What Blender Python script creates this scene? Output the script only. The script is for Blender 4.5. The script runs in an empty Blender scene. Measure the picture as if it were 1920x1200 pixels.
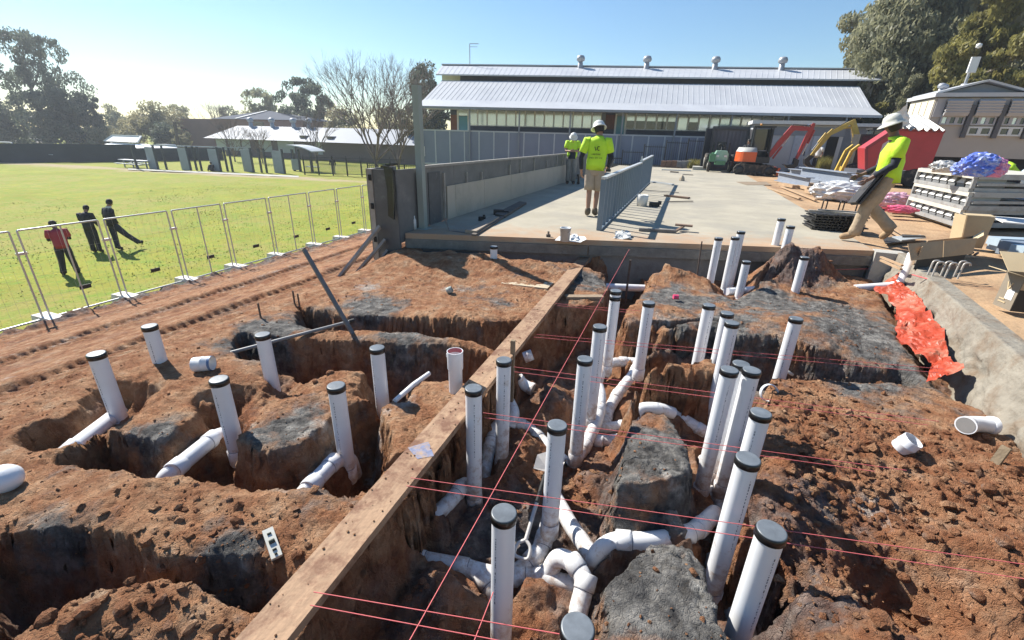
import bpy, bmesh, math, random
import numpy as np
from mathutils import Vector, Matrix
random.seed(7); rng = np.random.default_rng(7)
S = bpy.context.scene; COL = S.collection
# ------------------------------------------------------------------ camera
CAM_H, F, PITCH, YAW, ROLL = 1.5, 837.2, 0.387671, -0.345944, -0.0275712
def _axes():
    cy, sy = math.cos(YAW), math.sin(YAW)
    f = np.array([sy*math.cos(PITCH), cy*math.cos(PITCH), -math.sin(PITCH)])
    r = np.array([cy, -sy, 0.]); d = np.cross(f, r)
    return r*math.cos(ROLL)+d*math.sin(ROLL), -r*math.sin(ROLL)+d*math.cos(ROLL), f
CR, CD, CF = _axes()
cam_data = bpy.data.cameras.new('camera'); cam = bpy.data.objects.new('camera', cam_data); COL.objects.link(cam)
cam_data.sensor_width = 36; cam_data.lens = 36*F/1920; cam_data.clip_start = .05; cam_data.clip_end = 3000
m = Matrix.Identity(4)
for i in range(3):
    m[i][0], m[i][1], m[i][2] = CR[i], -CD[i], -CF[i]
m[2][3] = CAM_H
cam.matrix_world = m; S.camera = cam
# ------------------------------------------------------------------ light
SUN_EL, SUN_AZ = math.radians(42), math.radians(-69)      # azimuth clockwise from +Y
S.view_settings.view_transform = 'Standard'; S.view_settings.look = 'None'
S.view_settings.exposure = 0.92; S.view_settings.gamma = 1; S.view_settings.use_curve_mapping = False
W = bpy.data.worlds.new('World'); S.world = W; W.use_nodes = True
wn = W.node_tree; bg = wn.nodes['Background']
sk = wn.nodes.new('ShaderNodeTexSky'); sk.sky_type = 'NISHITA'; sk.sun_disc = False
sk.sun_elevation = SUN_EL; sk.sun_rotation = SUN_AZ % (2*math.pi); sk.altitude = 150; sk.air_density = 1.15; sk.dust_density = .15; sk.ozone_density = 3.0
hs = wn.nodes.new('ShaderNodeHueSaturation'); hs.inputs['Saturation'].default_value = 1.2; wn.links.new(sk.outputs[0], hs.inputs['Color']); wn.links.new(hs.outputs[0], bg.inputs[0]); bg.inputs[1].default_value = .076
sl = bpy.data.lights.new('sun', 'SUN'); sl.energy = 5.0; sl.angle = math.radians(.53); sl.color = (1, .955, .87)
so = bpy.data.objects.new('sun', sl); COL.objects.link(so)
sd = Vector((math.sin(SUN_AZ)*math.cos(SUN_EL), math.cos(SUN_AZ)*math.cos(SUN_EL), math.sin(SUN_EL)))
so.rotation_euler = sd.to_track_quat('Z', 'Y').to_euler(); so.location = sd*60
S.cycles.max_bounces = 6; S.cycles.diffuse_bounces = 3; S.cycles.transparent_max_bounces = 12
try: S.cycles.use_denoising = True
except Exception: pass
# ------------------------------------------------------------------ helpers: where things stand
def ray(px, py): return CR*((px-960)/F)+CD*((py-600)/F)+CF
def G(px, py, z=0.):                       # the point of height z seen at that place of the photograph
    d = ray(px, py); t = (z-CAM_H)/d[2]
    return Vector((d[0]*t, d[1]*t, z))
def PY(px, py, Y):                         # the point of the upright plane y = Y
    d = ray(px, py); t = Y/d[1]
    return Vector((d[0]*t, Y, CAM_H+d[2]*t))
def PV(px, py, P0, N):                     # the point of an upright plane through P0
    d = ray(px, py); t = ((P0[0])*N[0]+P0[1]*N[1])/(d[0]*N[0]+d[1]*N[1])
    return Vector((d[0]*t, d[1]*t, CAM_H+d[2]*t))
# ------------------------------------------------------------------ helpers: materials
MATS = {}
def mat(name, col, rough=.6, var=.12, scale=6., bump=0., bscale=40., metal=0., dirt=None, dscale=3., dthr=.55, trans=0., spec=.5, detail=6.):
    if name in MATS: return MATS[name]
    M = bpy.data.materials.new(name); M.use_nodes = True; t = M.node_tree; n = t.nodes; b = n['Principled BSDF']
    tc = n.new('ShaderNodeNewGeometry'); nz = n.new('ShaderNodeTexNoise'); nz.inputs['Scale'].default_value = scale; nz.inputs['Detail'].default_value = detail
    nz.inputs['Roughness'].default_value = .65
    t.links.new(tc.outputs['Position'], nz.inputs['Vector'])
    r = n.new('ShaderNodeValToRGB'); e = r.color_ramp.elements
    e[0].position = .3; e[1].position = .7
    e[0].color = [max(0, c*(1-var)) for c in col]+[1]; e[1].color = [min(1, c*(1+var)) for c in col]+[1]
    t.links.new(nz.outputs[0], r.inputs[0]); out = r.outputs[0]
    if dirt:
        n2 = n.new('ShaderNodeTexNoise'); n2.inputs['Scale'].default_value = dscale; n2.inputs['Detail'].default_value = 8; n2.inputs['Roughness'].default_value = .7
        t.links.new(tc.outputs['Position'], n2.inputs['Vector'])
        r2 = n.new('ShaderNodeValToRGB'); r2.color_ramp.elements[0].position = dthr; r2.color_ramp.elements[1].position = min(1, dthr+.16)
        t.links.new(n2.outputs[0], r2.inputs[0])
        mx = n.new('ShaderNodeMixRGB'); mx.inputs[2].default_value = list(dirt)+[1]
        t.links.new(r2.outputs[0], mx.inputs[0]); t.links.new(out, mx.inputs[1]); out = mx.outputs[0]
    t.links.new(out, b.inputs['Base Color'])
    b.inputs['Roughness'].default_value = rough; b.inputs['Metallic'].default_value = metal
    b.inputs['Specular IOR Level'].default_value = spec
    if trans: b.inputs['Transmission Weight'].default_value = trans
    if bump:
        n3 = n.new('ShaderNodeTexNoise'); n3.inputs['Scale'].default_value = bscale; n3.inputs['Detail'].default_value = 6
        t.links.new(tc.outputs['Position'], n3.inputs['Vector'])
        bp = n.new('ShaderNodeBump'); bp.inputs['Strength'].default_value = min(1, bump); bp.inputs['Distance'].default_value = .02
        t.links.new(n3.outputs[0], bp.inputs['Height']); t.links.new(bp.outputs[0], b.inputs['Normal'])
    MATS[name] = M; return M
# ------------------------------------------------------------------ helpers: shapes
class MB:
    def __init__(s): s.v = []; s.f = []; s.sm = []
    def add(s, V, Fc, smooth=False):
        o = len(s.v); s.v += [tuple(p) for p in V]; s.f += [tuple(i+o for i in f) for f in Fc]; s.sm += [smooth]*len(Fc); return s
    def box(s, c, d, R=None):              # centre, full size, rotation (angle about z or a matrix)
        hx, hy, hz = d[0]/2, d[1]/2, d[2]/2
        P = [Vector((x, y, z)) for x in (-hx, hx) for y in (-hy, hy) for z in (-hz, hz)]
        if R is not None:
            if not isinstance(R, Matrix): R = Matrix.Rotation(R, 3, 'Z')
            P = [R @ p for p in P]
        c = Vector(c)
        return s.add([p+c for p in P], [(0, 1, 3, 2), (4, 6, 7, 5), (0, 4, 5, 1), (2, 3, 7, 6), (0, 2, 6, 4), (1, 5, 7, 3)])
    def beam(s, a, b, w, h, up=(0, 0, 1)):  # box from a to b, section w (sideways) x h (up)
        a, b = Vector(a), Vector(b); x = (b-a); L = x.length; x.normalize(); u = Vector(up)
        y = u.cross(x)
        if y.length < 1e-4: y = Vector((0, 1, 0)).cross(x)
        y.normalize(); z = x.cross(y)
        R = Matrix((x, y, z)).transposed()
        return s.box((a+b)/2, (L, w, h), R)
    def tube(s, pts, r, n=12, cap=True, smooth=True):
        pts = [Vector(p) for p in pts]; k = len(pts)
        rr = r if isinstance(r, (list, tuple)) else [r]*k
        T = []
        for i in range(k):
            d = (pts[min(i+1, k-1)]-pts[max(i-1, 0)])
            T.append(d.normalized() if d.length > 1e-9 else Vector((0, 0, 1)))
        u = T[0].orthogonal().normalized(); V = []
        for i in range(k):
            u = (u-T[i]*u.dot(T[i])).normalized(); w = T[i].cross(u)
            for j in range(n):
                a = 2*math.pi*j/n; V.append(pts[i]+(u*math.cos(a)+w*math.sin(a))*rr[i])
        Fc = [(i*n+j, i*n+(j+1) % n, (i+1)*n+(j+1) % n, (i+1)*n+j) for i in range(k-1) for j in range(n)]
        s.add(V, Fc, smooth)
        if cap:
            s.add([V[j] for j in range(n)], [tuple(range(n))[::-1]]); s.add([V[(k-1)*n+j] for j in range(n)], [tuple(range(n))])
        return s
    def lathe(s, prof, c=(0, 0, 0), n=20, R=None, smooth=True):   # prof: (radius, height)
        c = Vector(c); V = []
        for r, z in prof:
            for j in range(n):
                a = 2*math.pi*j/n; p = Vector((r*math.cos(a), r*math.sin(a), z))
                if R is not None: p = R @ p
                V.append(p+c)
        k = len(prof)
        return s.add(V, [(i*n+j, i*n+(j+1) % n, (i+1)*n+(j+1) % n, (i+1)*n+j) for i in range(k-1) for j in range(n)], smooth)
    def poly(s, P): return s.add(P, [tuple(range(len(P)))])
    def prism(s, P, ext):                   # polygon P (3D) extruded by vector ext
        n = len(P); e = Vector(ext); P = [Vector(p) for p in P]; Q = [p+e for p in P]
        return s.add(P+Q, [tuple(range(n))[::-1], tuple(range(n, 2*n))]+[(i, (i+1) % n, n+(i+1) % n, n+i) for i in range(n)])
    def mesh(s, name, off=None):
        me = bpy.data.meshes.new(name)
        v = s.v if off is None else [(p[0]-off[0], p[1]-off[1], p[2]-off[2]) for p in s.v]
        me.from_pydata(v, [], s.f); me.polygons.foreach_set('use_smooth', s.sm); me.update(); return me
WL = {}
def put(o, parent=None):
    COL.objects.link(o)
    if parent is not None: o.parent = parent
    return o
def tag(o, label=None, cat=None, group=None, kind=None):
    if label: o['label'] = label
    if cat: o['category'] = cat
    if group: o['group'] = group
    if kind: o['kind'] = kind
    return o
def thing(name, label, cat, loc=(0, 0, 0), group=None, rot=0.):
    o = bpy.data.objects.new(name, None); o.empty_display_size = .1; put(o)
    o.location = loc; o.rotation_euler = (0, 0, rot); WL[o.name] = Vector(loc)
    return tag(o, label, cat, group)
def part(name, mb, material, parent=None, label=None, kind=None, local=False):   # mb in world coordinates unless local
    off = Vector((0, 0, 0))
    if parent is not None and not local: off = WL[parent.name]
    o = bpy.data.objects.new(name, mb.mesh(name, off) if isinstance(mb, MB) else mb); put(o, parent)
    if material is not None:
        for mm in (material if isinstance(material, (list, tuple)) else [material]): o.data.materials.append(mm)
    WL[o.name] = off if parent is not None else Vector((0, 0, 0))
    return tag(o, label, kind=kind)
def single(name, mb, material, label, cat, group=None):   # a thing that is one mesh, origin at its lowest middle
    a = np.array(mb.v); c = Vector((a[:, 0].mean(), a[:, 1].mean(), a[:, 2].min()))
    o = bpy.data.objects.new(name, mb.mesh(name, c)); o.location = c; put(o); o.data.materials.append(material)
    WL[o.name] = c
    return tag(o, label, cat, group)
def struct(name, mb, material, parent=None):
    o = part(name, mb, material, parent); o['kind'] = 'structure'; return o
def copy_tree(o, loc=None, rot=None, parent=None, label=None):
    c = o.copy(); put(c, parent)
    if parent is None:
        if loc is not None: c.location = loc
        if rot is not None: c.rotation_euler = (0, 0, rot)
        if label: c['label'] = label
        WL[c.name] = Vector(c.location)
    for ch in list(o.children): copy_tree(ch, parent=c)
    return c
def clear_origin(mb): return mb
def fillet(P, r=.09, n=5):                 # rounds the corners of a polyline
    P = [Vector(p) for p in P]; out = [P[0]]
    for i in range(1, len(P)-1):
        a, b, c = P[i-1], P[i], P[i+1]
        d1 = min(r, (a-b).length*.45); d2 = min(r, (c-b).length*.45)
        p, q = b+(a-b).normalized()*d1, b+(c-b).normalized()*d2
        for k in range(n+1):
            t = k/n; out.append(p*(1-t)**2+b*2*t*(1-t)+q*t*t)
    return out+[P[-1]]
# ------------------------------------------------------------------ helpers: noise on arrays
_tab = rng.random((8, 256, 256)).astype(np.float32)
def vn(x, y, s=0):
    xi = np.floor(x).astype(int); yi = np.floor(y).astype(int); fx = x-xi; fy = y-yi
    fx = fx*fx*(3-2*fx); fy = fy*fy*(3-2*fy); T = _tab[s % 8]; a = xi & 255; b = (xi+1) & 255; c = yi & 255; d = (yi+1) & 255
    return (T[a, c]*(1-fx)+T[b, c]*fx)*(1-fy)+(T[a, d]*(1-fx)+T[b, d]*fx)*fy-.5
def fbm(x, y, sc, o=4, s=0, g=.5):
    r = 0; a = 1; t = 0
    for i in range(o):
        r = r+a*vn(x*sc+17.3*i+s*5.1, y*sc-9.7*i+s*3.3, s+i); t += a; a *= g; sc *= 2.03
    return r/t*2
def cells(x, y, sc, s=0):                  # broken lumps: (height of the nearest lump, how near its edge is)
    x = x*sc; y = y*sc; xi = np.floor(x).astype(int); yi = np.floor(y).astype(int); T = _tab[s % 8]; U = _tab[(s+3) % 8]; Q = _tab[(s+5) % 8]
    d1 = np.full(x.shape, 9.); d2 = np.full(x.shape, 9.); h = np.zeros(x.shape)
    for i in (-1, 0, 1):
        for j in (-1, 0, 1):
            a = (xi+i) & 255; b = (yi+j) & 255; d = (x-(xi+i)-T[a, b])**2+(y-(yi+j)-U[a, b])**2; n = d < d1
            d2 = np.where(n, d1, np.minimum(d2, d)); h = np.where(n, Q[a, b], h); d1 = np.where(n, d, d1)
    return h, np.sqrt(d2)-np.sqrt(d1)
def sdf(X, Y, P):                          # signed distance to a polygon, positive inside
    d = np.full(X.shape, 1e9); ins = np.zeros(X.shape, bool); n = len(P)
    for i in range(n):
        ax, ay = P[i][:2]; bx, by = P[(i+1) % n][:2]; ex, ey = bx-ax, by-ay
        t = np.clip(((X-ax)*ex+(Y-ay)*ey)/(ex*ex+ey*ey+1e-12), 0, 1)
        d = np.minimum(d, (X-ax-t*ex)**2+(Y-ay-t*ey)**2)
        c = ((ay > Y) != (by > Y)) & (X < (bx-ax)*(Y-ay)/(by-ay+1e-12)+ax); ins ^= c
    return np.where(ins, 1, -1)*np.sqrt(d)
def smooth(a, b, t):
    t = np.clip((t-a)/(b-a), 0, 1); return t*t*(3-2*t)
def grid_mesh(name, X, Y, Z, keep=None):
    h, w = X.shape; me = bpy.data.meshes.new(name)
    co = np.stack([X, Y, Z], -1).reshape(-1, 3).astype(np.float32)
    i = np.arange((h-1)*w).reshape(h-1, w)[:, :-1]; q = np.stack([i, i+1, i+w+1, i+w], -1).reshape(-1, 4)
    if keep is not None: q = q[keep[:-1, :-1].reshape(-1)]
    me.vertices.add(len(co)); me.vertices.foreach_set('co', co.ravel())
    me.loops.add(q.size); me.loops.foreach_set('vertex_index', q.ravel().astype(np.int32))
    me.polygons.add(len(q)); me.polygons.foreach_set('loop_start', np.arange(0, q.size, 4, dtype=np.int32))
    me.polygons.foreach_set('loop_total', np.full(len(q), 4, np.int32)); me.polygons.foreach_set('use_smooth', np.ones(len(q), bool))
    me.update(calc_edges=True); return me
def raw_mesh(name, V, Q, smooth_=False):    # V (n,3) array, Q (m,k) array of indices
    me = bpy.data.meshes.new(name); k = Q.shape[1]
    me.vertices.add(len(V)); me.vertices.foreach_set('co', np.asarray(V, np.float32).ravel())
    me.loops.add(Q.size); me.loops.foreach_set('vertex_index', Q.ravel().astype(np.int32))
    me.polygons.add(len(Q)); me.polygons.foreach_set('loop_start', np.arange(0, Q.size, k, dtype=np.int32))
    me.polygons.foreach_set('loop_total', np.full(len(Q), k, np.int32)); me.polygons.foreach_set('use_smooth', np.full(len(Q), smooth_, bool))
    me.update(calc_edges=True); return me
# ================================================================== DRAIN LINES (the trenches are dug to them)
DRAINS = []
def drain(*a, **k): DRAINS.append((a, k))
drain('drain stub emerging from the mound at the far left of the near trench', [(225, 772, -.62), (135, 842, -.54), (116, 858, -.56), (108, 874, -.72)], [(1, -.0)], m='pvc')
drain('shiny drain elbow in the middle of the near trench', [(432, 850, -.95), (428, 812, -.66), (404, 818, -.58), (328, 880, -.54), (308, 898, -.58), (308, 918, -.72)], [(2, .12), (2, .95)], m='pvc')
drain('drain stub at the right end of the near trench', [(665, 890, -.9), (655, 858, -.68), (630, 862, -.62), (580, 914, -.60), (564, 932, -.64), (560, 950, -.78)], [(2, .15), (2, .9)], m='pvc')
drain('curved drain from the plank side pipe doubling back to the central junction', [(893, 940, -1.03), (874, 900, -.90), (846, 938, -.9), (815, 968, -.93), (750, 1012, -.95), (741, 1030, -1.), (775, 1047, -1.02), (870, 1064, -1.02), (925, 1080, -1.02), (1000, 1082, -1.02), (1078, 1098, -1.02)], [(1, .5), (3, .0), (3, .8), (6, .1), (6, .95), (8, .6)], fr=.11)
drain('short branch of the central junction going into the ground', [(872, 1062, -1.02), (902, 1082, -1.03), (922, 1108, -1.06), (940, 1140, -1.16)], [(1, .2)])
drain('bend joining the foot of the shovel side pipe to the junction', [(1027, 985, -.92), (1015, 1030, -.98), (985, 1062, -1.02), (960, 1080, -1.04)], [(0, .6), (1, .5)])
drain('arched drain coming up from the junction toward the camera', [(1002, 1083, -1.02), (1030, 1072, -1.0), (1046, 1042, -.88), (1075, 1055, -.86), (1099, 1088, -.88), (1083, 1150, -.98), (1078, 1190, -1.05)], [(3, .1), (4, .05)], fr=.10)
drain('open ended loose pipe lying across the central pit', [(1040, 930, -.95), (1070, 985, -.95), (1110, 1042, -.93)], [], open_end=True, fr=.05)
drain('drain elbow disappearing between the two dark earth blocks', [(1108, 1075, -1.05), (1115, 1040, -.86), (1150, 1012, -.72), (1215, 1017, -.70), (1300, 1000, -.74), (1330, 972, -.80), (1340, 962, -.9)], [(2, .3), (3, .8), (4, .4)])
drain('drain leading right from the pipe by the timber peg', [(905, 900, -1.1), (915, 850, -1.0), (930, 795, -.9), (955, 790, -.93), (995, 802, -.98), (1020, 832, -1.), (1060, 868, -1.05)], [(1, .3), (3, .5), (4, .5)])
drain('small white elbow showing beside the timber peg', [(955, 800, -.95), (966, 775, -.86), (953, 750, -.85)], [])
drain('bend around the foot of the third pipe in the central line', [(1065, 870, -1.06), (1085, 858, -1.0), (1120, 790, -.9), (1127, 745, -.82), (1122, 725, -.8)], [(1, .3), (2, .5)])
drain('lower cross drain behind the dark earth block', [(1085, 822, -1.), (1125, 828, -1.0), (1165, 826, -1.), (1182, 800, -.88), (1196, 765, -.76), (1235, 765, -.74), (1262, 775, -.8)], [(0, .9), (1, .6)])
drain('upper cross drain of the central pit', [(1080, 808, -1.04), (1110, 806, -1.02), (1175, 798, -1.0), (1200, 790, -1.02)], [(0, .8), (1, .9)])
drain('long sloping drain below the pipe with the bent foot', [(1201, 672, -.80), (1189, 700, -.85), (1160, 735, -.93), (1140, 770, -1.), (1132, 806, -1.02)], [(0, .8), (2, .2), (3, .4)], fr=.1)
drain('white drain running along the cross trench', [(1120, 720, -.98), (1130, 690, -.88), (1150, 678, -.86), (1240, 680, -.87), (1325, 674, -.86)], [(2, .2), (3, .85)], m='pvc')
drain('straight white pipe bridging the trench near the slab', [(1120, 537, -.62), (1222, 541, -.62)], [], m='pvc')
drain('drain elbow running left from the paired tall pipes', [(1330, 745, -1.0), (1326, 775, -1.06), (1295, 768, -1.03), (1235, 790, -1.06)], [(1, .3)])
drain('drain joining the cluster of three at a low angle', [(1250, 768, -.86), (1305, 800, -.93), (1335, 820, -.99), (1350, 850, -1.05)], [(1, .3)])
drain('muddy drain going down from the foot of the cluster of three', [(1321, 860, -1.02), (1327, 890, -1.04), (1352, 940, -1.05), (1368, 985, -1.06)], [(0, .7), (1, .9)])
drain('muddy white fitting below the long leaning pipe', [(1344, 1045, -.96), (1340, 1070, -1.0), (1362, 1120, -1.03), (1390, 1185, -1.08)], [(0, .5), (1, .5)], m='smear')
drain('elbow at the foot of the nearest right hand pipe', [(1393, 1165, -.97), (1402, 1195, -1.05), (1430, 1170, -1.05)], [])
drain('side branch of the short pipe near the slab', [(1362, 547, -.52), (1390, 545, -.54), (1420, 543, -.5), (1470, 545, -.62)], [(1, -.2)], m='pvc')
drain('low branch between the pipes against the slab', [(1335, 520, -.8), (1345, 494, -.62), (1366, 490, -.6), (1385, 490, -.62)], [(1, .3)], m='pvc')
# ================================================================== THE GROUND
ZS = -.42                                   # level of the dug-over soil, the slab top is 0
def poly(P, z=ZS): return [G(a, b, z) for a, b in P]
PIT = poly([(1040, 582), (1090, 574), (1130, 568), (1140, 540), (1128, 505), (1150, 492), (1205, 490), (1214, 530), (1185, 560), (1170, 595), (1200, 622), (1219, 624), (1308, 619), (1340, 614), (1390, 632), (1462, 642),
    (1540, 660), (1620, 680), (1700, 692), (1740, 712), (1690, 712), (1600, 706), (1500, 700), (1445, 705), (1425, 760), (1420, 850), (1408, 930), (1400, 985), (1440, 1000), (1470, 1060), (1478, 1120), (1500, 1170), (1470, 1300),
    (1440, 1500), (480, 1500), (480, 1260), (560, 1200), (615, 1098), (692, 1000), (772, 905), (850, 805), (932, 703)])
ISL = [poly(p) for p in (
    [(1185, 775), (1212, 758), (1245, 760), (1275, 785), (1292, 803), (1312, 835), (1325, 880), (1328, 930), (1308, 962), (1240, 948), (1146, 952), (1155, 900), (1166, 860), (1180, 800)],
    [(1117, 1112), (1128, 1080), (1152, 1040), (1200, 1012), (1260, 1010), (1312, 1022), (1340, 1060), (1348, 1100), (1375, 1150), (1415, 1215), (1400, 1500), (1090, 1500), (1112, 1200)],
    [(1186, 770), (1184, 735), (1203, 700), (1232, 681), (1290, 678), (1335, 674), (1352, 690), (1322, 700), (1260, 702), (1215, 712), (1200, 740)])]
TR = [(poly(p), fz, w) for p, fz, w in (
    ([(555, 570), (640, 590), (740, 598), (830, 606), (900, 614), (985, 603), (1045, 588), (1010, 640), (950, 662), (880, 645), (780, 628), (690, 621), (600, 612), (562, 600)], -1.0, .10),
    ([(425, 650), (455, 618), (515, 630), (585, 637), (646, 643), (712, 650), (800, 657), (870, 664), (930, 672), (900, 706), (850, 706), (800, 708), (760, 728), (750, 748), (715, 752), (668, 740), (690, 700), (640, 690), (602, 700), (578, 704), (545, 682), (480, 672), (440, 668)], -1.0, .10),
    ([(508, 740), (500, 700), (520, 676), (552, 690), (560, 715), (545, 738)], -.58, .14),
    ([(165, 790), (172, 745), (200, 718), (280, 716), (294, 728), (262, 750), (240, 772), (205, 790)], -.62, .08),
    ([(395, 790), (390, 740), (420, 715), (480, 720), (500, 745), (470, 775), (440, 805)], -.56, .10),
    ([(110, 862), (140, 825), (180, 795), (190, 805), (240, 820), (300, 834), (340, 827), (380, 800), (430, 790), (445, 812), (425, 840), (500, 857), (560, 854), (600, 844), (640, 800), (655, 760), (700, 752), (722, 790), (735, 830), (700, 880), (650, 918),
      (630, 927), (560, 932), (480, 925), (420, 915), (350, 907), (300, 905), (250, 895), (170, 880)], -1.02, .08),
    ([(-60, 1000), (0, 1020), (60, 1022), (120, 1012), (200, 1030), (240, 1050), (340, 1072), (450, 1070), (500, 1060), (545, 1075), (550, 1110), (500, 1130), (440, 1115), (330, 1085), (260, 1090), (160, 1110), (60, 1180), (-60, 1260)], -.98, .09),
    ([(800, 478), (960, 487), (1110, 497), (1330, 490), (1400, 500), (1400, 515), (1330, 522), (1200, 514), (1125, 512), (950, 500), (790, 492)], -.62, .10),
    ([(1325, 500), (1360, 498), (1410, 520), (1425, 545), (1380, 556), (1345, 545)], -.62, .18),
    ([(1560, 510), (1640, 520), (1662, 560), (1700, 640), (1745, 700), (1800, 740), (1850, 760), (1885, 745), (1800, 600), (1690, 505), (1640, 470), (1570, 480)], -.60, .16))]
MOUND = [(Vector((1.62, 7.60, 0)), .30, .50), (Vector((2.05, 7.72, 0)), .28, .40), (Vector((1.25, 7.1, 0)), .35, .14), (Vector((2.45, 7.3, 0)), .4, .1), (G(690, 505, -.4), .7, .08), (G(860, 545), .7, .07), (G(830, 495, -.3), .5, .12), (G(960, 500, -.3), .5, .10), (G(1050, 505, -.3), .4, .06), (G(1250, 505, -.3), .4, .08), (G(1540, 545), .5, .1), (G(150, 930), .6, .07), (G(480, 960), .5, .07),
    (G(300, 780), .35, .08), (G(530, 800), .3, .08), (G(1600, 880), .6, .1), (G(1750, 950), .28, -.30), (G(1850, 975), .30, -.26), (G(1545, 905), .2, -.2), (G(1640, 830), .22, -.16), (G(1545, 1000), .22, -.2), (G(1790, 840), .25, -.15), (G(1650, 1100), .4, .08), (G(1500, 850), .3, -.09), (G(1880, 920), .3, .12), (G(250, 1150), .4, -.12),
    (G(1500, 570), .5, .06), (G(1420, 610), .35, .05), (G(1250, 590), .4, .05), (G(700, 720), .3, .05), (G(350, 1170), .5, -.05)]
def bank(X, Y):                             # the filled ground falls from the site to the playing field
    t = np.clip((-4.35-X)/7.6, 0, 1.3)
    z = ZS-.03-1.9*np.clip(t, 0, 1)**.93-.22*smooth(.985, 1.03, t+.012*fbm(X, Y, 1.3, 3, 5))
    return z
def tracks(X, Y):                           # lug marks of the tyres, wheel paths along the bank
    z = np.zeros_like(X); on = np.zeros_like(X)
    wx = X+.16*fbm(X*.2, Y*.35, .7, 2, 3)+.02*Y
    for c, hw, ph, st in ((-5.35, .42, 0., 1.), (-7.9, .46, .4, .9), (-10.3, .4, .6, .2)):
        u = (wx-c)/hw; inside = smooth(1.08, .95, np.abs(u)); sgn = np.where(u > 0, 1, -1)
        amp = np.clip(.7+1.3*fbm(X, Y*.6, .5, 2, int(ph*10)), .05, 1.2)*st
        rib = np.sin((Y+u*.16*sgn+.08*(sgn > 0)+.05*fbm(X, Y, 2.5, 3, 2)+ph)*2*math.pi/.125)+1.1*fbm(X, Y, 6, 2, 3)
        z += inside*(-.05*min(1, st+.1)+amp*.020*np.clip(rib*1.8, -1, 1)); on = np.maximum(on, inside)
        z += .05*st*np.exp(-((np.abs(u)-1.25)/.22)**2)*(1+.6*fbm(X, Y*.5, 3., 3, 4))
    z += .012*fbm(wx*2.2, Y*.22, 2., 3, 1)+.012*fbm(X, Y, 1.6, 4, 3)
    return z, on
def soil_z(X, Y):
    wxn, wyn = X+.085*fbm(X, Y, 2.4, 3, 1)+.035*fbm(X, Y, 8, 3, 2), Y+.085*fbm(X, Y, 2.4, 3, 3)+.035*fbm(X, Y, 8, 3, 4)
    z = ZS+.06*fbm(X, Y, .9, 3, 0)+0*X
    for c, r, h in MOUND: z = z+h*np.exp(-(((X-c[0])**2+(Y-c[1])**2)/r**2))*(1+.25*fbm(X, Y, 5, 3, 2))
    z = z+.16*smooth(1.1, .25, 6.29+.306*(X+4.18)-Y)*smooth(.9, .2, X)*(1+.5*fbm(X, Y, 3, 3, 2))
    b = bank(X, Y); tz, on = tracks(X, Y)
    k = smooth(-4.2, -4.75, X+.18*fbm(X, Y, 1.5, 2, 6)); z = z*(1-k)+(b+tz)*k
    cut = np.zeros_like(X); k_b = k
    def carve(z, d, fz, w):
        d = d+.006*fbm(X, Y, 20, 2, 5)
        k = smooth(-.05, w, d); kk = np.clip((d+.03)/(w+.03), 0, 1)
        fl = fz+.10*fbm(X, Y, 2.6, 3, 7)+.05*fbm(X, Y, 7, 2, 1)
        zz = z-.035*smooth(-.12, 0, d); lo = np.minimum(zz, fl)
        return zz*(1-kk**.8)+lo*kk**.8, k
    dp = sdf(wxn, wyn, PIT)
    for I in ISL: dp = np.minimum(dp, -sdf(wxn, wyn, I))
    fl = -1.0
    z, k = carve(z, dp, fl, .10); cut = np.maximum(cut, k)
    for P, fz, w in TR:
        z, k = carve(z, sdf(wxn, wyn, P), fz, w); cut = np.maximum(cut, k)
    for a_, k_ in DRAINS:                   # dig down to the drains wherever they lie in the open
        P = [G(*p) for p in a_[1]]
        for p, q in zip(P[:-1], P[1:]):
            bx = (X > min(p.x, q.x)-.3) & (X < max(p.x, q.x)+.3) & (Y > min(p.y, q.y)-.3) & (Y < max(p.y, q.y)+.3)
            if not bx.any(): continue
            x, y = X[bx], Y[bx]; ex, ey = q.x-p.x, q.y-p.y; tt = np.clip(((x-p.x)*ex+(y-p.y)*ey)/(ex*ex+ey*ey+1e-9), 0, 1)
            dd = np.hypot(x-p.x-tt*ex, y-p.y-tt*ey); lim = p.z+(q.z-p.z)*tt-.025+np.maximum(0, dd-.065)*2.6+.03*fbm(x, y, 9, 2, 3)
            zz = z[bx]; w = smooth(.5, .2, zz-lim)*smooth(.16, .09, dd); z[bx] = zz*(1-w)+np.minimum(zz, lim)*w
    # heaped loose earth lying inside the pit
    for px, py, zz, r, h in ((800, 1110, -.9, .24, .2), (1030, 770, -.95, .35, .24), (1130, 900, -.95, .26, .14), (1010, 1140, -.95, .22, .1), (990, 850, -1., .2, .1)):
        c = G(px, py, zz); z = z+h*np.exp(-(((X-c[0])**2+(Y-c[1])**2)/r**2)*1.3)*(1+.5*fbm(X, Y, 6, 3, 3))*cut
    rub = smooth(.15, .9, X-.35*Y*0+.4*fbm(X, Y, 1.2, 2, 2))*smooth(4.2, 3.2, Y)          # loose crumbly spoil on the right
    rub = np.maximum(rub, smooth(.95, .55, Y+.25*X+1.0)*smooth(-.6, -1.2, X)*1.)
    rub = np.maximum(rub, .9*np.exp(-((X-1.75)**2+(Y-7.6)**2)/.35))
    n1 = fbm(X, Y, 5.5, 4, 2, .6); n2 = np.abs(fbm(X, Y, 13, 3, 4, .6)); n3 = fbm(X, Y, 34, 2, 6)
    ch, ce = cells(X+.02*n3, Y+.02*n1, 15, 1); c2, e2 = cells(X, Y+.01*n1, 34, 4)
    lump = (ch-.5)*np.clip(ce*3.2, 0, 1); lum2 = (c2-.5)*np.clip(e2*3, 0, 1); crk = np.exp(-(ce/.13)**2)
    mass = np.clip(.55+1.3*fbm(X, Y, 1.7, 3, 6), .15, 1.3)
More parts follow.
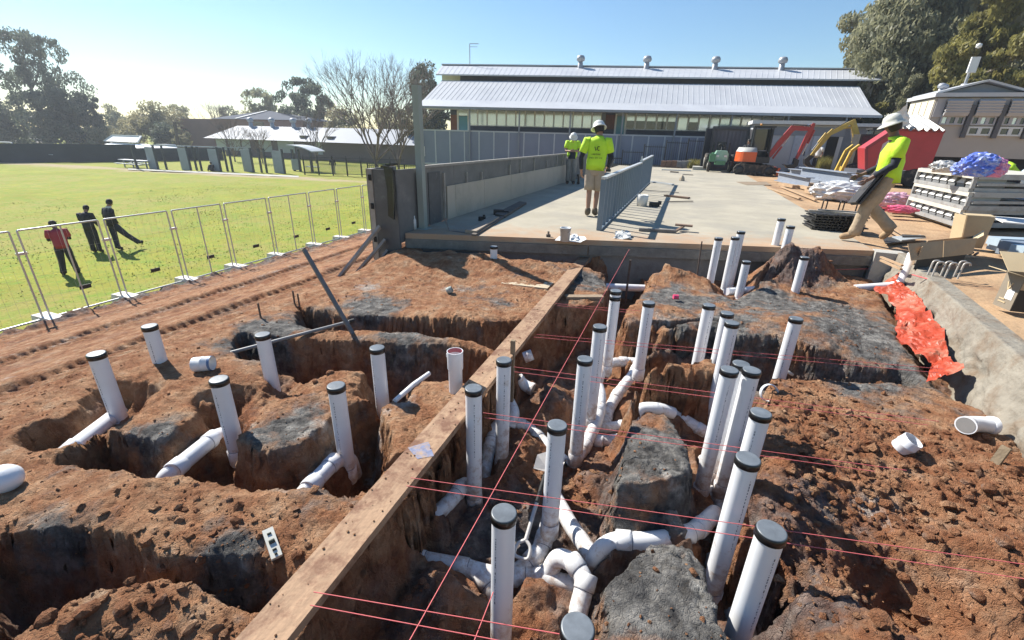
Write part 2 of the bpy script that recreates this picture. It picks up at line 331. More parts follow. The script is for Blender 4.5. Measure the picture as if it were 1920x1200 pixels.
    z = z+(1-.65*k_b)*((.018+.040*rub)*n1+(.010+.022*rub)*n2+(.006+.008*rub)*n3)+(.010+.030*rub)*lump*mass+(.007+.010*rub)*lum2-(.007+.004*rub)*crk*mass
    flat = (1-k)
    return z, cut, rub
def soil_attr(me, cut, rub, grey, lime=None):
    for nm, a in (('cut', cut), ('rub', rub), ('grey', grey), ('lime', np.zeros_like(cut) if lime is None else lime)):
        at = me.attributes.new(nm, 'FLOAT', 'POINT'); at.data.foreach_set('value', np.ascontiguousarray(a, np.float32).ravel())
def soil_dummy(): pass
def soil_mat():
    M = bpy.data.materials.new('dug_soil'); M.use_nodes = True; t = M.node_tree; n = t.nodes; L = t.links; b = n['Principled BSDF']
    b.inputs['Roughness'].default_value = .95; b.inputs['Specular IOR Level'].default_value = .25
    tc = n.new('ShaderNodeTexCoord')
    def noise(s, d=6, r=.62, dist=0):
        q = n.new('ShaderNodeTexNoise'); q.inputs['Scale'].default_value = s; q.inputs['Detail'].default_value = d; q.inputs['Roughness'].default_value = r; q.inputs['Distortion'].default_value = dist
        L.new(tc.outputs['Object'], q.inputs['Vector']); return q.outputs[0]
    def ramp(i, st):
        q = n.new('ShaderNodeValToRGB'); e = q.color_ramp.elements
        while len(e) < len(st): e.new(.5)
        for k, (p, c) in enumerate(st): e[k].position = p; e[k].color = list(c)+[1]
        L.new(i, q.inputs[0]); return q.outputs[0]
    def mix(f, a, c, mode='MIX'):
        q = n.new('ShaderNodeMixRGB'); q.blend_type = mode
        for i, v in ((0, f), (1, a), (2, c)):
            if isinstance(v, (int, float)): q.inputs[i].default_value = v
            elif isinstance(v, tuple): q.inputs[i].default_value = list(v)+[1]
            else: L.new(v, q.inputs[i])
        return q.outputs[0]
    def attr(a):
        q = n.new('ShaderNodeAttribute'); q.attribute_name = a; return q.outputs['Fac']
    def math_(op, a, c):
        q = n.new('ShaderNodeMath'); q.operation = op; q.use_clamp = True
        for i, v in ((0, a), (1, c)):
            if isinstance(v, (int, float)): q.inputs[i].default_value = v
            else: L.new(v, q.inputs[i])
        return q.outputs[0]
    crust = ramp(noise(5, 8), [(.26, (.18, .074, .037)), (.42, (.33, .15, .073)), (.58, (.43, .24, .132)), (.74, (.50, .36, .245))])
    grey = ramp(noise(9, 7), [(.3, (.05, .048, .048)), (.5, (.16, .152, .142)), (.72, (.36, .34, .31))])
    red = ramp(noise(7, 7), [(.28, (.075, .025, .013)), (.45, (.18, .055, .024)), (.6, (.31, .10, .040)), (.75, (.45, .19, .08))])
    g = math_('ADD', attr('grey'), 0.); gm = math_('MULTIPLY', math_('SUBTRACT', math_('ADD', g, noise(4, 6)), .62), 5)
    c = mix(gm, crust, grey)
    rm = math_('MULTIPLY', math_('SUBTRACT', math_('ADD', math_('MAXIMUM', attr('cut'), attr('rub')), noise(3, 5)), .86), 2.6)
    rm = math_('MULTIPLY', rm, .85)
    c = mix(rm, c, red)
    wallg = math_('MULTIPLY', math_('MULTIPLY', math_('SUBTRACT', noise(1.7, 4), .5), 6.), attr('cut'))
    c = mix(math_('MULTIPLY', wallg, .8), c, grey)
    pale = math_('MULTIPLY', math_('SUBTRACT', noise(2.1, 5), .62), 5.)
    c = mix(math_('MULTIPLY', pale, .45), c, (.34, .27, .21))
    lm = math_('MULTIPLY', math_('SUBTRACT', math_('ADD', attr('lime'), noise(9, 7)), .74), 3.2)
    c = mix(math_('MULTIPLY', lm, .8), c, (.50, .48, .44))
    c = mix(.5, c, ramp(noise(60, 4), [(.3, (.45, .45, .45)), (.7, (.62, .62, .62))]), 'OVERLAY')
    vc = n.new('ShaderNodeTexVoronoi'); vc.inputs['Scale'].default_value = 21; L.new(tc.outputs['Object'], vc.inputs['Vector'])
    sv = n.new('ShaderNodeSeparateColor'); L.new(vc.outputs['Color'], sv.inputs[0])
    c = mix(.55, c, ramp(sv.outputs[0], [(0, (.33, .31, .30)), (.5, (.5, .5, .5)), (1, (.66, .66, .66))]), 'OVERLAY')
    L.new(c, b.inputs['Base Color'])
    v = n.new('ShaderNodeTexVoronoi'); v.feature = 'DISTANCE_TO_EDGE'; v.inputs['Scale'].default_value = 34
    vd = n.new('ShaderNodeVectorMath'); vd.operation = 'ADD'; nzc = n.new('ShaderNodeTexNoise'); nzc.inputs['Scale'].default_value = 8
    L.new(tc.outputs['Object'], nzc.inputs['Vector']); L.new(tc.outputs['Object'], vd.inputs[0])
    sc = n.new('ShaderNodeVectorMath'); sc.operation = 'SCALE'; sc.inputs['Scale'].default_value = .12; L.new(nzc.outputs['Color'], sc.inputs[0]); L.new(sc.outputs[0], vd.inputs[1]); L.new(vd.outputs[0], v.inputs['Vector'])
    cr = n.new('ShaderNodeMapRange'); cr.inputs['From Max'].default_value = .09; L.new(v.outputs['Distance'], cr.inputs['Value'])
    h = n.new('ShaderNodeMath'); h.operation = 'MULTIPLY_ADD'; L.new(cr.outputs[0], h.inputs[0]); h.inputs[1].default_value = .2
    hn = n.new('ShaderNodeMath'); hn.operation = 'MULTIPLY_ADD'; L.new(noise(45, 8, .7), hn.inputs[0]); hn.inputs[1].default_value = 1.3
    h2 = n.new('ShaderNodeMath'); h2.operation = 'MULTIPLY'; L.new(noise(150, 4), h2.inputs[0]); h2.inputs[1].default_value = .5
    L.new(h2.outputs[0], hn.inputs[2]); L.new(hn.outputs[0], h.inputs[2])
    bp = n.new('ShaderNodeBump'); bp.inputs['Strength'].default_value = 1; bp.inputs['Distance'].default_value = .034
    L.new(h.outputs[0], bp.inputs['Height']); L.new(bp.outputs[0], b.inputs['Normal'])
    return M
SOIL = soil_mat()
def xkerb(y): return 2.63+.145*(y-4.13)      # the line of the concrete edge on the right
def yfront(x): return 6.29+.306*(x+4.18)     # the line of the slab's front edge
ys = np.concatenate([np.arange(-3, .2, .1), np.arange(.2, 2.6, .0092), np.arange(2.6, 3.6, .0125), np.arange(3.6, 5.4, .017), np.arange(5.4, 8.7, .026)])
xs = np.concatenate([np.arange(-4.9, -3.2, .016), np.arange(-3.2, 2.2, .0098), np.arange(2.2, 3.5, .02)])
X, Y = np.meshgrid(xs, ys)
Zs, cut, rub = soil_z(X, Y)
g0 = np.zeros_like(X)
for px, py, r, a in ((700, 575, .5, .4), (1280, 560, .6, .45), (1560, 590, .7, .5), (1400, 560, .5, .4), (480, 640, .35, .5), (760, 640, .4, .35), (1650, 720, .5, .3), (640, 900, .25, .4), (1230, 850, .5, .5), (1260, 1100, .5, .5), (1450, 570, .8, .45), (1350, 620, .7, .4), (1100, 530, .4, .45), (520, 610, .45, .45), (560, 790, .35, .35), (900, 560, .5, .2), (1600, 640, .7, .4), (1500, 930, .35, .35), (1500, 1080, .3, .35), (250, 830, .3, .3), (430, 1050, .2, .4), (90, 1010, .25, .3), (1120, 700, .4, .3), (960, 860, .4, .4), (1700, 700, .5, .35), (1420, 480, .4, .3)):
    c = G(px, py, ZS); g0 = np.maximum(g0, a*np.exp(-((X-c[0])**2+(Y-c[1])**2)/r**2))
# lip pieces lean out a little so trench walls are not drawn-out sheets
gy, gx = np.gradient(Zs); st = np.clip(np.abs(gx)+np.abs(gy), 0, .12)/.12
X2 = X+st*.030*fbm(X*1.+Zs*6, Y+Zs*9, 7, 3, 1); Y2 = Y+st*.030*fbm(X-Zs*8, Y+Zs*5, 7, 3, 5)
X2 = X2+st*.022*fbm(X+Zs*2.3, Y-Zs*1.9, 22, 3, 2); Y2 = Y2+st*.022*fbm(X-Zs*2.1, Y+Zs*2.6, 22, 3, 6)
keep = (Y < yfront(X)+.25) & (X < xkerb(Y)+.22) & (X > -4.86-.3*(Y < -90))
me = grid_mesh('dug_soil', X2, Y2, Zs, keep); g0 = np.maximum(g0, .5*np.exp(-((X-1.7)**2+(Y-7.55)**2)/.2))
l0 = np.zeros_like(X)
for px, py, r in ((455, 790, .13), (590, 800, .16), (700, 770, .16), (760, 750, .16), (690, 540, .25), (850, 545, .2), (1240, 600, .2), (1380, 880, .12), (1250, 885, .12), (1310, 1110, .1), (1230, 745, .15), (1640, 640, .2), (540, 900, .2), (1650, 930, .2)):
    q = G(px, py, ZS); l0 = np.maximum(l0, .42*np.exp(-((X-q[0])**2+(Y-q[1])**2)/r**2))
soil_attr(me, cut, rub, g0, l0)
o = part('dug_soil', me, SOIL); o['kind'] = 'structure'
def zsoil(x, y):
    i = min(len(ys)-1, max(0, int(np.searchsorted(ys, y)))); j = min(len(xs)-1, max(0, int(np.searchsorted(xs, x)))); return float(Zs[i, j])
def GS(px, py, lift=0.):                    # where the line of sight meets the dug soil
    d = ray(px, py); t = .6
    while t < 14:
        x, y, z = d[0]*t, d[1]*t, CAM_H+d[2]*t
        if z < zsoil(x, y): return Vector((x, y, zsoil(x, y)+lift))
        t += .01
    return G(px, py, ZS)
# the bank with its tyre tracks
yb = np.concatenate([np.arange(-4, .6, .05), np.arange(.6, 9, .02), np.arange(9, 16, .04), np.arange(16, 34, .1)]); xb = np.arange(-12.6, -4.82, .036)
XB, YB = np.meshgrid(xb, yb); ZB, cb, rb = soil_z(XB, YB)
ZB = ZB+.006*fbm(XB, YB, 9, 3, 1)*smooth(-4.9, -5.2, XB)
tz, on = tracks(XB, YB)
edge = smooth(-11.2, -11.7, XB+.25*fbm(XB, YB, 1.1, 3, 2)); ZB = ZB+edge*(.16*np.abs(fbm(XB, YB, 4, 3, 3))+.05)*smooth(-12.5, -12.1, XB)
me = grid_mesh('dirt_track', XB, YB, ZB); sk_ = fbm(XB*2.0, YB*.25, 1.3, 4, 4)
soil_attr(me, .16+.75*edge+.6*sk_+.30*on, .3+.5*sk_, .3*edge, np.clip(.20*fbm(XB*2.2, YB*.3, 1.4, 3, 7)*2, 0, .33))
o = part('dirt_track', me, SOIL); o['kind'] = 'structure'
# crumbs and small clods, far too many to count
def clods(name, n, pick, smin, smax):
    ico = bmesh.new(); bmesh.ops.create_icosphere(ico, subdivisions=1, radius=1); iv = np.array([v.co[:] for v in ico.verts]); it = np.array([[v.index for v in f.verts] for f in ico.faces]); ico.free()
    V = []; Q = []; k = 0
    for i in range(n):
        x, y = pick()
        if not (-4.8 < x < 2.9 and .15 < y < 8.3) or y > yfront(x)-.1 or x > xkerb(y)-.1: continue
        s = smin*(smax/smin)**(random.random()**3.0)
        A = iv*(1+.9*(rng.random((12, 1))-.5))*np.array([1, .6+.6*random.random(), .5+.35*random.random()])*s
        a = random.random()*6.28; c, q = math.cos(a), math.sin(a)
        A = np.stack([A[:, 0]*c-A[:, 1]*q, A[:, 0]*q+A[:, 1]*c, A[:, 2]], 1)+np.array([x, y, zsoil(x, y)+s*.2])
        V.append(A); Q.append(it+k*12); k += 1
    me = raw_mesh(name, np.concatenate(V), np.concatenate(Q), False)
    nv = len(me.vertices); soil_attr(me, np.repeat(.55*rng.random(k), 12), np.repeat(.5*rng.random(k), 12), np.repeat(.1*rng.random(k)**2, 12))
    o = part(name, me, SOIL); o['kind'] = 'stuff'; return o
def pick_spoil():
    c = random.choice([(1700, 950, .75), (1800, 1000, .6), (1550, 880, .4), (1600, 1100, .5), (1850, 880, .5), (1500, 760, .5), (250, 1100, .45), (400, 1120, .45), (1500, 490, .35), (1540, 520, .4), (800, 1120, .3), (690, 1130, .3), (1600, 760, .7), (1050, 780, .35)])
    p = G(c[0], c[1], ZS); return p[0]+random.gauss(0, c[2]*.6), p[1]+random.gauss(0, c[2]*.6)
def pick_any(): return random.uniform(-4.7, 2.8), .25+random.random()**1.6*7.5
clods('soil_crumbs', 8000, pick_spoil, .003, .034)
clods('soil_grit', 5000, pick_any, .005, .016)
for i, (px, py, s) in enumerate([(1535, 918, .045), (1660, 950, .05), (1705, 975, .035), (1895, 885, .05), (1880, 1020, .045), (1725, 1155, .06), (1650, 1165, .05), (1560, 945, .03), (1850, 920, .05), (1810, 905, .04), (1790, 1000, .035), (1610, 940, .03), (90, 1160, .05), (165, 1150, .06), (230, 1145, .045), (130, 1175, .04), (300, 1130, .035), (1820, 880, .055), (1740, 1010, .04), (1490, 970, .03), (620, 700, .04), (590, 716, .03), (1690, 1090, .04), (1830, 1120, .045)]):
    p = GS(px, py); bm = bmesh.new(); bmesh.ops.create_icosphere(bm, subdivisions=2, radius=s*.72)
    for v in bm.verts:
        q = v.co*(1/s); f = 1+.55*(vn(np.array(q.x*1.7+i*3.1+9), np.array(q.y*1.7+q.z*2.1+i), i))+.12*(random.random()-.5)
        v.co = Vector((v.co.x*f*1.15, v.co.y*f, v.co.z*f*.75))
    me = bpy.data.meshes.new('dirt_clod'); bm.to_mesh(me); bm.free(); soil_attr(me, np.full(len(me.vertices), .55), np.full(len(me.vertices), .2), np.full(len(me.vertices), .1))
    o = bpy.data.objects.new('dirt_clod', me); o.location = (p[0], p[1], p[2]+s*.2); o.rotation_euler = (0, 0, i*1.3); put(o); me.materials.append(SOIL)
    tag(o, 'fist sized clod of red brown earth lying loose on the dug soil', 'clod', 'loose clods of earth')
# ------------------------------------------------------------------ playing field
def grass_mat():
    M = mat('field_grass', (.27, .265, .040), .95, .22, .35, 0)
    t = M.node_tree; n = t.nodes; L = t.links; b = n['Principled BSDF']; old = b.inputs['Base Color'].links[0].from_socket
    tc = n.new('ShaderNodeTexCoord')
    def noise(s, d=6): 
        q = n.new('ShaderNodeTexNoise'); q.inputs['Scale'].default_value = s; q.inputs['Detail'].default_value = d; q.inputs['Roughness'].default_value = .65; L.new(tc.outputs['Object'], q.inputs['Vector']); return q.outputs[0]
    def rmp(i, a, c):
        q = n.new('ShaderNodeMapRange'); q.inputs['From Min'].default_value = a; q.inputs['From Max'].default_value = c; L.new(i, q.inputs['Value']); return q.outputs[0]
    m1 = n.new('ShaderNodeMixRGB'); L.new(rmp(noise(.22, 6), .46, .57), m1.inputs[0]); L.new(old, m1.inputs[1]); m1.inputs[2].default_value = (.29, .262, .066, 1)
    m2 = n.new('ShaderNodeMixRGB'); L.new(rmp(noise(2.6, 10), .44, .66), m2.inputs[0]); L.new(m1.outputs[0], m2.inputs[1]); m2.inputs[2].default_value = (.185, .26, .035, 1)
    # the worn bare strip in front of the shelters
    sp = n.new('ShaderNodeSeparateXYZ'); L.new(tc.outputs['Object'], sp.inputs[0])
    def ln(a, c, d):
        q = n.new('ShaderNodeMath'); q.operation = 'MULTIPLY_ADD'; q.inputs[1].default_value = c; q.inputs[2].default_value = d; L.new(a, q.inputs[0]); return q
    e = ln(sp.outputs['X'], -.12, 0); q = n.new('ShaderNodeMath'); q.operation = 'ADD'; L.new(sp.outputs['Y'], q.inputs[0]); L.new(e.outputs[0], q.inputs[1])
    d = n.new('ShaderNodeMath'); d.operation = 'SUBTRACT'; L.new(q.outputs[0], d.inputs[0]); d.inputs[1].default_value = 37.8
    ab = n.new('ShaderNodeMath'); ab.operation = 'ABSOLUTE'; L.new(d.outputs[0], ab.inputs[0])
    wob = ln(noise(.3, 4), 5., -2.); w2 = n.new('ShaderNodeMath'); w2.operation = 'ADD'; L.new(ab.outputs[0], w2.inputs[0]); L.new(wob.outputs[0], w2.inputs[1])
    m3 = n.new('ShaderNodeMixRGB'); L.new(rmp(w2.outputs[0], 2.4, 1.0), m3.inputs[0]); L.new(m2.outputs[0], m3.inputs[1]); m3.inputs[2].default_value = (.36, .29, .17, 1)
    L.new(m3.outputs[0], b.inputs['Base Color'])
    bp = n.new('ShaderNodeBump'); bp.inputs['Strength'].default_value = 1; bp.inputs['Distance'].default_value = .05; L.new(noise(9, 10), bp.inputs['Height']); L.new(bp.outputs[0], b.inputs['Normal'])
    b.inputs['Specular IOR Level'].default_value = .15
    return M
GRASS = grass_mat()
gx = np.concatenate([np.linspace(-900, -60, 25), np.arange(-58, 60, .5), np.linspace(62, 900, 25)]); gyv = np.concatenate([np.linspace(-200, -9, 12), np.arange(-8, 60, .5), np.linspace(62, 1200, 40)])
XG, YG = np.meshgrid(gx, gyv); ZG = -2.5+.06*fbm(XG, YG, .15, 3, 2)+.035*fbm(XG, YG, .9, 2, 4)-.25*smooth(-11.6, -10.6, XG)*smooth(45, 35, YG)-.6*smooth(-8, -4, XG)
me = grid_mesh('grass_field', XG, YG, ZG); o = part('grass_field', me, GRASS); o['kind'] = 'structure'
# blades and tufts near the fence
N = 30000; bx = -12.35-rng.random(N)**1.5*22; by = 2+rng.random(N)*26
dn = fbm(bx, by, .5, 3, 3); kp = rng.random(N) < np.clip(.6+.5*dn, .2, 1); bx, by, dn = bx[kp], by[kp], dn[kp]; N = len(bx)
bz = -2.5+.06*fbm(bx, by, .15, 3, 2)+.035*fbm(bx, by, .9, 2, 4)-.01; hh = (.014+.026*rng.random(N))*np.clip(1+.7*dn, .5, 1.6); an = rng.random(N)*6.28; wd = .018+.02*rng.random(N); le = (rng.random((N, 2))-.5)*.09
V = np.zeros((N, 3, 3)); ca, sa = np.cos(an)*wd, np.sin(an)*wd
V[:, 0] = np.stack([bx-ca, by-sa, bz], 1); V[:, 1] = np.stack([bx+ca, by+sa, bz], 1); V[:, 2] = np.stack([bx+le[:, 0], by+le[:, 1], bz+hh], 1)
me = raw_mesh('grass_tufts', V.reshape(-1, 3), np.arange(3*N).reshape(-1, 3)); o = part('grass_tufts', me, mat('grass_blades', (.30, .36, .07), .7, .25, 1.5)); o['kind'] = 'stuff'
# ------------------------------------------------------------------ the yard at slab level
YARD = mat('yard_dirt', (.40, .265, .155), .95, .22, .8, .7, 18, dirt=(.26, .15, .085), dscale=.7, dthr=.5, spec=.2)
yv = np.concatenate([np.arange(-3, 12, .12), np.arange(12, 31.4, .4), np.arange(31.4, 120, 1.5)])
uu = np.concatenate([np.arange(0, 1, .02), np.linspace(1, 2, 12)])
XY = np.zeros((len(yv), len(uu))); YY = np.repeat(yv[:, None], len(uu), 1)
for i, y in enumerate(yv):
    x0 = xkerb(y)+.10 if y < 8.55 else (2.98 if y < 31.45 else -9.)
    XY[i] = np.where(uu <= 1, x0+uu*9, x0+9+(uu-1)**2*60)
ZY = -.02+.03*fbm(XY, YY, .6, 3, 1)+.012*fbm(XY, YY, 4, 3, 2)-2.6*smooth(-5.0, -8.5, XY)*(YY > 31)-.02*(XY > 3.3)
me = grid_mesh('yard', XY, YY, ZY); o = part('yard', me, YARD); o['kind'] = 'structure'
CONC = mat('pale_concrete', (.43, .415, .375), .9, .12, 1.6, .35, 30, dirt=(.36, .345, .315), dscale=.9, dthr=.5, spec=.2)
def slab_mat():
    M = mat('slab_concrete', (.375, .338, .265), .88, .14, .9, .25, 40, dirt=(.31, .285, .235), dscale=.6, dthr=.46, spec=.25)
    t = M.node_tree; n = t.nodes; L = t.links; b = n['Principled BSDF']; old = b.inputs['Base Color'].links[0].from_socket
    tc = n.new('ShaderNodeTexCoord'); sp = n.new('ShaderNodeSeparateXYZ'); L.new(tc.outputs['Object'], sp.inputs[0])
    a = n.new('ShaderNodeMath'); a.operation = 'MULTIPLY_ADD'; a.inputs[1].default_value = -.306; L.new(sp.outputs['X'], a.inputs[0]); L.new(sp.outputs['Y'], a.inputs[2])   # distance from the front edge
    mr = n.new('ShaderNodeMapRange'); mr.inputs['From Min'].default_value = 9.6; mr.inputs['From Max'].default_value = 7.5; L.new(a.outputs[0], mr.inputs['Value'])
    nz = n.new('ShaderNodeTexNoise'); nz.inputs['Scale'].default_value = 2.6; nz.inputs['Detail'].default_value = 8; nz.inputs['Roughness'].default_value = .7; L.new(tc.outputs['Object'], nz.inputs['Vector'])
    ad = n.new('ShaderNodeMath'); ad.operation = 'MULTIPLY_ADD'; ad.inputs[1].default_value = .55; L.new(mr.outputs[0], ad.inputs[0]); L.new(nz.outputs[0], ad.inputs[2])
    m2 = n.new('ShaderNodeMapRange'); m2.inputs['From Min'].default_value = .72; m2.inputs['From Max'].default_value = 1.05; m2.inputs['To Max'].default_value = .8; L.new(ad.outputs[0], m2.inputs['Value'])
    mx = n.new('ShaderNodeMixRGB'); mx.inputs[2].default_value = (.40, .25, .15, 1); L.new(m2.outputs[0], mx.inputs[0]); L.new(old, mx.inputs[1]); L.new(mx.outputs[0], b.inputs['Base Color'])
    return M
SLABM = slab_mat()
A, B = Vector((-4.18, yfront(-4.18), 0)), Vector((2.97, yfront(2.97), 0))
mb = MB(); mb.prism([A, B, (2.97, 31.4, 0), (-4.18, 31.4, 0)], (0, 0, -.22)); slab = struct('concrete_slab', mb, SLABM)
dv = (B-A).normalized(); nv = Vector((dv.y, -dv.x, 0))
mb = MB(); q = [A-nv*.06, B-nv*.06, Vector((2.94, 31.3, 0)), Vector((-4.12, 31.3, 0))]; mb.prism([Vector((p.x, p.y, -.22)) for p in q], (0, 0, -2.6)); struct('slab_footing', mb, mat('grey_footing', (.18, .175, .165), .92, .2, 3, .5, 25, dirt=(.10, .085, .075), dscale=1.5, dthr=.52))
mb = MB(); mb.beam(A+nv*.016+Vector((0, 0, -.165)), A+nv*.016+dv*3.0+Vector((0, 0, -.165)), .03, .15); mb2 = MB(); mb2.beam(A+nv*.016+dv*3.02+Vector((0, 0, -.165)), B+nv*.016+Vector((0, 0, -.165)), .03, .15)
FORM = mat('weathered_formwork', (.17, .16, .14), .9, .25, 7, .4, 60, dirt=(.24, .235, .22), dscale=3, dthr=.56)
t = thing('edge_board', 'weathered formwork boards along the front face of the concrete slab', 'formwork board', A)
part('board', mb, FORM, t); part('board', mb2, FORM, t)
# the concrete edge on the right of the dig: a rough cast upstand
n = 46; P = []; yk = np.linspace(1.4, 8.42, n)
rows = [(0, 0), (-.004, -.012), (-.012, -.06), (-.03, -.18), (-.04, -.27), (-.07, -.36), (-.11, -.48), (-.14, -.9)]
Xk = np.zeros((n, len(rows)+1)); Yk = np.repeat(yk[:, None], len(rows)+1, 1); Zk = np.zeros_like(Xk)
for i, y in enumerate(yk):
    Xk[i, 0] = xkerb(y)+.20; Zk[i, 0] = .012
    for j, (dx, dz) in enumerate(rows): Xk[i, j+1] = xkerb(y)+dx; Zk[i, j+1] = dz+.012
ii = np.linspace(0, len(rows), 40); fi = np.floor(np.minimum(ii, len(rows)-.001)).astype(int); ft = ii-fi
up = lambda A_: A_[:, fi]*(1-ft)+A_[:, fi+1]*ft
Xu, Yu, Zu = up(Xk), up(Yk), up(Zk); tt = np.linspace(0, n-1, 260); ti = np.minimum(tt.astype(int), n-2); tf = (tt-ti)[:, None]
up2 = lambda A_: A_[ti]*(1-tf)+A_[ti+1]*tf
Xu, Yu, Zu = up2(Xu), up2(Yu), up2(Zu); rg = smooth(-.02, -.3, Zu); Xu = Xu+(.006+.05*rg)*fbm(Yu, Zu*2, 3, 4, 3)+(.004+.02*rg)*fbm(Yu, Zu, 14, 3, 5)
me = grid_mesh('concrete_edge', Xu, Yu, Zu); o = part('concrete_edge', me, mat('rough_concrete', (.23, .205, .165), .95, .2, 4, 1., 18, dirt=(.17, .125, .085), dscale=2.6, dthr=.48)); o['kind'] = 'structure'

mb = MB(); mb.prism([(2.955, 8.36, .004), (3.36, 8.34, .004), (3.36, 8.62, .004), (2.985, 8.62, .004)], (0, 0, -1.1)); struct('concrete_return', mb, CONC)
# ================================================================== BUILDINGS
STEELROOF = mat('grey_roof_sheet', (.50, .51, .53), .5, .07, .6, 0, metal=.0, dirt=(.44, .45, .48), dscale=.35, dthr=.5)
TRIMW = mat('white_trim', (.66, .66, .64), .6, .05, 3)
DARKB = mat('navy_cladding', (.035, .045, .075), .6, .1, 2)
BRICK = mat('red_brown_brick', (.17, .075, .05), .9, .25, 9, .4, 60)
GREYP = mat('grey_blue_paint', (.21, .235, .275), .6, .08, 2)
LIGHTP = mat('light_grey_paint', (.42, .45, .49), .55, .06, 2)
UNDER = mat('dark_grey_boarding', (.10, .105, .105), .85, .15, 2)
BLUED = mat('teal_door_paint', (.10, .27, .33), .5, .08, 2)
CREAM = mat('cream_wall', (.70, .64, .50), .8, .05, 1)
def glass(name, col, rough=.08):
    return mat(name, col, rough, .15, .6, spec=.8)
GL_D, GL_L = glass('dark_glass', (.035, .045, .05)), mat('blind_behind_glass', (.60, .66, .68), .12, .12, .6, metal=.55)
def quad(a, b, c, d): return MB().add([a, b, c, d], [(0, 1, 2, 3)])
BA = math.radians(13.4)
BU = Vector((math.cos(BA), math.sin(BA), 0)); BN = Vector((math.sin(BA), -math.cos(BA), 0)); UP = Vector((0, 0, 1))
B0 = Vector((-18.79, 31.1, 0))               # left end of the verandah edge
def bl(px, py, dep=0.):                     # a spot of the school's upright plane, dep metres behind the verandah edge: (along, height)
    P = B0-BN*dep; p = PV(px, py, P, (BN.x, BN.y)); return (p-P).dot(BU), p.z
def bw(u, z, dep=0.): return B0+BU*u-BN*dep+UP*z
RB = Matrix((BU, -BN, UP)).transposed()
def bbox(mb, u0, u1, z0, z1, d0, d1): return mb.box(bw((u0+u1)/2, (z0+z1)/2, (d0+d1)/2), (u1-u0, d1-d0, z1-z0), RB)
sch = thing('school_building', 'long two storey school building with grey metal roof and glazed verandah', 'building', bw(0, -2.5))
u_end = bl(1640, 212)[0]; zf = bl(790, 299)[1]; ze = bl(785, 199)[1]; WD = 2.4
u_wl = bl(845, 230, WD)[0]
mb = MB(); bbox(mb, u_wl, u_end-.5, zf-.1, ze+.7, WD, WD+9); part('wall', mb, GREYP, sch)
mb = MB(); bbox(mb, 0, u_end, zf-.32, zf-.02, -.06, WD); part('verandah_floor', mb, LIGHTP, sch)
mb = MB(); bbox(mb, bl(905, 320)[0]-1.2, u_end, -2.7, zf-.33, .25, WD+8); part('lower_wall', mb, UNDER, sch)
# piers of brick, doors and window band on the verandah wall
for a, b in ((845, 866), (1135, 1157)):
    mb = MB(); bbox(mb, bl(a, 230, WD)[0], bl(b, 230, WD)[0], zf, ze-.05, WD-.05, WD); part('pier', mb, BRICK, sch)
    mb = MB(); bbox(mb, bl(a, 230, WD)[0], bl(b, 230, WD)[0], bl(a, 215, WD)[1], ze, WD-.058, WD-.052); part('panel', mb, DARKB, sch)
for a, b in ((861, 877), (1156, 1171)):
    u0, u1 = bl(a, 230, WD)[0], bl(b, 230, WD)[0]; zt = bl(a, 218, WD)[1]
    mb = MB(); bbox(mb, u0, u1, zf, zt, WD-.10, WD-.06); d = part('door', mb, BLUED, sch)
    mb = MB(); bbox(mb, u0, u1, zt+.05, bl(a, 203, WD)[1], WD-.10, WD-.06); part('door_transom', mb, GL_L, d)
    mb = MB(); bbox(mb, u0-.14, u0-.01, zf, ze-.1, WD-.13, WD-.06); bbox(mb, u1+.01, u1+.14, zf, ze-.1, WD-.13, WD-.06); part('door_frame', mb, TRIMW, d)
zs0, zs1 = bl(900, 236, WD)[1], bl(900, 205, WD)[1]
def window_row(x0, x1, n, dark):
    for i in range(n):
        a = x0+(x1-x0)*i/n; b = x0+(x1-x0)*(i+1)/n; u0, u1 = bl(a, 220, WD)[0], bl(b, 220, WD)[0]
        zb = zs0+.05*(u0-3)*.0
        f = MB(); w = .055
        for q in ((u0, u0+w, zb, zs1), (u1-w, u1, zb, zs1), (u0+w, u1-w, zb, zb+w), (u0+w, u1-w, zs1-w, zs1)): bbox(f, *q, WD-.12, WD-.04)
        fr = part('window', f, TRIMW, sch)
        mb = MB(); bbox(mb, u0+w, u1-w, zb+w, zs1-w, WD-.075, WD-.065)
        part('pane', mb, GL_D if i in dark else GL_L, fr)
        if i in dark:
            mb = MB(); bbox(mb, u0+w+.02, u1-w-.02, zs1-(zs1-zb)*.48, zs1-w-.01, WD-.085, WD-.079); part('blind', mb, GL_L, fr)
window_row(878, 1128, 14, ()); window_row(1172, 1470, 15, (0, 1, 2, 3, 4, 6))
mb = MB(); bbox(mb, bl(878, 240, WD)[0], bl(1470, 240, WD)[0], zf+.2, zs0-.01, WD-.08, WD-.02); part('sill_band', mb, DARKB, sch)
# balustrade screens between posts
nb = 26; ze_b = bl(790, 242)[1]
for i in range(nb):
    u0, u1 = u_end*.93*i/nb, u_end*.93*(i+1)/nb
    mb = MB(); bbox(mb, u0, u0+.09, zf-.3, ze_b, -.10, -.02); bbox(mb, u0+.09, u1, ze_b-.09, ze_b, -.09, -.03); bbox(mb, u0+.09, u1, zf-.28, zf-.2, -.09, -.03); r = part('balustrade', mb, LIGHTP, sch)
    mb = MB(); bbox(mb, u0+.09, u1, zf-.2, ze_b-.09, -.065, -.055); part('screen', mb, mat('blue_grey_screen', (.16, .195, .28), .35, .08, 1), r)
mb = MB(); u, z = bl(787, 290); bbox(mb, u-.2, u+.45, z-.1, z+.6, -.115, -.105); part('notice', mb, TRIMW, sch)
for k in range(9):
    u = .15+u_end*.94*k/8; mb = MB(); bbox(mb, u-.05, u+.05, -2.6, ze-.1, -.22, -.12); part('post', mb, GREYP, sch)
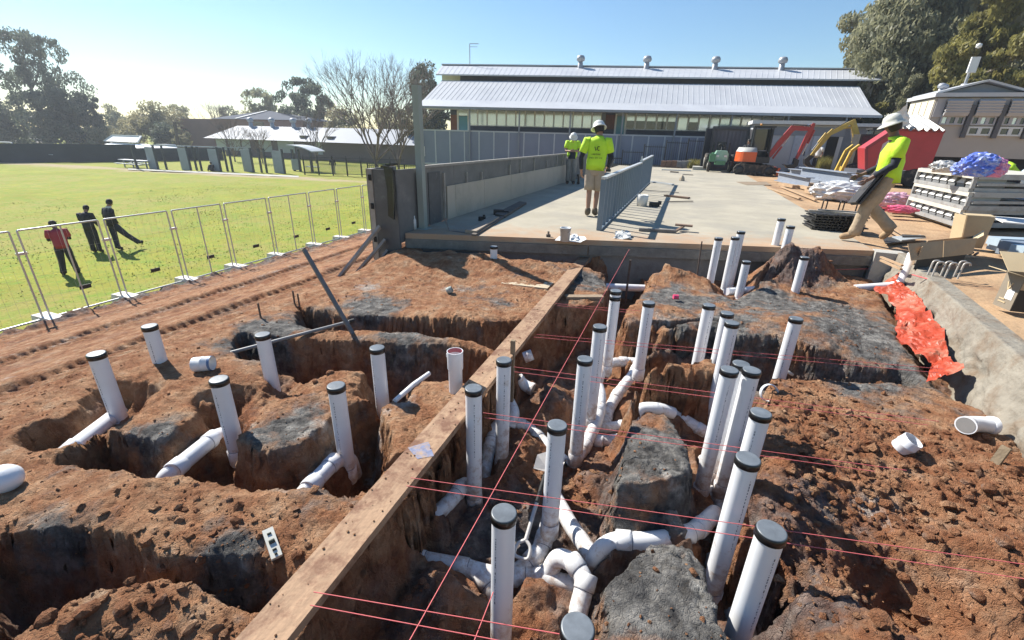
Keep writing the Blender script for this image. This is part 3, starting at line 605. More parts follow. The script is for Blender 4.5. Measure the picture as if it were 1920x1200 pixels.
# lower roof with sheet ribs and a flatter skirt, clerestory, upper roof
ur0, zr0 = bl(828, 151, 4.2); ur1, _ = bl(1612, 160, 4.2); uk0, zk = bl(795, 184, .9)[0], bl(800, 186, .9)[1]
uk1 = bl(1632, 190, .9)[0]
P = [bw(-.15, ze, -.5), bw(u_end+.2, ze, -.5), bw(uk1+.2, zk, .9), bw(uk0, zk, .9)]; mb = MB(); mb.add(P, [(0, 1, 2, 3)]); part('roof_skirt', mb, STEELROOF, sch)
P2 = [bw(uk0, zk, .9), bw(uk1+.2, zk, .9), bw(ur1, zr0, 4.2), bw(ur0, zr0, 4.2)]; mb = MB(); mb.add(P2, [(0, 1, 2, 3)]); rf = part('lower_roof', mb, STEELROOF, sch)
mb = MB(); ns = 84
for i in range(ns):
    t = (i+.5)/ns; a = P2[0].lerp(P2[1], t); b = P2[3].lerp(P2[2], t); mb.beam(a+UP*.002, b+UP*.002, .035, .026, up=(0, 0, 1))
ribs = part('rib', mb, STEELROOF, rf); ribs['kind'] = 'stuff'
mb = MB(); mb.add([P[0], P2[0], P2[3], bw(ur0, ze, 4.2)], [(0, 1, 2, 3)]); mb.add([P[1], P2[1], P2[2], bw(ur1, ze, 4.2)], [(3, 2, 1, 0)]); part('gable', mb, DARKB, sch)
mb = MB(); bbox(mb, -.2, u_end+.2, ze-.16, ze-.01, -.58, -.50); part('gutter', mb, GREYP, sch)
mb = MB(); bbox(mb, -.1, u_end, ze-.06, ze-.02, -.48, WD+.1); part('soffit', mb, mat('soffit', (.45, .45, .45), .8), sch)
uc0, uc1 = bl(863, 145, 5.2)[0], bl(1614, 145, 5.2)[0]; zc1 = bl(900, 138, 5.2)[1]
mb = MB(); bbox(mb, uc0, uc1, zr0-.8, zc1+.1, 5.2, 9); part('clerestory', mb, DARKB, sch)
mb = MB(); bbox(mb, uc0-1.6, uc0-.01, zr0-.5, zc1-.1, 5.5, 8.5); part('gable_end', mb, TRIMW, sch); mb = MB(); bbox(mb, uc1+.01, uc1+1.2, zr0-.5, zc1-.1, 5.5, 8.5); part('gable_end', mb, TRIMW, sch)
ut0, zt0 = bl(817, 138.5, 4.4); ut1 = bl(1676, 147, 4.4)[0]; uq0, zq = bl(829, 122, 7.4); uq1 = bl(1674, 130, 7.4)[0]
P3 = [bw(ut0, zt0, 4.4), bw(ut1, zt0, 4.4), bw(uq1, zq, 7.4), bw(uq0, zq, 7.4)]; mb = MB(); mb.prism(P3, -UP*.1); up_ = part('upper_roof', mb, STEELROOF, sch)
mb = MB()
for i in range(ns):
    t = (i+.5)/ns; a = P3[0].lerp(P3[1], t); b = P3[3].lerp(P3[2], t); mb.beam(a+UP*.002, b+UP*.002, .035, .026)
q = part('rib', mb, STEELROOF, up_); q['kind'] = 'stuff'
mb = MB(); mb.beam(bw(uq0, zq+.04, 7.4), bw(uq1, zq+.04, 7.4), .4, .08); part('ridge_cap', mb, STEELROOF, sch)
VENT = mat('vent_metal', (.36, .37, .40), .45, .1, 3, metal=.3)
def roof_vent(p, s, parent):
    mb = MB(); mb.lathe([(.3*s, -.5*s), (.26*s, .45*s), (.2*s, .5*s)], p, 12); v = part('roof_vent', mb, VENT, parent)
    mb = MB(); mb.lathe([(.2*s, .5*s), (.42*s, .62*s), (.46*s, .85*s), (.34*s, 1.08*s), (.05*s, 1.16*s), (0, 1.16*s)], p, 14); part('vent_cowl', mb, VENT, v)
for px in (1088, 1212, 1340, 1465):
    u, z = bl(px, 124, 7.1); roof_vent(bw(u, zq-.1, 7.0), .75, sch)
mb = MB(); p = bw(bl(881, 120, 7.4)[0], zq, 7.4); h = bl(881, 82, 7.4)[1]-zq; mb.tube([p, p+UP*h], .035, 6); mb.beam(p+UP*h, p+UP*h+BU*.75, .03, .05); mb.beam(p+UP*(h-.22), p+UP*(h-.22)+BU*.65, .03, .03); part('aerial', mb, VENT, sch)
# black bar fence in front of the school
FENCE = mat('black_bar_fence', (.02, .022, .025), .5)
t = None; nf = 17
fb0 = PV(690, 320, B0+BN*2.2, (BN.x, BN.y)); L0 = (fb0-(B0+BN*2.2)).dot(BU); L1 = bl(1330, 280, -2.2)[0]
fn = thing('bar_fence', 'black vertical bar fence along the foot of the school building', 'fence', bw(L0, -2.4, -2.2))
for i in range(nf):
    u0 = L0+(L1-L0)*i/nf; u1 = L0+(L1-L0)*(i+1)/nf; zg = -2.45+2.2*smooth(8, 19, np.array(u0)); zt = zg+2.0 if u0 < 8 else max(zg+1.9, bl(1100, 258, -2.2)[1]*0+zg+2.0)
    mb = MB(); mb.box(bw(u0, (zg+zt)/2, -2.2), (.07, .07, zt-zg), RB); part('post', mb, FENCE, fn)
    mb = MB()
    for z in (zg+.2, zt-.15): mb.box(bw((u0+u1)/2, z, -2.2), (u1-u0-.08, .035, .04), RB)
    k = int((u1-u0)/.13)
    for j in range(1, k): mb.box(bw(u0+(u1-u0)*j/k, (zg+zt)/2, -2.2), (.022, .02, zt-zg-.1), RB)
    part('bar_panel', mb, FENCE, fn, kind='stuff')
# ---- the modular building on the right
GM = mat('mauve_grey_cladding', (.43, .415, .42), .7, .06, 1); TAUPE = mat('taupe_wall', (.43, .385, .335), .8, .05, 1)
Ym = 27.5
def md(px, py): return PY(px, py, Ym)
c0 = md(1757, 183); kx = ray(1700, 220); DM = min(6., c0.x*kx[1]/kx[0]-Ym); print('DM', DM)
mod = thing('modular_building', 'raised demountable classroom with sunlit cream end wall and louvred windows', 'building', (md(1745, 300).x, Ym, -.02))
c0 = md(1757, 183); xl = c0.x; zt = c0.z; zb = md(1740, 293).z; xr = xl+16
mb = MB(); mb.box(((xl+xr)/2, Ym+DM/2, (zt+zb)/2), (xr-xl, DM, zt-zb)); part('wall', mb, TAUPE, mod)
mb = MB(); mb.box((xl-.02, Ym+DM/2, (zt+zb)/2+.2), (.03, DM-.1, zt-zb-.5)); part('end_wall', mb, CREAM, mod)
mb = MB()
for k in range(1, 4): mb.box((xl-.05, Ym+DM*k/4, (zt+zb)/2+.2), (.03, .06, zt-zb-.6))
part('batten', mb, CREAM, mod)
mb = MB(); mb.box(((xl+xr)/2, Ym+DM/2, zt+.1), (xr-xl+.3, DM+.4, .16)); part('roof', mb, STEELROOF, mod)
gp = md(1850, 165); mb = MB(); mb.prism([(gp.x-1.5, Ym+.3, zt+.19), (gp.x+1.5, Ym+.3, zt+.19), (gp.x, Ym+.3, gp.z+.2)], (0, DM-.6, 0)); part('gable_roof', mb, GREYP, mod)
mb = MB()
for a, b in (((gp.x-1.65, zt+.15), (gp.x, gp.z+.25)), ((gp.x+1.65, zt+.15), (gp.x, gp.z+.25))):
    mb.beam((a[0], Ym+DM/2, a[1]+.05), (b[0], Ym+DM/2, b[1]+.05), DM, .08, up=(0, 0, 1))
part('gable_sheet', mb, STEELROOF, mod)
zl0, zl1 = md(1760, 215).z, md(1760, 189).z; zw0, zw1 = md(1760, 234).z, md(1760, 217).z; zv0, zv1 = md(1810, 254).z, md(1810, 237).z
mb = MB(); mb.box(((xl+xr)/2, Ym-.02, (zl0+zl1)/2), (xr-xl-.1, .04, zl1-zl0+.2)); part('upper_band', mb, GM, mod)
bays = [md(x, 220).x for x in (1757, 1815, 1874, 1932, 1990)]
for i in range(4):
    x0, x1 = bays[i]+.12, bays[i+1]-.12
    sc = MB()
    mb = MB(); mb.box(((x0+x1)/2, Ym-.10, (zl0+zl1)/2), (x1-x0, .05, zl1-zl0)); pn = part('louvre_bay', mb, DARKB, mod)
    for k in range(5):
        mb = MB(); mb.box(((x0+x1)/2, Ym-.18, zl0+(zl1-zl0)*(k+.5)/5), (x1-x0, .16, .17), Matrix.Rotation(.5, 3, 'X')); part('louvre', mb, GM, pn)
    nn = 3
    for k in range(nn):
        a = x0+(x1-x0)*k/nn; b = x0+(x1-x0)*(k+1)/nn; f = MB(); w = .06
        for q in ((a, a+w, zw0, zw1), (b-w, b, zw0, zw1), (a+w, b-w, zw0, zw0+w), (a+w, b-w, zw1-w, zw1)): f.box(((q[0]+q[1])/2, Ym-.06, (q[2]+q[3])/2), (q[1]-q[0], .08, q[3]-q[2]))
        fr = part('window', f, GM, mod); mb = MB(); mb.box(((a+b)/2, Ym-.04, (zw0+zw1)/2), (b-a-2*w, .02, zw1-zw0-2*w)); part('pane', mb, [GL_L, GL_D, GL_D, GL_L, GL_D][(i*2+k) % 5], fr)
    if i:
        for k in range(2):
            a = x0+(x1-x0)*k/2; b = x0+(x1-x0)*(k+1)/2; f = MB(); w = .07
            for q in ((a, a+w, zv0, zv1), (b-w, b, zv0, zv1), (a+w, b-w, zv0, zv0+w), (a+w, b-w, zv1-w, zv1)): f.box(((q[0]+q[1])/2, Ym-.05, (q[2]+q[3])/2), (q[1]-q[0], .08, q[3]-q[2]))
            fr = part('window', f, TRIMW, mod); mb = MB(); mb.box(((a+b)/2, Ym-.03, (zv0+zv1)/2), (b-a-2*w, .02, zv1-zv0-2*w)); part('pane', mb, GL_D, fr)
for i in range(1, 4):
    mb = MB(); mb.box((bays[i], Ym-.12, (zv0+zt)/2-.2), (.16, .14, zt-zv0-.2)); part('downpipe', mb, mat('dark_grey_pipe', (.10, .095, .10), .6), mod)
for k in range(8):
    mb = MB(); mb.box((xl+.3+k*2.2, Ym+.4, (zb-.02)/2), (.12, .12, zb+.02)); part('stump', mb, mat('steel_stump', (.16, .16, .17), .6), mod)
mb = MB(); mb.box(((xl+xr)/2, Ym+DM-.3, zb/2-.1), (xr-xl, .1, zb+.2)); part('back_skirt', mb, DARKB, mod)
for px, dx in ((1774, 0), (1787, .4), (1822, .2)):
    p = md(px, 182); roof_vent(Vector((p.x+.2, Ym+DM*.5+dx, zt+.3)), .36, mod)
# the pole lamp beyond it
p = PY(1805, 170, 33); q = PY(1830, 112, 33); mb = MB(); mb.tube([(p.x, 33, -.02), (p.x, 33, q.z)], .07, 8)
t = thing('flood_light_pole', 'tall flood light pole with pale rectangular lamp above the demountable roof', 'light pole', (p.x, 33, -.02)); part('pole', mb, VENT, t)
mb = MB(); mb.box((p.x, 32.85, q.z-.25), (.36, .12, .72)); part('lamp_head', mb, TRIMW, t)
mb = MB(); mb.lathe([(.0, 0), (.12, .05), (.12, .2), (0, .25)], (p.x, 33, q.z+.5), 10); part('lamp_cap', mb, TRIMW, t)
# ---- grey gate, white site sheds on the yard
Yg = 31.9
a, b = PY(1325, 318, Yg), PY(1388, 318, Yg); zt = PY(1350, 240, Yg).z
GATE = mat('purple_grey_sheet', (.17, .15, .155), .75, .2, 1.2); GF = mat('dark_steel_frame', (.06, .06, .065), .5)
t = thing('shed_container', 'dull purple grey site container with open doors behind the green tractor', 'container', ((a.x+b.x)/2, Yg, -.02))
mb = MB(); mb.box(((a.x+b.x)/2, Yg+1.2, zt/2), (b.x-a.x, 2.2, zt)); part('body', mb, GATE, t)
for k in range(9):
    x = a.x+(b.x-a.x)*(k+.5)/9; mb = MB(); mb.box((x, Yg+.07, zt/2), (.12, .05, zt-.3)); part('panel', mb, GATE, t)
mb = MB(); mb.box(((a.x+b.x)/2, Yg+.03, zt+.02), (b.x-a.x+.15, .16, .16)); mb.box((a.x-.04, Yg, zt/2), (.12, .16, zt)); mb.box((b.x+.04, Yg, zt/2), (.12, .16, zt)); part('frame', mb, GF, t)
for sx, xx in ((-1, a.x-.1), (1, b.x+.1)):
    mb = MB(); mb.beam((xx, Yg-.1, zt/2), (xx+sx*.35, Yg-1.1, zt/2), .05, zt-.1); part('door', mb, GF, t)
a, b = PY(1398, 318, 33.2), PY(1565, 318, 33.2); zt = PY(1480, 234, 33.2).z
t = thing('site_shed', 'long white site shed with open doorway behind the excavators', 'shed', ((a.x+b.x)/2, 33.2, -.02)); WHT = mat('dull_white_sheet', (.50, .52, .54), .6, .06, 1)
mb = MB(); mb.box(((a.x+b.x)/2, 34.6, zt/2), (b.x-a.x, 2.6, zt)); part('wall', mb, WHT, t)
mb = MB(); mb.box(((a.x+b.x)/2, 34.5, zt+.12), (b.x-a.x+.4, 3.2, .2)); part('roof', mb, TRIMW, t)
mb = MB(); mb.box(((a.x+b.x)/2, 33.27, zt-.35), (b.x-a.x, .06, .5)); part('fascia', mb, GREYP, t)
for p0, p1 in ((1399, 1417), (1600-58, 1562)):
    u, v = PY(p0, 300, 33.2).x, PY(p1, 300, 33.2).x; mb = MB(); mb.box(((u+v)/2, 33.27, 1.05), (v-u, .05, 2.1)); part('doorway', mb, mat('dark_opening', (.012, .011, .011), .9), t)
for p0, p1 in ((1418, 1424), (1480, 1512), (1515, 1538)):
    u, v = PY(p0, 300, 33.2).x, PY(p1, 300, 33.2).x; mb = MB(); mb.box(((u+v)/2, 33.26, 1.1), (v-u, .08, 1.9)); d = part('door', mb, mat('pale_blue_door', (.40, .45, .52), .5), t)
    mb = MB(); mb.box((v-.2, 33.2, 1.05), (.05, .05, .25)); part('handle', mb, GF, d)
a, b = PY(1560, 318, 35.), PY(1700, 318, 35.); zt = PY(1600, 238, 35).z
t = thing('low_shed', 'low grey shed with flat pale roof at the right end of the school', 'shed', ((a.x+b.x)/2, 35, -.02)); mb = MB(); mb.box(((a.x+b.x)/2, 37, zt/2), (b.x-a.x, 4, zt)); part('wall', mb, GREYP, t); mb = MB(); mb.box(((a.x+b.x)/2, 36.9, zt+.1), (b.x-a.x+.5, 4.4, .18)); part('roof', mb, TRIMW, t)
# ---- buildings beyond the field
ZF = -2.5
def far_wall(px0, px1, py_top, Y): 
    a = PY(px0, 280, Y); b = PY(px1, 280, Y); return a.x, b.x, PY((px0+px1)/2, py_top, Y).z
x0, x1, zt = far_wall(328, 575, 224, 70)
t = thing('brick_hall', 'large red brick hall with grey hipped roof beyond the playing field', 'building', ((x0+x1)/2, 74, ZF))
mb = MB(); mb.box(((x0+x1)/2, 76, (zt+ZF)/2), (x1-x0, 12, zt-ZF)); part('wall', mb, mat('far_brick', (.24, .135, .105), .9, .1, .4), t)
mb = MB(); ap = PY(470, 208, 72); ea, eb = PY(395, 226, 70).x, PY(560, 226, 70).x
mb.add([(ea, 69.6, zt+.05), (eb, 69.6, zt+.05), (eb, 82, zt+.05), (ea, 82, zt+.05), (ap.x-1, 76, ap.z+.2), (ap.x+1, 76, ap.z+.2)], [(0, 1, 5, 4), (1, 2, 5), (2, 3, 4, 5), (3, 0, 4)]); part('roof', mb, mat('far_roof', (.10, .11, .135), .95, spec=.1), t)
mb = MB(); mb.beam((ap.x, 75.8, ap.z+.25), (ap.x-1.5, 69.6, zt+.15), .5, .1); part('flashing', mb, TRIMW, t)
mb = MB(); mb.box((PY(485, 233, 69.9).x, 69.95, PY(485, 233, 69.9).z), (2.4, .1, .9)); part('window', mb, GL_D, t)
x0, x1, ze2 = far_wall(400, 790, 266, 58); zr = PY(550, 238, 62).z
t = thing('hipped_hall', 'low building with pale hipped metal roof and four roof vents across the field', 'building', ((x0+x1)/2, 58, ZF))
mb = MB(); mb.box(((x0+x1)/2+.6, 63.2, (ze2+ZF)/2), (x1-x0-1.2, 8, ze2-ZF)); part('wall', mb, mat('far_wall', (.12, .10, .10), .9), t)
xa = PY(440, 238, 62).x; mb = MB(); mb.add([(x0-1.0, 57.4, ze2), (x1, 57.4, ze2), (x1, 62.6, zr), (xa, 62.6, zr), (x0-1.0, 68, ze2)], [(0, 1, 2, 3), (0, 3, 4)]); mb.add([(x0-1, 68, ze2), (x1, 68, ze2), (x1, 62.6, zr), (xa, 62.6, zr)], [(0, 3, 2, 1)])
part('roof', mb, mat('pale_far_roof', (.24, .265, .31), .7, .05, .3), t)
for px in (467, 507, 547, 576): roof_vent(Vector((PY(px, 236, 62).x, 62.4, zr)), 1.15, t)
for px, py in ((576, 256), (627, 260)):
    p = PY(px, py, 59.5); mb = MB(); mb.box((p.x, 58.9, ze2+(zr-ze2)*.32), (1.0, 1.0, .35)); part('skylight', mb, GL_D, t)
for px0, px1 in ((408, 425), (430, 452), (455, 470), (487, 510), (522, 552), (590, 604)):
    a, b = PY(px0, 280, 59.1).x, PY(px1, 280, 59.1).x; mb = MB(); mb.box(((a+b)/2, 59.15, ZF+1.9), (b-a, .1, 2.2)); f = part('window', mb, mat('far_window', (.30, .36, .40), .3), t)
p = PY(331, 262, 56); mb = MB(); mb.beam((p.x, 56, ZF), (PY(327, 228, 56).x, 56, PY(327, 228, 56).z), .35, .35); single('timber_pole', mb, mat('dark_timber', (.06, .045, .035), .9), 'dark timber pole standing before the brick hall', 'pole')
# white pavilion, picnic table
x0, x1, zt = far_wall(198, 272, 277, 44); t = thing('pavilion', 'small open pavilion with white hipped roof beside the row of shelter panels', 'pavilion', ((x0+x1)/2, 44, ZF))
zr = PY(232, 256, 46).z; xa, xb = PY(212, 256, 46).x, PY(262, 256, 46).x
mb = MB(); mb.add([(x0-.6, 43, zt), (x1+.6, 43, zt), (x1+.6, 49, zt), (x0-.6, 49, zt), (xa, 45.5, zr-.9), (xb, 45.5, zr-.9), (xb, 46.5, zr-.9), (xa, 46.5, zr-.9)], [(0, 1, 5, 4), (1, 2, 6, 5), (2, 3, 7, 6), (3, 0, 4, 7)]); part('roof', mb, mat('pavilion_roof', (.62, .65, .70), .4), t)
mb = MB(); mb.add([(xa-.6, 45, zr-.7), (xb+.6, 45, zr-.7), (xb+.3, 46, zr+.1), (xa-.1, 46, zr+.1)], [(0, 1, 2, 3)]); mb.beam((xa-.7, 45, zr-.68), (xa-.1, 46, zr+.15), .2, .14); mb.beam((xa-.1, 46, zr+.15), (xb+.3, 46, zr+.15), .14, .14); mb.beam((xb+.7, 45, zr-.68), (xb+.3, 46, zr+.15), .2, .14); part('lantern_roof', mb, TRIMW, t)
for x in (x0+.2, (x0+x1)/2, x1-.2):
    for y in (43.4, 48.5):
        mb = MB(); mb.box((x, y, (zt+ZF)/2), (.16, .16, zt-ZF)); part('post', mb, GREYP, t)
for px, py in ((243, 300), (268, 302)):
    c = G(px, py+14, ZF); t = thing('picnic_table', 'pale metal picnic table %s the white pavilion' % ('in front of' if px == 243 else 'to the right of'), 'table', c)
    mb = MB(); mb.box((c.x, c.y, ZF+.78), (1.9, .75, .06)); part('tabletop', mb, LIGHTP, t)
    for s in (-1, 1): mb = MB(); mb.box((c.x, c.y+s*.7, ZF+.45), (1.9, .3, .05)); part('bench', mb, LIGHTP, t)
    for s in (-1, 1): mb = MB(); mb.box((c.x+s*.7, c.y, ZF+.38), (.08, 1.4, .06)); mb.box((c.x+s*.7, c.y, ZF+.4), (.1, .1, .78)); part('leg', mb, GREYP, t)
# the row of grey posts and panels with a top rail
PN = mat('shelter_panel', (.27, .31, .34), .6, .1, 1); PD = mat('shelter_post', (.035, .045, .06), .5)
spots = [(258, 318, 0), (288, 317, 1), (313, 318, 0), (349, 319, 1), (374, 320, 2), (405, 321, 1), (432, 322, 2), (466, 322, 1), (496, 324, 2), (524, 325, 1)]
prev = None
for i, (px, py, k) in enumerate(spots):
    c = G(px, py, ZF); t = thing('shelter_frame', ['thin dark shelter post on the path edge by the pavilion' if i == 0 else 'thin dark shelter post left of the first grey panels', 'grey shelter panel between dark posts, %s in the row' % {1: 'first', 3: 'second', 5: 'third and child seated', 7: 'fourth', 9: 'last'}.get(i, ''), 'pair of dark shelter posts, %s in the row' % {4: 'first', 6: 'second', 8: 'third'}.get(i, '')][k], 'shelter frame', c, 'grey shelter frames along the path')
    H = 2.35
    for dx in ((0,) if k == 0 else (-.35, .35) if k == 2 else (.75,)):
        mb = MB(); mb.box((c.x+dx, c.y, ZF+H/2), (.15, .15, H)); part('post', mb, PD, t)
    if k == 1: mb = MB(); mb.box((c.x, c.y+.1, ZF+H/2-.1), (1.35, .12, H-.2)); part('panel', mb, PN, t)
    if prev is not None and 1 < i < 8:
        mb = MB(); mb.beam((prev.x, prev.y+.25, ZF+H-.02), (c.x, c.y+.25, ZF+H-.02), .12, .1); part('rail', mb, LIGHTP if i < 6 else PN, t)
    prev = c
c = G(568, 322, ZF); t = thing('bus_shelter', 'small shelter with curved pale roof at the end of the panel row', 'shelter', c)
mb = MB(); n = 8
pr = [(c.x-1.5+3.3*k/n, PY(560, 272, c.y).z-.55*(k/n)**2.5) for k in range(n+1)]
mb.prism([(x, c.y-.3, z) for x, z in pr]+[(x, c.y-.3, z-.1) for x, z in pr[::-1]], (0, 2, 0)); part('roof', mb, LIGHTP, t)
for dx in (-1.1, -.3, 1.3): mb = MB(); mb.box((c.x+dx, c.y, ZF+1.1), (.2, .2, 2.3)); part('post', mb, PD, t)
mb = MB(); mb.box((c.x-.8, c.y-.1, ZF+.7), (.9, .15, 1.1)); part('panel', mb, PN, t)
mb = MB(); mb.box((c.x+.5, c.y+1.0, ZF+.48), (1.7, .4, .08)); part('seat', mb, LIGHTP, t)
mb = MB(); mb.add([tuple(G(a, b, ZF+.03)) for a, b in ((240, 316), (560, 330), (560, 333), (240, 318.5))], [(0, 1, 2, 3)]); mb.v = [(x, y, ZF+.05) for x, y, z in mb.v]; struct('path', mb, CONC)
# low dark hedge fence along the far left, thin bar fences
for nm, p0, p1, h, lab in (('dark_fence', (-60, 306), (262, 303), 2.0, 'long dark solid fence below the left hand trees'), ('dark_fence', (262, 303), (420, 300), 1.6, 'low dark fence behind the row of shelter panels')):
    a, b = G(*p0, ZF), G(*p1, ZF); t = thing(nm, lab, 'fence', a); n = 14
    for k in range(n):
        u, v = a.lerp(b, k/n), a.lerp(b, (k+.999)/n); mb = MB(); mb.beam(u+UP*h/2, v+UP*h/2, .06, h); part('panel', mb, mat('dark_mesh_screen', (.022, .032, .045), .8, .3, .5), t)
a, b = G(572, 328, ZF), G(760, 334, ZF); t = thing('bar_fence', 'thin black bar fence on the grass below the bare trees', 'fence', a); n = 7
for k in range(n):
    u, v = a.lerp(b, k/n), a.lerp(b, (k+1)/n); mb = MB(); mb.box(u+UP*.95, (.09, .09, 1.9)); part('post', mb, FENCE, t); mb = MB()
    mb.beam(u+UP*.2, v+UP*.2, .03, .04); mb.beam(u+UP*1.7, v+UP*1.7, .03, .04)
    for j in range(1, 15): q = u.lerp(v, j/15); mb.box(q+UP*.95, (.022, .022, 1.6))
    part('bar_panel', mb, FENCE, t, kind='stuff')
a = G(6, 300, ZF); t = thing('goal_frame', 'pale metal goal frame at the far left edge of the field', 'goal', a); mb = MB(); q = G(50, 302, ZF)
mb.tube(fillet([a, a+UP*2., a+UP*2+Vector((3.2, 0, 0)), Vector((a.x+3.2, a.y, ZF))], .3), .07, 8); mb.tube([a+UP*.9, a+UP*.85+Vector((8, 1, 0))], .05, 6); part('frame', mb, LIGHTP, t)
for px, py, col, lab in ((20, 288, (.5, .46, .42), 'pale parked van half hidden behind the left hand trees'), (75, 290, (.34, .30, .28), 'brownish parked car behind the dark fence at the left'), (154, 291, (.55, .56, .57), 'silver parked car under the bushy trees'), (318, 296, (.6, .62, .65), 'white parked car seen between the shelter panels')):
    c = PY(px, py, 56); c.z = ZF; van = 'van' in lab; h = 2.1 if van else 1.45; t = thing('parked_car', lab, 'van' if van else 'car', c)
    prof = [(-2.1, .35), (2.1, .35), (2.15, .8), (1.5, .92), (1.0, h), (-1.3 if not van else -2.0, h), (-1.9 if not van else -2.1, .95)]
    mb = MB(); mb.prism([(c.x+x, c.y-.85, ZF+z) for x, z in prof], (0, 1.7, 0)); part('body', mb, mat('car_paint_%d' % px, col, .25), t)
    mb = MB(); mb.prism([(c.x+x, c.y-.87, ZF+z) for x, z in ((1.3, .98), (.95, h-.1), (-1.2, h-.1), (-1.6, 1.0))], (0, .02, 0)); part('window', mb, GL_D, t)
    for dx in (-1.35, 1.35): mb = MB(); mb.lathe([(0, -.1), (.33, -.1), (.33, .1), (0, .1)], (c.x+dx, c.y-.82, ZF+.33), 14, Matrix.Rotation(math.pi/2, 3, 'X')); part('wheel', mb, mat('tyre', (.015, .015, .015), .9), t)
# ================================================================== TREES
BARK = mat('grey_bark', (.20, .17, .14), .9, .25, 2, .5, 8)
DBARK = mat('dark_bark', (.085, .072, .06), .9, .25, 2, .5, 8)
def leaf_mat(name, c1, c2):
    M = bpy.data.materials.new(name); M.use_nodes = True; t = M.node_tree; n = t.nodes; L = t.links; b = n['Principled BSDF']
    tc = n.new('ShaderNodeTexCoord'); nz = n.new('ShaderNodeTexNoise'); nz.inputs['Scale'].default_value = .55; nz.inputs['Detail'].default_value = 8; nz.inputs['Roughness'].default_value = .75
    L.new(tc.outputs['Object'], nz.inputs['Vector']); r = n.new('ShaderNodeValToRGB'); r.color_ramp.elements[0].position = .35; r.color_ramp.elements[1].position = .68
    r.color_ramp.elements[0].color = list(c1)+[1]; r.color_ramp.elements[1].color = list(c2)+[1]; L.new(nz.outputs[0], r.inputs[0]); L.new(r.outputs[0], b.inputs['Base Color'])
    b.inputs['Roughness'].default_value = .55; tr = n.new('ShaderNodeBsdfTranslucent'); L.new(r.outputs[0], tr.inputs[0]); mx = n.new('ShaderNodeMixShader'); mx.inputs[0].default_value = .52
    L.new(b.outputs[0], mx.inputs[1]); L.new(tr.outputs[0], mx.inputs[2]); L.new(mx.outputs[0], n['Material Output'].inputs[0]); return M
LEAF = [leaf_mat('gum_leaves', (.17, .175, .105), (.38, .365, .225)), leaf_mat('dark_leaves', (.06, .08, .06), (.15, .17, .12)), leaf_mat('yellow_green_leaves', (.17, .165, .05), (.34, .30, .10)), leaf_mat('olive_leaves', (.19, .18, .10), (.40, .355, .21))]
def limbs(rg, H, R, lean, nb, spread):
    mb = MB(); tips = []
    top = Vector((lean[0], lean[1], H*.62)); pts = [Vector((0, 0, -.2))+top*k/6+Vector((rg.gauss(0, .03*H*k/6), rg.gauss(0, .03*H*k/6), 0)) for k in range(7)]
    mb.tube(pts, [R*(1-.12*k) for k in range(7)], 8)
    for i in range(nb):
        k = rg.randint(2, 6); s = pts[k]; a = rg.random()*6.28; L = H*rg.uniform(.25, .5)*spread
        q = s+Vector((math.cos(a)*L*.55, math.sin(a)*L*.55, L*.45)); e = q+Vector((math.cos(a+rg.gauss(0, .5))*L*.3, math.sin(a)*L*.3, L*.55))
        mb.tube([s, (s+q)/2+Vector((0, 0, -L*.04)), q, e], [R*.42, R*.3, R*.2, R*.07], 6); tips += [q, e, (q+e)/2]
    return mb, tips
def tree(name, label, base, H, Rw, leaf, n, seed, clumps=26, size=.35, droop=.5, low=.22, lean=(0, 0), bark=None, group=None, gap=1.0, cr=1.0):
    rg = random.Random(seed); rn = np.random.default_rng(seed)
    t = thing(name, label, 'tree', base, group)
    mb, tips = limbs(rg, H*.84, H*.028, lean, 9, 1.0); part('trunk', mb, bark or BARK, t, local=True)
    C = []
    for i in range(clumps):
        z = H*(low+(1-low)*rg.random()); f = (z/H-low)/(1-low); rr = Rw*math.sqrt(max(.05, 1-(1.75*(f-.42))**2))*gap
        a = rg.random()*6.28; d = rr*math.sqrt(rg.random()); C.append((math.cos(a)*d+lean[0]*f, math.sin(a)*d+lean[1]*f, min(z, H*.96), cr*Rw*rg.uniform(.20, .40)))
    for q in tips: C.append((q.x, q.y, q.z, cr*Rw*rg.uniform(.18, .32)))
    C = np.array(C); C[:, 2] = np.minimum(C[:, 2], H*.94); k = rn.integers(0, len(C), n); d = rn.normal(size=(n, 3)); d /= np.linalg.norm(d, axis=1)[:, None]
    rad = rn.random(n)**.30; P = C[k, :3]+d*(rad*C[k, 3])[:, None]*np.array([1, 1, .75]); P[:, 2] -= droop*.3*C[k, 3]*rn.random(n)
    u = rn.normal(size=(n, 3)); u[:, 2] -= droop*2; u /= np.linalg.norm(u, axis=1)[:, None]; v = np.cross(u, rn.normal(size=(n, 3))); v /= np.linalg.norm(v, axis=1)[:, None]
    s = size*(.6+.8*rn.random(n))[:, None]; V = np.stack([P-u*s*.5, P+v*s*.22, P+u*s*.5, P-v*s*.22], 1).reshape(-1, 3)
    part('crown', raw_mesh('crown', V, np.arange(4*n).reshape(-1, 4)), LEAF[leaf], t, local=True); return t
def tree_at(name, label, px, py_top, Y, wpx, leaf, n, seed, z0=ZF, py_base=None, **kw):
    top = PY(px, py_top, Y); base = Vector((top.x, Y, z0)); H = top.z-z0
    depth = np.dot(np.array([top.x, Y, top.z-CAM_H]), CF); return tree(name, label, base, H, wpx*.5*depth/F, leaf, n, seed, **kw)
GT = 'trees beyond the playing field'
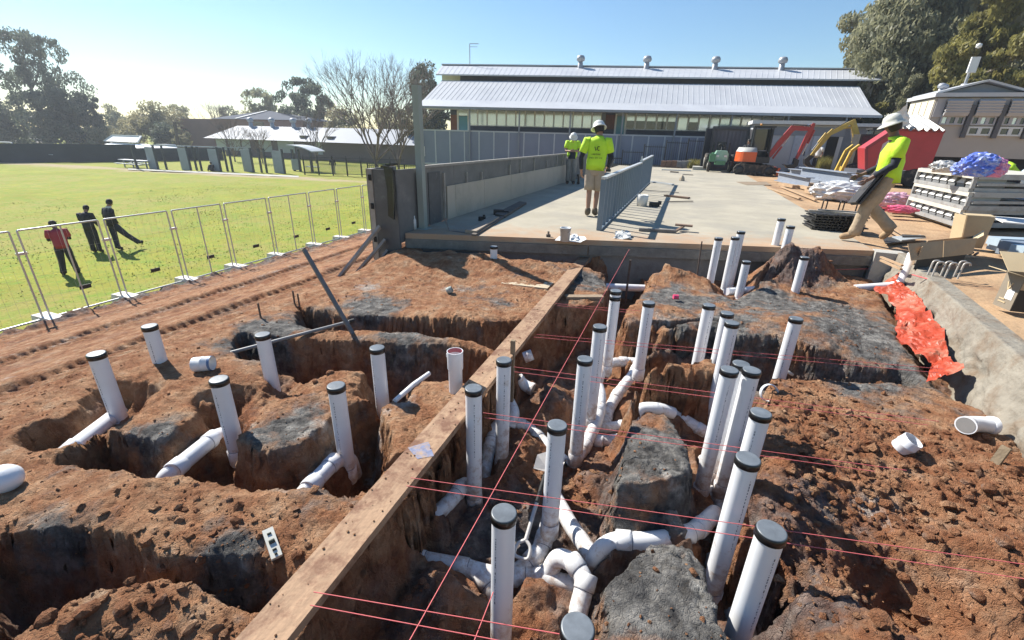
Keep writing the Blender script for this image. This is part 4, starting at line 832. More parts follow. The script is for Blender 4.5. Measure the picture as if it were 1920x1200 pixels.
for a in (('gum_tree', 'tall ragged gum tree at the far left with sky showing through', 20, 52, 55, 190, 1, 13000, 1, dict(clumps=80, size=.5, droop=.9, low=.2, gap=1.05, cr=.5)),
          ('broad_tree', 'dense dark tree below the tall gum at the left', 95, 165, 54, 130, 1, 13000, 2, dict(clumps=46, cr=.75, size=.5, low=.05)),
          ('broad_tree', 'dark bushy tree at the far left edge under the tall gum', -10, 200, 50, 110, 1, 7000, 21, dict(clumps=24, size=.5, low=.02)),
          ('slender_tree', 'narrow tree with a small rounded top right of the dense dark tree', 146, 172, 58, 50, 1, 4500, 3, dict(clumps=18, size=.5, low=.05)),
          ('round_bush', 'yellowish rounded bush beside the white pavilion', 180, 242, 56, 75, 3, 5000, 4, dict(clumps=20, size=.4, low=.0)),
          ('airy_tree', 'small airy tree with lacy crown behind the rounded bush', 196, 195, 80, 55, 0, 3500, 5, dict(clumps=16, size=.55, low=.1)),
          ('pale_tree', 'pale olive tree left of the brick hall', 280, 192, 66, 100, 3, 8500, 6, dict(clumps=30, size=.5, low=.02)),
          ('pale_tree', 'small grey green tree rising behind the end of the brick hall', 330, 194, 84, 55, 0, 3500, 7, dict(clumps=16, size=.55, low=.1)),
          ('round_tree', 'small round tree peeping over the hip of the brick hall', 425, 198, 92, 50, 1, 2600, 8, dict(clumps=12, size=.5)),
          ('wispy_tree', 'wispy gum behind the apex of the brick hall roof', 477, 166, 95, 85, 0, 5500, 9, dict(clumps=36, cr=.7, size=.65, droop=.9, low=.2)),
          ('tall_gum', 'tall dark gum with leaning trunk at the right of the brick hall', 563, 142, 80, 100, 1, 9000, 10, dict(clumps=50, size=.55, droop=1, low=.2, gap=1.1, cr=.65)),
          ('bushy_tree', 'olive tree behind the bare trees', 640, 205, 75, 100, 3, 6500, 11, dict(clumps=24, size=.5, low=.02)),
          ('bushy_tree', 'green tree beyond the left end of the school', 730, 205, 72, 110, 3, 7500, 12, dict(clumps=26, size=.5, low=.0)),
          ('bushy_tree', 'yellow green tree seen under the verandah roof', 795, 218, 62, 70, 2, 3500, 13, dict(clumps=18, size=.45, low=.0)),
          ('tall_gum', 'dark round topped gum at the left end of the school roof', 795, 113, 62, 66, 1, 12000, 14, dict(clumps=44, size=.4, low=.22, cr=1.3))):
    tree_at(a[0], a[1], a[2], a[3], a[4], a[5], a[6], a[7], a[8], group=GT, **a[9])
for i, (px, pt, w_, lf, lab) in enumerate(((225, 235, 70, 3, 'low olive bush behind the white pavilion roof'), (130, 232, 60, 1, 'dark low bush under the broad tree'), (300, 232, 50, 1, 'dark bush left of the brick hall wall'), (60, 245, 70, 1, 'dark low bush above the long dark fence'), (335, 240, 30, 3, 'small olive shrub at the brick hall corner'), (670, 240, 90, 3, 'olive bush behind the trunk of the tall leafless tree'), (755, 238, 50, 1, 'dark bush left of the school verandah'))):
    tree_at('low_bush', lab, px, pt, 60 if px < 500 else 66, w_, lf, 3600, 60+i, group=GT, clumps=20, size=.42, low=0, cr=1.2)
GR = 'gum trees behind the demountable'
for a in (('gum_tree', 'tall gum with pale trunk, left edge of the big trees on the right', 1745, -60, 46, 195, 0, 66000, 31, dict(clumps=150, size=.36, droop=1, low=.06)),
          ('gum_tree', 'big hanging gum in the middle of the trees on the right', 1845, -140, 48, 220, 3, 54000, 32, dict(clumps=96, size=.36, droop=1, low=.05)),
          ('gum_tree', 'golden green gum at the right edge of the photo', 1945, -80, 40, 170, 2, 34000, 33, dict(clumps=56, size=.34, droop=1, low=.02)),
          ('gum_tree', 'dark gum filling the gap behind the golden one', 1900, -60, 58, 230, 0, 24000, 34, dict(clumps=50, size=.6, droop=1, low=.05)),
          ('gum_tree', 'lower gum leaves between the school and the demountable', 1705, 110, 43, 66, 0, 14000, 35, dict(clumps=34, size=.34, droop=1, low=.02)),
          ('lime_bush', 'lime green bush behind the demountable end wall', 1655, 190, 41, 46, 2, 3500, 36, dict(clumps=14, size=.35, low=.0)),
          ('airy_tree', 'small round tree peeping over the right end of the school roof', 1593, 102, 70, 80, 1, 4500, 37, dict(clumps=16, size=.5, low=.4))):
    tree_at(a[0], a[1], a[2], a[3], a[4], a[5], a[6], a[7], a[8], z0=-.05, group=GR, **a[9])
def bare_tree(label, px, py_top, Y, wpx, seed, levels=6, z0=ZF, trunks=1, r0=.035, bark=None):
    rg = random.Random(seed); top = PY(px, py_top, Y); H = top.z-z0; base = Vector((top.x, Y, z0))
    depth = float(np.dot(np.array([top.x, Y, top.z-CAM_H]), CF)); Wd = wpx*.5*depth/F
    t = thing('bare_tree', label, 'tree', base, 'leafless trees by the school'); segs = []; twigs = []
    def grow(p, d, L, r, k):
        q = p+d*L*.5+Vector((rg.gauss(0, .03), rg.gauss(0, .03), 0))*L; e = p+d*L
        (segs if k < 3 else twigs).append(([p, q, e], r, k))
        if k >= levels: return
        for i in range(rg.choice((2, 2, 3))):
            nd = (d+Vector((rg.gauss(0, .34), rg.gauss(0, .34), rg.gauss(.10, .16)))).normalized(); grow(e if i else q.lerp(e, .8), nd, L*rg.uniform(.66, .88), r*.64, k+1)
    R0 = H*r0*.6; tk = H*.12; segs.append(([Vector((0, 0, -.1)), Vector((.02, 0, tk*.5)), Vector((0, 0, tk))], R0, 0)); nl = 9
    for i in range(nl):
        f = (i+.5)/nl*2-1; dx = f*Wd/H*1.05+rg.gauss(0, .05); dy = rg.gauss(0, .28); s_ = Vector((0, 0, tk*rg.uniform(.8, 1.0)+abs(f)*0))
        grow(s_, Vector((dx*1.5, dy, 1.-.35*abs(f))).normalized(), H*rg.uniform(.24, .30), R0*.55, 1)
    for nm, ss in (('trunk', segs), ('crown', twigs)):
        mb = MB()
        for P, r, k in ss: mb.tube(P, [r, r*.82, r*.62], 7 if k < 2 else 3, cap=False)
        part(nm, mb, bark or BARK, t, local=True)
TW = mat('twig_bark', (.17, .13, .115), .9, .2, 2)
bare_tree('tall leafless tree with upright spreading branches left of the site pole', 688, 105, 44, 150, 41, 7, bark=TW)
bare_tree('leafless tree standing close behind the site pole', 738, 170, 42, 85, 43, 6, bark=TW)
bare_tree('low spreading leafless tree in front of the pale hipped roof', 590-10, 200, 52, 60, 44, 5, bark=TW)
bare_tree('small leafless tree before the left end of the hipped roof', 425, 222, 47, 60, 45, 5, bark=TW)
bare_tree('small leafless tree before the middle of the hipped roof', 480, 232, 47, 50, 46, 5, bark=TW)
bare_tree('faint leafless tree above the brick hall roof', 395, 186, 86, 60, 47, 5, bark=TW)
# ================================================================== PIPES
PVC = mat('white_pvc', (.72, .725, .74), .34, .05, 3, dirt=(.46, .36, .28), dscale=7, dthr=.63)
PVCD = mat('muddy_pvc', (.70, .70, .70), .45, .06, 4, dirt=(.46, .36, .27), dscale=8, dthr=.58)
def mud_up(M, z0, z1, col):                 # splashed mud, thicker toward the trench floor
    t = M.node_tree; n = t.nodes; b = n['Principled BSDF']; old = b.inputs['Base Color'].links[0].from_socket; g = n.new('ShaderNodeNewGeometry'); s = n.new('ShaderNodeSeparateXYZ'); t.links.new(g.outputs['Position'], s.inputs[0])
    r = n.new('ShaderNodeMapRange'); r.inputs['From Min'].default_value = z1; r.inputs['From Max'].default_value = z0; r.inputs['To Max'].default_value = .33; t.links.new(s.outputs['Z'], r.inputs['Value'])
    nz = n.new('ShaderNodeTexNoise'); nz.inputs['Scale'].default_value = 16; nz.inputs['Detail'].default_value = 9; nz.inputs['Roughness'].default_value = .7; t.links.new(g.outputs['Position'], nz.inputs['Vector'])
    ad = n.new('ShaderNodeMath'); ad.operation = 'ADD'; t.links.new(r.outputs[0], ad.inputs[0]); t.links.new(nz.outputs[0], ad.inputs[1])
    m2 = n.new('ShaderNodeMapRange'); m2.inputs['From Min'].default_value = .66; m2.inputs['From Max'].default_value = .86; m2.inputs['To Max'].default_value = .8; t.links.new(ad.outputs[0], m2.inputs['Value'])
    mx = n.new('ShaderNodeMixRGB'); mx.inputs[2].default_value = list(col)+[1]; t.links.new(m2.outputs[0], mx.inputs[0]); t.links.new(old, mx.inputs[1]); t.links.new(mx.outputs[0], b.inputs['Base Color'])
mud_up(PVC, -1.05, -.35, (.36, .22, .14)); mud_up(PVCD, -1.15, -.55, (.36, .24, .16))
CAPM = mat('black_cap', (.010, .010, .011), .28, .2, 20)
CAPT = mat('sky_reflection_cap', (.13, .145, .16), .38, .3, 12, dirt=(.24, .24, .24), dscale=14, dthr=.6)  # black plastic: sky reflection painted in as grey, dust specks over it
INNER = mat('pipe_inside', (.22, .21, .20), .7)
RINGM = mat('solvent_ring', (.05, .06, .09), .5)
PR = .055
RG = 'capped riser pipes standing in the dig'
def collar(mb, a, d, L=.05, r=PR+.006):
    d = Vector(d).normalized(); mb.tube([a-d*L, a-d*(L-.004), a+d*(L-.004), a+d*L], [r-.004, r, r, r-.004], 20, cap=True)
def pipe_mesh(P, r=PR, n=20, fr=.10): return MB().tube(fillet(P, fr), r, n)
def riser(px, py, z, zb, label, below=None, cap=True, lines=1, two=False, m=None, col=True):
    top = G(px, py, z); t = thing('riser_pipe', label, 'pipe', (top.x, top.y, zb), RG)
    P = [top-UP*.012]+[Vector((top.x, top.y, zb))]
    if below: P += [Vector(q) for q in below]
    part('pipe', pipe_mesh(P, fr=.12), m or PVC, t)
    if cap:
        c = MB(); c.lathe([(PR+.001, -.035), (PR+.0055, -.035), (PR+.0055, -.004), (PR+.002, 0)], top, 28); cc = part('cap', c, CAPM, t)
        c = MB(); c.lathe([(PR+.0021, 0), (PR+.0018, .003), (PR-.004, .0035), (0, .0025)], top, 28); part('cap_top', c, CAPT, cc)
        if two:
            c = MB(); c.lathe([(PR+.001, -.10), (PR+.0055, -.10), (PR+.0055, -.06), (PR+.001, -.058)], top, 28); part('cap', c, CAPM, t)
    if col and zb < -.6:
        c = MB(); collar(c, Vector((top.x, top.y, zb+.07)), UP, .06); k = part('coupling', c, PVC, t)
        c = MB(); c.tube([Vector((top.x, top.y, zb+.131)), Vector((top.x, top.y, zb+.134))], PR+.0022, 20, cap=False); part('seam', c, RINGM, k)
    if lines:                               # the printed line of small marks down the pipe
        c = MB(); a0 = random.choice((-1.9, -1.4, -1.1)); zz = top.z-.09
        for k in range(26):
            h = random.uniform(.004, .016); zz -= h+random.uniform(.003, .012)
            if zz < zb+.2: break
            for a1 in (a0, a0+.05):
                d = Vector((math.cos(a1), math.sin(a1), 0)); s = Vector((-d.y, d.x, 0)); q = Vector((top.x, top.y, zz))+d*(PR+.0006)
                if random.random() < .75: c.add([q-s*.0012, q+s*.0012, q+s*.0012+UP*h, q-s*.0012+UP*h], [(0, 1, 2, 3)])
        if c.v: part('print_mark', c, RINGM, t, kind='stuff')
    return t
def run(label, pts, rings=(), name='drain_pipe', open_end=False, m=None, r=PR, fr=.13):
    P = [G(*p) for p in pts]; c = sum(P, Vector())/len(P); t = thing(name, label, 'pipe', (c.x, c.y, min(p.z for p in P)-PR), 'drain pipes laid in the trenches')
    part('pipe', pipe_mesh(P, r, fr=fr), m or PVCD, t)
    for i, f in rings:                      # couplings: at segment i, fraction f
        a = P[i].lerp(P[i+1], f); d = P[i+1]-P[i]; mb = MB(); collar(mb, a, d, .045); k = part('coupling', mb, m or PVCD, t)
        d = d.normalized()
        mb = MB(); mb.tube([a+d*.046, a+d*.049], r+.0025, 20, cap=False); part('seam', mb, RINGM, k)
    if open_end:
        d = (P[-1]-P[-2]).normalized(); mb = MB(); mb.tube([P[-1]+d*.001, P[-1]+d*.002], r-.006, 20); part('opening', mb, mat('pipe_dark', (.02, .02, .02), .9), t)
    return t
Zl = -.05; Zr = .05
riser(180, 663, Zl, -.75, 'capped pipe nearest the tyre tracks, outermost of the left hand risers')
riser(280, 611, Zl, -.75, 'capped pipe with short dark shadow, the farther one beside the tyre tracks')
riser(492, 627, Zl, -.8, 'capped pipe standing in front of the long handled spade')
riser(410, 711, Zl, -.75, 'capped pipe rising behind the shiny elbow of a buried drain')
riser(630, 723, Zl, -.85, 'capped pipe closest to the near end of the left trench', below=None)
riser(707, 652, Zl, -.8, 'capped pipe that the leaning steel stake touches')
riser(888, 728, Zl, -1.1, 'capped pipe beside the plank whose foot bends into a curved drain')
riser(945, 675, Zl, -1.1, 'capped pipe right against the timber peg by the plank')
riser(945, 962, Zl, -1.15, 'large capped pipe in the middle of the foreground, cap top in full view')
riser(1083, 1178, Zl, -.9, 'capped pipe cut off by the bottom edge of the photo')
riser(1045, 797, Zl, -.92, 'capped pipe in front of the shovel in the central pit')
riser(1097, 673, Zl+.02, -1.02, 'capped pipe in the central pit, third from the front in its line')
riser(1125, 612, Zr, -.98, 'capped pipe in the central pit just before the double capped one')
riser(1155, 545, Zr, -.95, 'pipe with two black bands at its top, farthest of the central line', two=True)
p = G(1217, 567, Zr)
riser(1217, 567, Zr, -.80, 'capped pipe whose foot bends away along the sloping drain', below=None)
riser(1330, 572, Zr, -.82, 'capped pipe rising from the cross trench behind the paired tall pipes')
riser(1364, 587, Zr, -1.08, 'capped pipe, the farther of the paired tall pipes')
riser(1373, 605, Zr+.02, -1.05, 'capped pipe, the nearer of the paired tall pipes')
riser(1368, 693, Zr+.03, -1.05, 'capped pipe on the left of the tight cluster of three')
riser(1390, 682, Zr, -1.02, 'capped pipe at the back of the tight cluster of three, mostly hidden')
riser(1410, 694, Zr+.03, -1.02, 'capped pipe on the right of the tight cluster of three')
riser(1427, 774, Zr, -1.0, 'capped pipe in front of the white ring on the loose soil')
riser(1403, 860, Zr, -1.0, 'long capped pipe leaning over the muddy white fitting', m=PVC)
riser(1447, 995, Zr-.02, -1.0, 'nearest capped pipe on the right, standing in a dark hole')
riser(1493, 597, Zr, -.85, 'lone capped pipe at the right end of the cross trench')
riser(1509, 482, .09, -.7, 'capped pipe in front of the dark soil heap')
riser(1400, 490, -.03, -.7, 'short capped pipe with a side branch near the slab')
riser(1348, 446, .2, -.85, 'capped pipe against the slab, leftmost of three close together')
riser(1390, 434, .27, -.7, 'taller capped pipe against the slab, right of the group of three')
riser(1379, 445, .22, -.7, 'capped pipe against the slab hidden behind the taller one')
riser(1466, 410, .42, -.6, 'taller of the two capped pipes behind the soil heap')
riser(1483, 424, .36, -.6, 'shorter of the two capped pipes behind the soil heap')
riser(926, 462, Zl, -.7, 'lone capped pipe before the left half of the slab')
# drains
PM = {'pvc': PVC, 'smear': mat('mud_smeared_pvc', (.62, .62, .62), .6, .06, 4, dirt=(.33, .29, .25), dscale=5, dthr=.48)}
for a_, k_ in DRAINS:
    k_ = dict(k_)
    if 'm' in k_: k_['m'] = PM[k_['m']]
    run(*a_, **k_)
t = run('bent white pipe rising out of the trench over the orange sheet', [(x_, y_, PY(x_, y_, q_).z) for x_, y_, q_ in ((1602, 541, 7.35), (1686, 535, 7.5), (1697, 515, 7.55), (1712, 473, 7.7))], [(0, .9)], name='riser_pipe', m=PVC, fr=.08)
p = PY(1712, 473, 7.7); d = (p-PY(1697, 515, 7.55)).normalized(); mb = MB(); mb.tube([p-d*.02, p-d*.018, p+d*.02, p+d*.022], [PR, PR+.006, PR+.006, PR-.005], 20); part('cap', mb, CAPM, t)
# loose fittings and caps
def loose(name, label, mb, m): return single(name, mb, m, label, 'pipe fitting', 'loose fittings lying about the dig')
def coupling_at(px, py, z, L, axis, label, r=.062, m=None, blue=False):
    c = GS(px, py) if z is None else G(px, py, z); a = Vector(axis).normalized(); c = c+UP*(r*.9)
    t = thing('coupling', label, 'pipe fitting', (c.x, c.y, c.z-r), 'loose fittings lying about the dig')
    mb = MB(); mb.tube([c-a*L/2, c-a*L*.45, c-a*.006, c-a*.003, c+a*.003, c+a*.006, c+a*L*.45, c+a*L/2], [r-.003, r, r, r+.003, r+.003, r, r, r-.003], 24, cap=False)
    mb.tube([c-a*L/2, c+a*L/2], r-.006, 24, cap=False)
    V = []
    for s in (-1, 1): mb.lathe([(r-.006, 0), (r-.003, 0)], c+a*s*L/2, 24, a.to_track_quat('Z', 'Y').to_matrix())
    part('sleeve', mb, m or PVC, t)
    if blue: b = MB(); b.tube([c+a*(L*.36), c+a*(L*.5)], r+.001, 24, cap=False); part('band', b, mat('blue_band', (.10, .17, .30), .5), t)
    return t
coupling_at(1694, 848, None, .11, (.45, -.2, 1), 'white coupling standing tilted on the loose red soil at the right')
coupling_at(990, 676, -.80, .10, (.8, .4, .35), 'white coupling lying in shade right of the plank')
coupling_at(384, 694, None, .15, (.9, .5, .05), 'dusty grey pipe offcut with a blue end beside the left risers', m=PVCD, blue=True)
coupling_at(843, 549, None, .075, (.8, .3, .4), 'grey green plastic cup on the far soil block', r=.042, m=mat('green_grey_plastic', (.36, .40, .36), .5))
coupling_at(1436, 757, None, .03, (.35, -.85, .3), 'thin white ring standing on the loose soil behind a riser', r=.075)
def bend_at(P, label, z=None):
    Q = [Vector(p) for p in P]; t = thing('elbow', label, 'pipe fitting', (Q[1].x, Q[1].y, min(q.z for q in Q)-.06), 'loose fittings lying about the dig'); part('body', pipe_mesh(Q, .058, 22, .08), PVC, t)
    for a, b in ((Q[0], Q[1]), (Q[-1], Q[-2])):
        d = (a-b).normalized(); mb = MB(); mb.tube([a-d*.035, a-d*.03, a+d*.002], [.058, .064, .064], 22); part('socket', mb, PVC, t); mb = MB(); mb.tube([a+d*.003, a+d*.004], .055, 22); part('opening', mb, INNER, t)
c = GS(1822, 808)+UP*.06; bend_at([c+Vector((-.10, -.09, .02)), c, c+Vector((.12, .03, -.0))], 'white elbow lying on the loose soil at the far right')
c = G(982, 722, -.8); bend_at([c+Vector((-.06, -.02, .07)), c, c+Vector((.10, -.01, -.02))], 'white elbow lying in the pit beside the timber peg')
c = GS(1473, 704)+UP*.03; t = thing('access_cap', 'round white screw cap lying flat on the soil right of the pipe cluster', 'cap', c); R = Matrix.Rotation(.45, 3, 'Y') @ Matrix.Rotation(-.35, 3, 'X')
mb = MB(); mb.lathe([(0, -.012), (.066, -.012), (.07, -.008), (.07, .012), (.066, .016), (.05, .016), (.048, .008), (0, .008)], c, 28, R); part('disc', mb, mat('cream_plastic', (.66, .65, .58), .4), t)
mb = MB(); mb.box(c+R @ Vector((0, 0, .014)), (.08, .014, .012), R); mb.box(c+R @ Vector((0, 0, .0135)), (.014, .08, .011), R); part('grip', mb, mat('cream_plastic', (.66, .65, .58)), t)
c = G(853, 658, -.06); t = thing('socket_pipe', 'uncapped white pipe with wide pink rimmed socket left of the plank', 'pipe', (c.x, c.y, -.55))
mb = MB(); mb.tube([c-UP*.55, c-UP*.17, c-UP*.15, c], [PR, PR, .062, .064], 26, cap=False); mb.tube([c, c-UP*.15], [.059, .057], 26, cap=False); mb.lathe([(.059, 0), (.064, 0)], c, 26); b = part('pipe', mb, PVC, t)
mb = MB(); mb.tube([c-UP*.002, c-UP*.04], .0585, 26, cap=False); part('primer', mb, mat('pink_primer', (.50, .16, .17), .6), t); mb = MB(); mb.tube([c-UP*.14, c-UP*.141], .057, 20); part('opening', mb, INNER, t)
mb = MB(); mb.box(c+Vector((-.064, .0, -.05)), (.02, .02, .03)); part('lug', mb, PVC, t)
c = G(8, 897, -.34); mb = MB(); mb.lathe([(.075, -.03), (.08, -.02), (.078, .02), (.06, .05), (.02, .062), (0, .063)], c, 26, Matrix.Rotation(.5, 3, 'Y')); loose('dome_cap', 'white domed cap cut by the left edge of the photo', mb, PVC)
c = G(1267, 557, -.36); mb = MB(); mb.tube([c-Vector((.03, 0, 0)), c+Vector((.03, .02, 0))], .03, 16); single('marker_can', mb, mat('pink_plastic', (.70, .07, .16), .45), 'small pink plastic thing on the far right soil block', 'marker')
c = G(725, 745, ZS); mb = MB()
P = [G(740, 752, -.44), G(775, 722, -.44), G(805, 700, -.42)]; mb.tube([P[0], P[1], P[2]], [.02, .024, .02], 10); single('buried_pipe', mb, PVCD, 'strip of buried white pipe showing in the soil behind the risers', 'pipe')
# ================================================================== TIMBER, STRING AND TOOLS
WOOD = mat('grey_plank', (.36, .275, .19), .85, .22, 5, .4, 40, dirt=(.20, .115, .07), dscale=5, dthr=.53)
WOODE = mat('plank_edge', (.28, .205, .135), .85, .2, 6, .4, 40)
def plank(name, label, cat, a, b, w, h, m, group=None, up=(0, 0, 1)):
    n = 10; mb = MB()
    a, b = Vector(a), Vector(b); mb.beam(a, b, w, h, up); return single(name, mb, m, label, cat, group)
def grain(name, base, dirt, thr=.53):
    M = mat(name, base, .85, .2, 4, .35, 30, dirt=dirt, dscale=5, dthr=thr); t = M.node_tree
    for n in t.nodes:
        if n.type == 'TEX_NOISE' and n.inputs['Scale'].default_value == 4:
            mp = t.nodes.new('ShaderNodeMapping'); mp.inputs['Scale'].default_value = (14, .8, 8); t.links.new(t.nodes['Geometry'].outputs['Position'], mp.inputs[0]); t.links.new(mp.outputs[0], n.inputs['Vector'])
    return M
PLK = grain('walk_plank_wood', (.34, .215, .13), (.17, .08, .045), .47)
pz = -.30
a0, a1 = (G(447, 1200, pz)+G(530, 1200, pz))/2, (G(1090, 475, pz)+G(1112, 478, pz))/2
d = (a1-a0).normalized(); a0 = a0-d*.5
mid = a0+d*((a1-a0).length*.60)
t = thing('walk_plank', 'long muddy timber plank laid across the dig as a walkway', 'plank', (a0.x, a0.y, pz-.05))
mb = MB(); mb.beam(a0-UP*.024, mid-UP*.024, .185, .046); part('plank', mb, PLK, t)
mb = MB(); mb.beam(mid+d*.008-UP*.024, a1-UP*.024, .178, .046); part('plank', mb, PLK, t)
mb = MB(); q = a0+d*1.62; s = Vector((d.y, -d.x, 0))
mb.add([q+s*.02+UP*.001, q+s*.10+d*.06+UP*.001, q-s*.0+d*.17+UP*.001, q-s*.09+d*.07+UP*.001], [(0, 1, 2, 3)]); part('paint_mark', mb, mat('faded_blue_paint', (.17, .19, .29), .8, .3, 30, dirt=(.36, .25, .17), dscale=18, dthr=.46), t)
for k in range(170):
    u = random.random()**.8*(a1-a0).length; w = random.uniform(-.1, .1)
mb = MB()
for k in range(110):
    u = .4+random.random()*4.6; w = random.uniform(-.08, .08); r = random.uniform(.002, .0075)
    if abs(w) > .1: continue
    c = a0+d*u+s*w+UP*r*.4; mb.lathe([(0, -r*.5), (r, 0), (r*.6, r*.6), (0, r*.8)], c, 5, smooth=False)
q = part('mud_crumb', mb, SOIL, t); q['kind'] = 'stuff'
# supports under the plank's far end, a short board on the soil
plank('plank_packer', 'timber packer under the far end of the walkway plank', 'timber', G(1060, 560, -.40), G(1130, 560, -.40), .1, .08, WOODE)
c = GS(988, 535); t = thing('plywood_offcut', 'pale plywood offcut lying flat on the far soil block', 'plywood', c)
mb = MB(); mb.prism([G(938, 533, -.385), G(962, 525, -.385), G(1038, 532, -.385), G(1026, 543, -.385)], (0, 0, .018)); part('sheet', mb, mat('pale_plywood', (.47, .38, .26), .8, .15, 6), t)
a, b = G(962, 640, -.18), Vector((0, 0, 0)); PEG = mat('peg_timber', (.22, .165, .105), .9, .25, 8, .4, 40)
plank('timber_peg', 'upright timber peg driven beside the plank, strings tied to it', 'peg', (a.x, a.y, -1.05), (a.x, a.y, -.17), .035, .035, PEG)
a = G(1182, 490, -.14); plank('steel_peg', 'dark upright peg in the trench before the slab', 'peg', (a.x, a.y, -.8), (a.x, a.y, -.12), .03, .03, mat('rusty_steel', (.09, .06, .045), .8, .3, 20))
a = G(1317, 450, .17); plank('marking_peg', 'thin leaning steel rod on the right soil block by the slab', 'peg', (a.x+.02, a.y-.05, -.45), (a.x, a.y+.05, .14), .016, .016, MATS['rusty_steel'])
for px, py, lab in ((553, 555, 'rusty short rod standing at the end of the far trench, left one'), (562, 560, 'rusty short rod standing at the end of the far trench, right one'), (489, 580, 'rusty short rod standing alone beside the tyre tracks')):
    c = GS(px, py+16); plank('steel_rod', lab, 'rod', c, c+UP*.17, .014, .014, MATS['rusty_steel'])
STR = mat('pink_string', (.62, .13, .13), .7, .1, 50)
LN = 'pink string lines stretched over the trenches'
def string(a, b, label, r=.0021, sag=.0):
    a, b = Vector(a), Vector(b); mid = (a+b)/2-UP*sag; mb = MB(); mb.tube([a, (a+mid)/2-UP*sag*.25, mid, (b+mid)/2-UP*sag*.25, b], r, 5); single('string_line', mb, STR, label, 'string', LN)
zs = -.27
for i, (p, q, z, lab) in enumerate((((770, 896), (1990, 1068), zs, 'farther string of the pair that crosses the lower middle of the photo'), ((762, 911), (1990, 1096), zs, 'nearer string of the pair that crosses the lower middle of the photo'),
    ((588, 1110), (1150, 1206), zs, 'upper string of the pair at the bottom edge'), ((582, 1135), (1000, 1213), zs, 'lower string of the pair at the bottom edge'),
    ((906, 774), (1700, 882), zs, 'farther string from the plank past the cluster of three pipes'), ((908, 783), (1640, 884), zs, 'nearer string from the plank past the cluster of three pipes'),
    ((964, 688), (1760, 790), zs, 'farther string tied to the timber peg'), ((964, 697), (1740, 797), zs, 'nearer string tied to the timber peg'),
    ((1006, 627), (1770, 692), zs, 'farther string over the cross trench'), ((1001, 632), (1760, 699), zs, 'nearer string over the cross trench'),
    ((1040, 569), (1200, 583), zs, 'farther short string just beyond the cross trench'), ((1044, 573), (1190, 587), zs, 'nearer short string just beyond the cross trench'))):
    string(G(*p, z), G(*q, z), lab)
string(G(1180, 467, .01), G(735, 1260, -.05), 'long string running from the slab toward the camera')
string(G(925, 1110, -.3), G(880, 1225, -.3), 'short white string at the bottom edge beside the large pipe')
string(Vector((B.x-.75, B.y-.3, -.33)), Vector((B.x-.02, B.y-.06, -.28)), 'pink string tight against the face of the slab corner', .004)
# the leaning stake, the long spade, the pit shovel, the level
STEEL = mat('dull_steel', (.17, .155, .145), .55, .25, 8, metal=.3)
a = G(570, 468, .38); b = G(700, 692, -.72); plank('steel_stake', 'long flat steel stake leaning across the left trenches', 'stake', a, b, .045, .02, STEEL, up=(1, 0, .3))
a, b = G(357, 681, -.47), G(655, 603, -.36); t = thing('long_spade', 'long handled narrow spade lying across the left trench', 'spade', (a.x, a.y, -.5)); d = (b-a).normalized()
mb = MB(); mb.tube([a+d*.28, b], .017, 10); part('shaft', mb, mat('worn_shaft', (.20, .20, .20), .45, .2, 10), t)
s = d.cross(UP).normalized(); mb = MB(); mb.prism([a+s*.05, a-s*.045, a+d*.16-s*.035, a+d*.30-s*.014, a+d*.30+s*.014, a+d*.16+s*.035], (0, 0, .012)); part('blade', mb, mat('polished_blade', (.55, .53, .50), .35, .1, 8, metal=.4), t)
mb = MB(); mb.tube([b, b+d*.05], .022, 10); part('grip', mb, mat('black_rubber', (.02, .02, .02), .7), t)
a, b = G(1022, 890, -.62), G(976, 1046, -.90); t = thing('shovel', 'white handled shovel with D grip leaning in the central pit', 'shovel', (b.x, b.y, -.95)); d = (b-a).normalized(); s = d.cross(UP).normalized()
mb = MB(); c1 = a+d*((b-a).length*.36); mb.tube([a, c1], .014, 10); part('socket', mb, mat('black_rubber', (.02, .02, .02)), t)
c2 = a+d*((b-a).length*.80); mb = MB(); mb.tube([c1, c2], .013, 10); part('shaft', mb, mat('white_shaft', (.55, .53, .50), .5), t)
mb = MB(); mb.tube(fillet([c2, c2+d*.03+s*.045, b+s*.05, b-s*.05, c2+d*.03-s*.045, c2], .03), .011, 8); part('grip', mb, MATS['white_shaft'], t)
mb = MB(); w = d.cross(s); mb.add([a+s*.09-d*.02, a+s*.10-d*.13+w*.03, a-d*.19+w*.02, a-s*.10-d*.13+w*.03, a-s*.09-d*.02, a+w*.03-d*.05], [(0, 1, 5), (1, 2, 5), (2, 3, 5), (3, 4, 5), (0, 5, 4)]); part('blade', mb, mat('worn_blade', (.42, .39, .36), .45, .2, 10, metal=.4), t)
a, b = GS(503, 999, .02), GS(521, 1052, .02); t = thing('spirit_level', 'small cream spirit level with three vials lying on the near mound', 'spirit level', a); d = (b-a).normalized(); s = d.cross(UP).normalized()
mb = MB(); mb.beam(a-UP*.004, b-UP*.004, .048, .024); part('body', mb, mat('cream_level', (.62, .60, .52), .5), t); n = s.cross(d)
for f, r in ((.22, .009), (.5, .013), (.78, .009), (.93, .006)):
    c = a.lerp(b, f)+UP*.009; mb = MB(); mb.tube([c-s*r, c+s*r], .006 if f != .5 else .011, 10); part('vial', mb, mat('dark_vial', (.03, .035, .02), .2), t)
# the timber offcut standing in the loose soil
c = GS(1865, 868); plank('timber_offcut', 'short timber offcut stuck upright in the loose soil', 'timber', c-UP*.03, c+Vector((.03, .02, .11)), .05, .02, PEG)
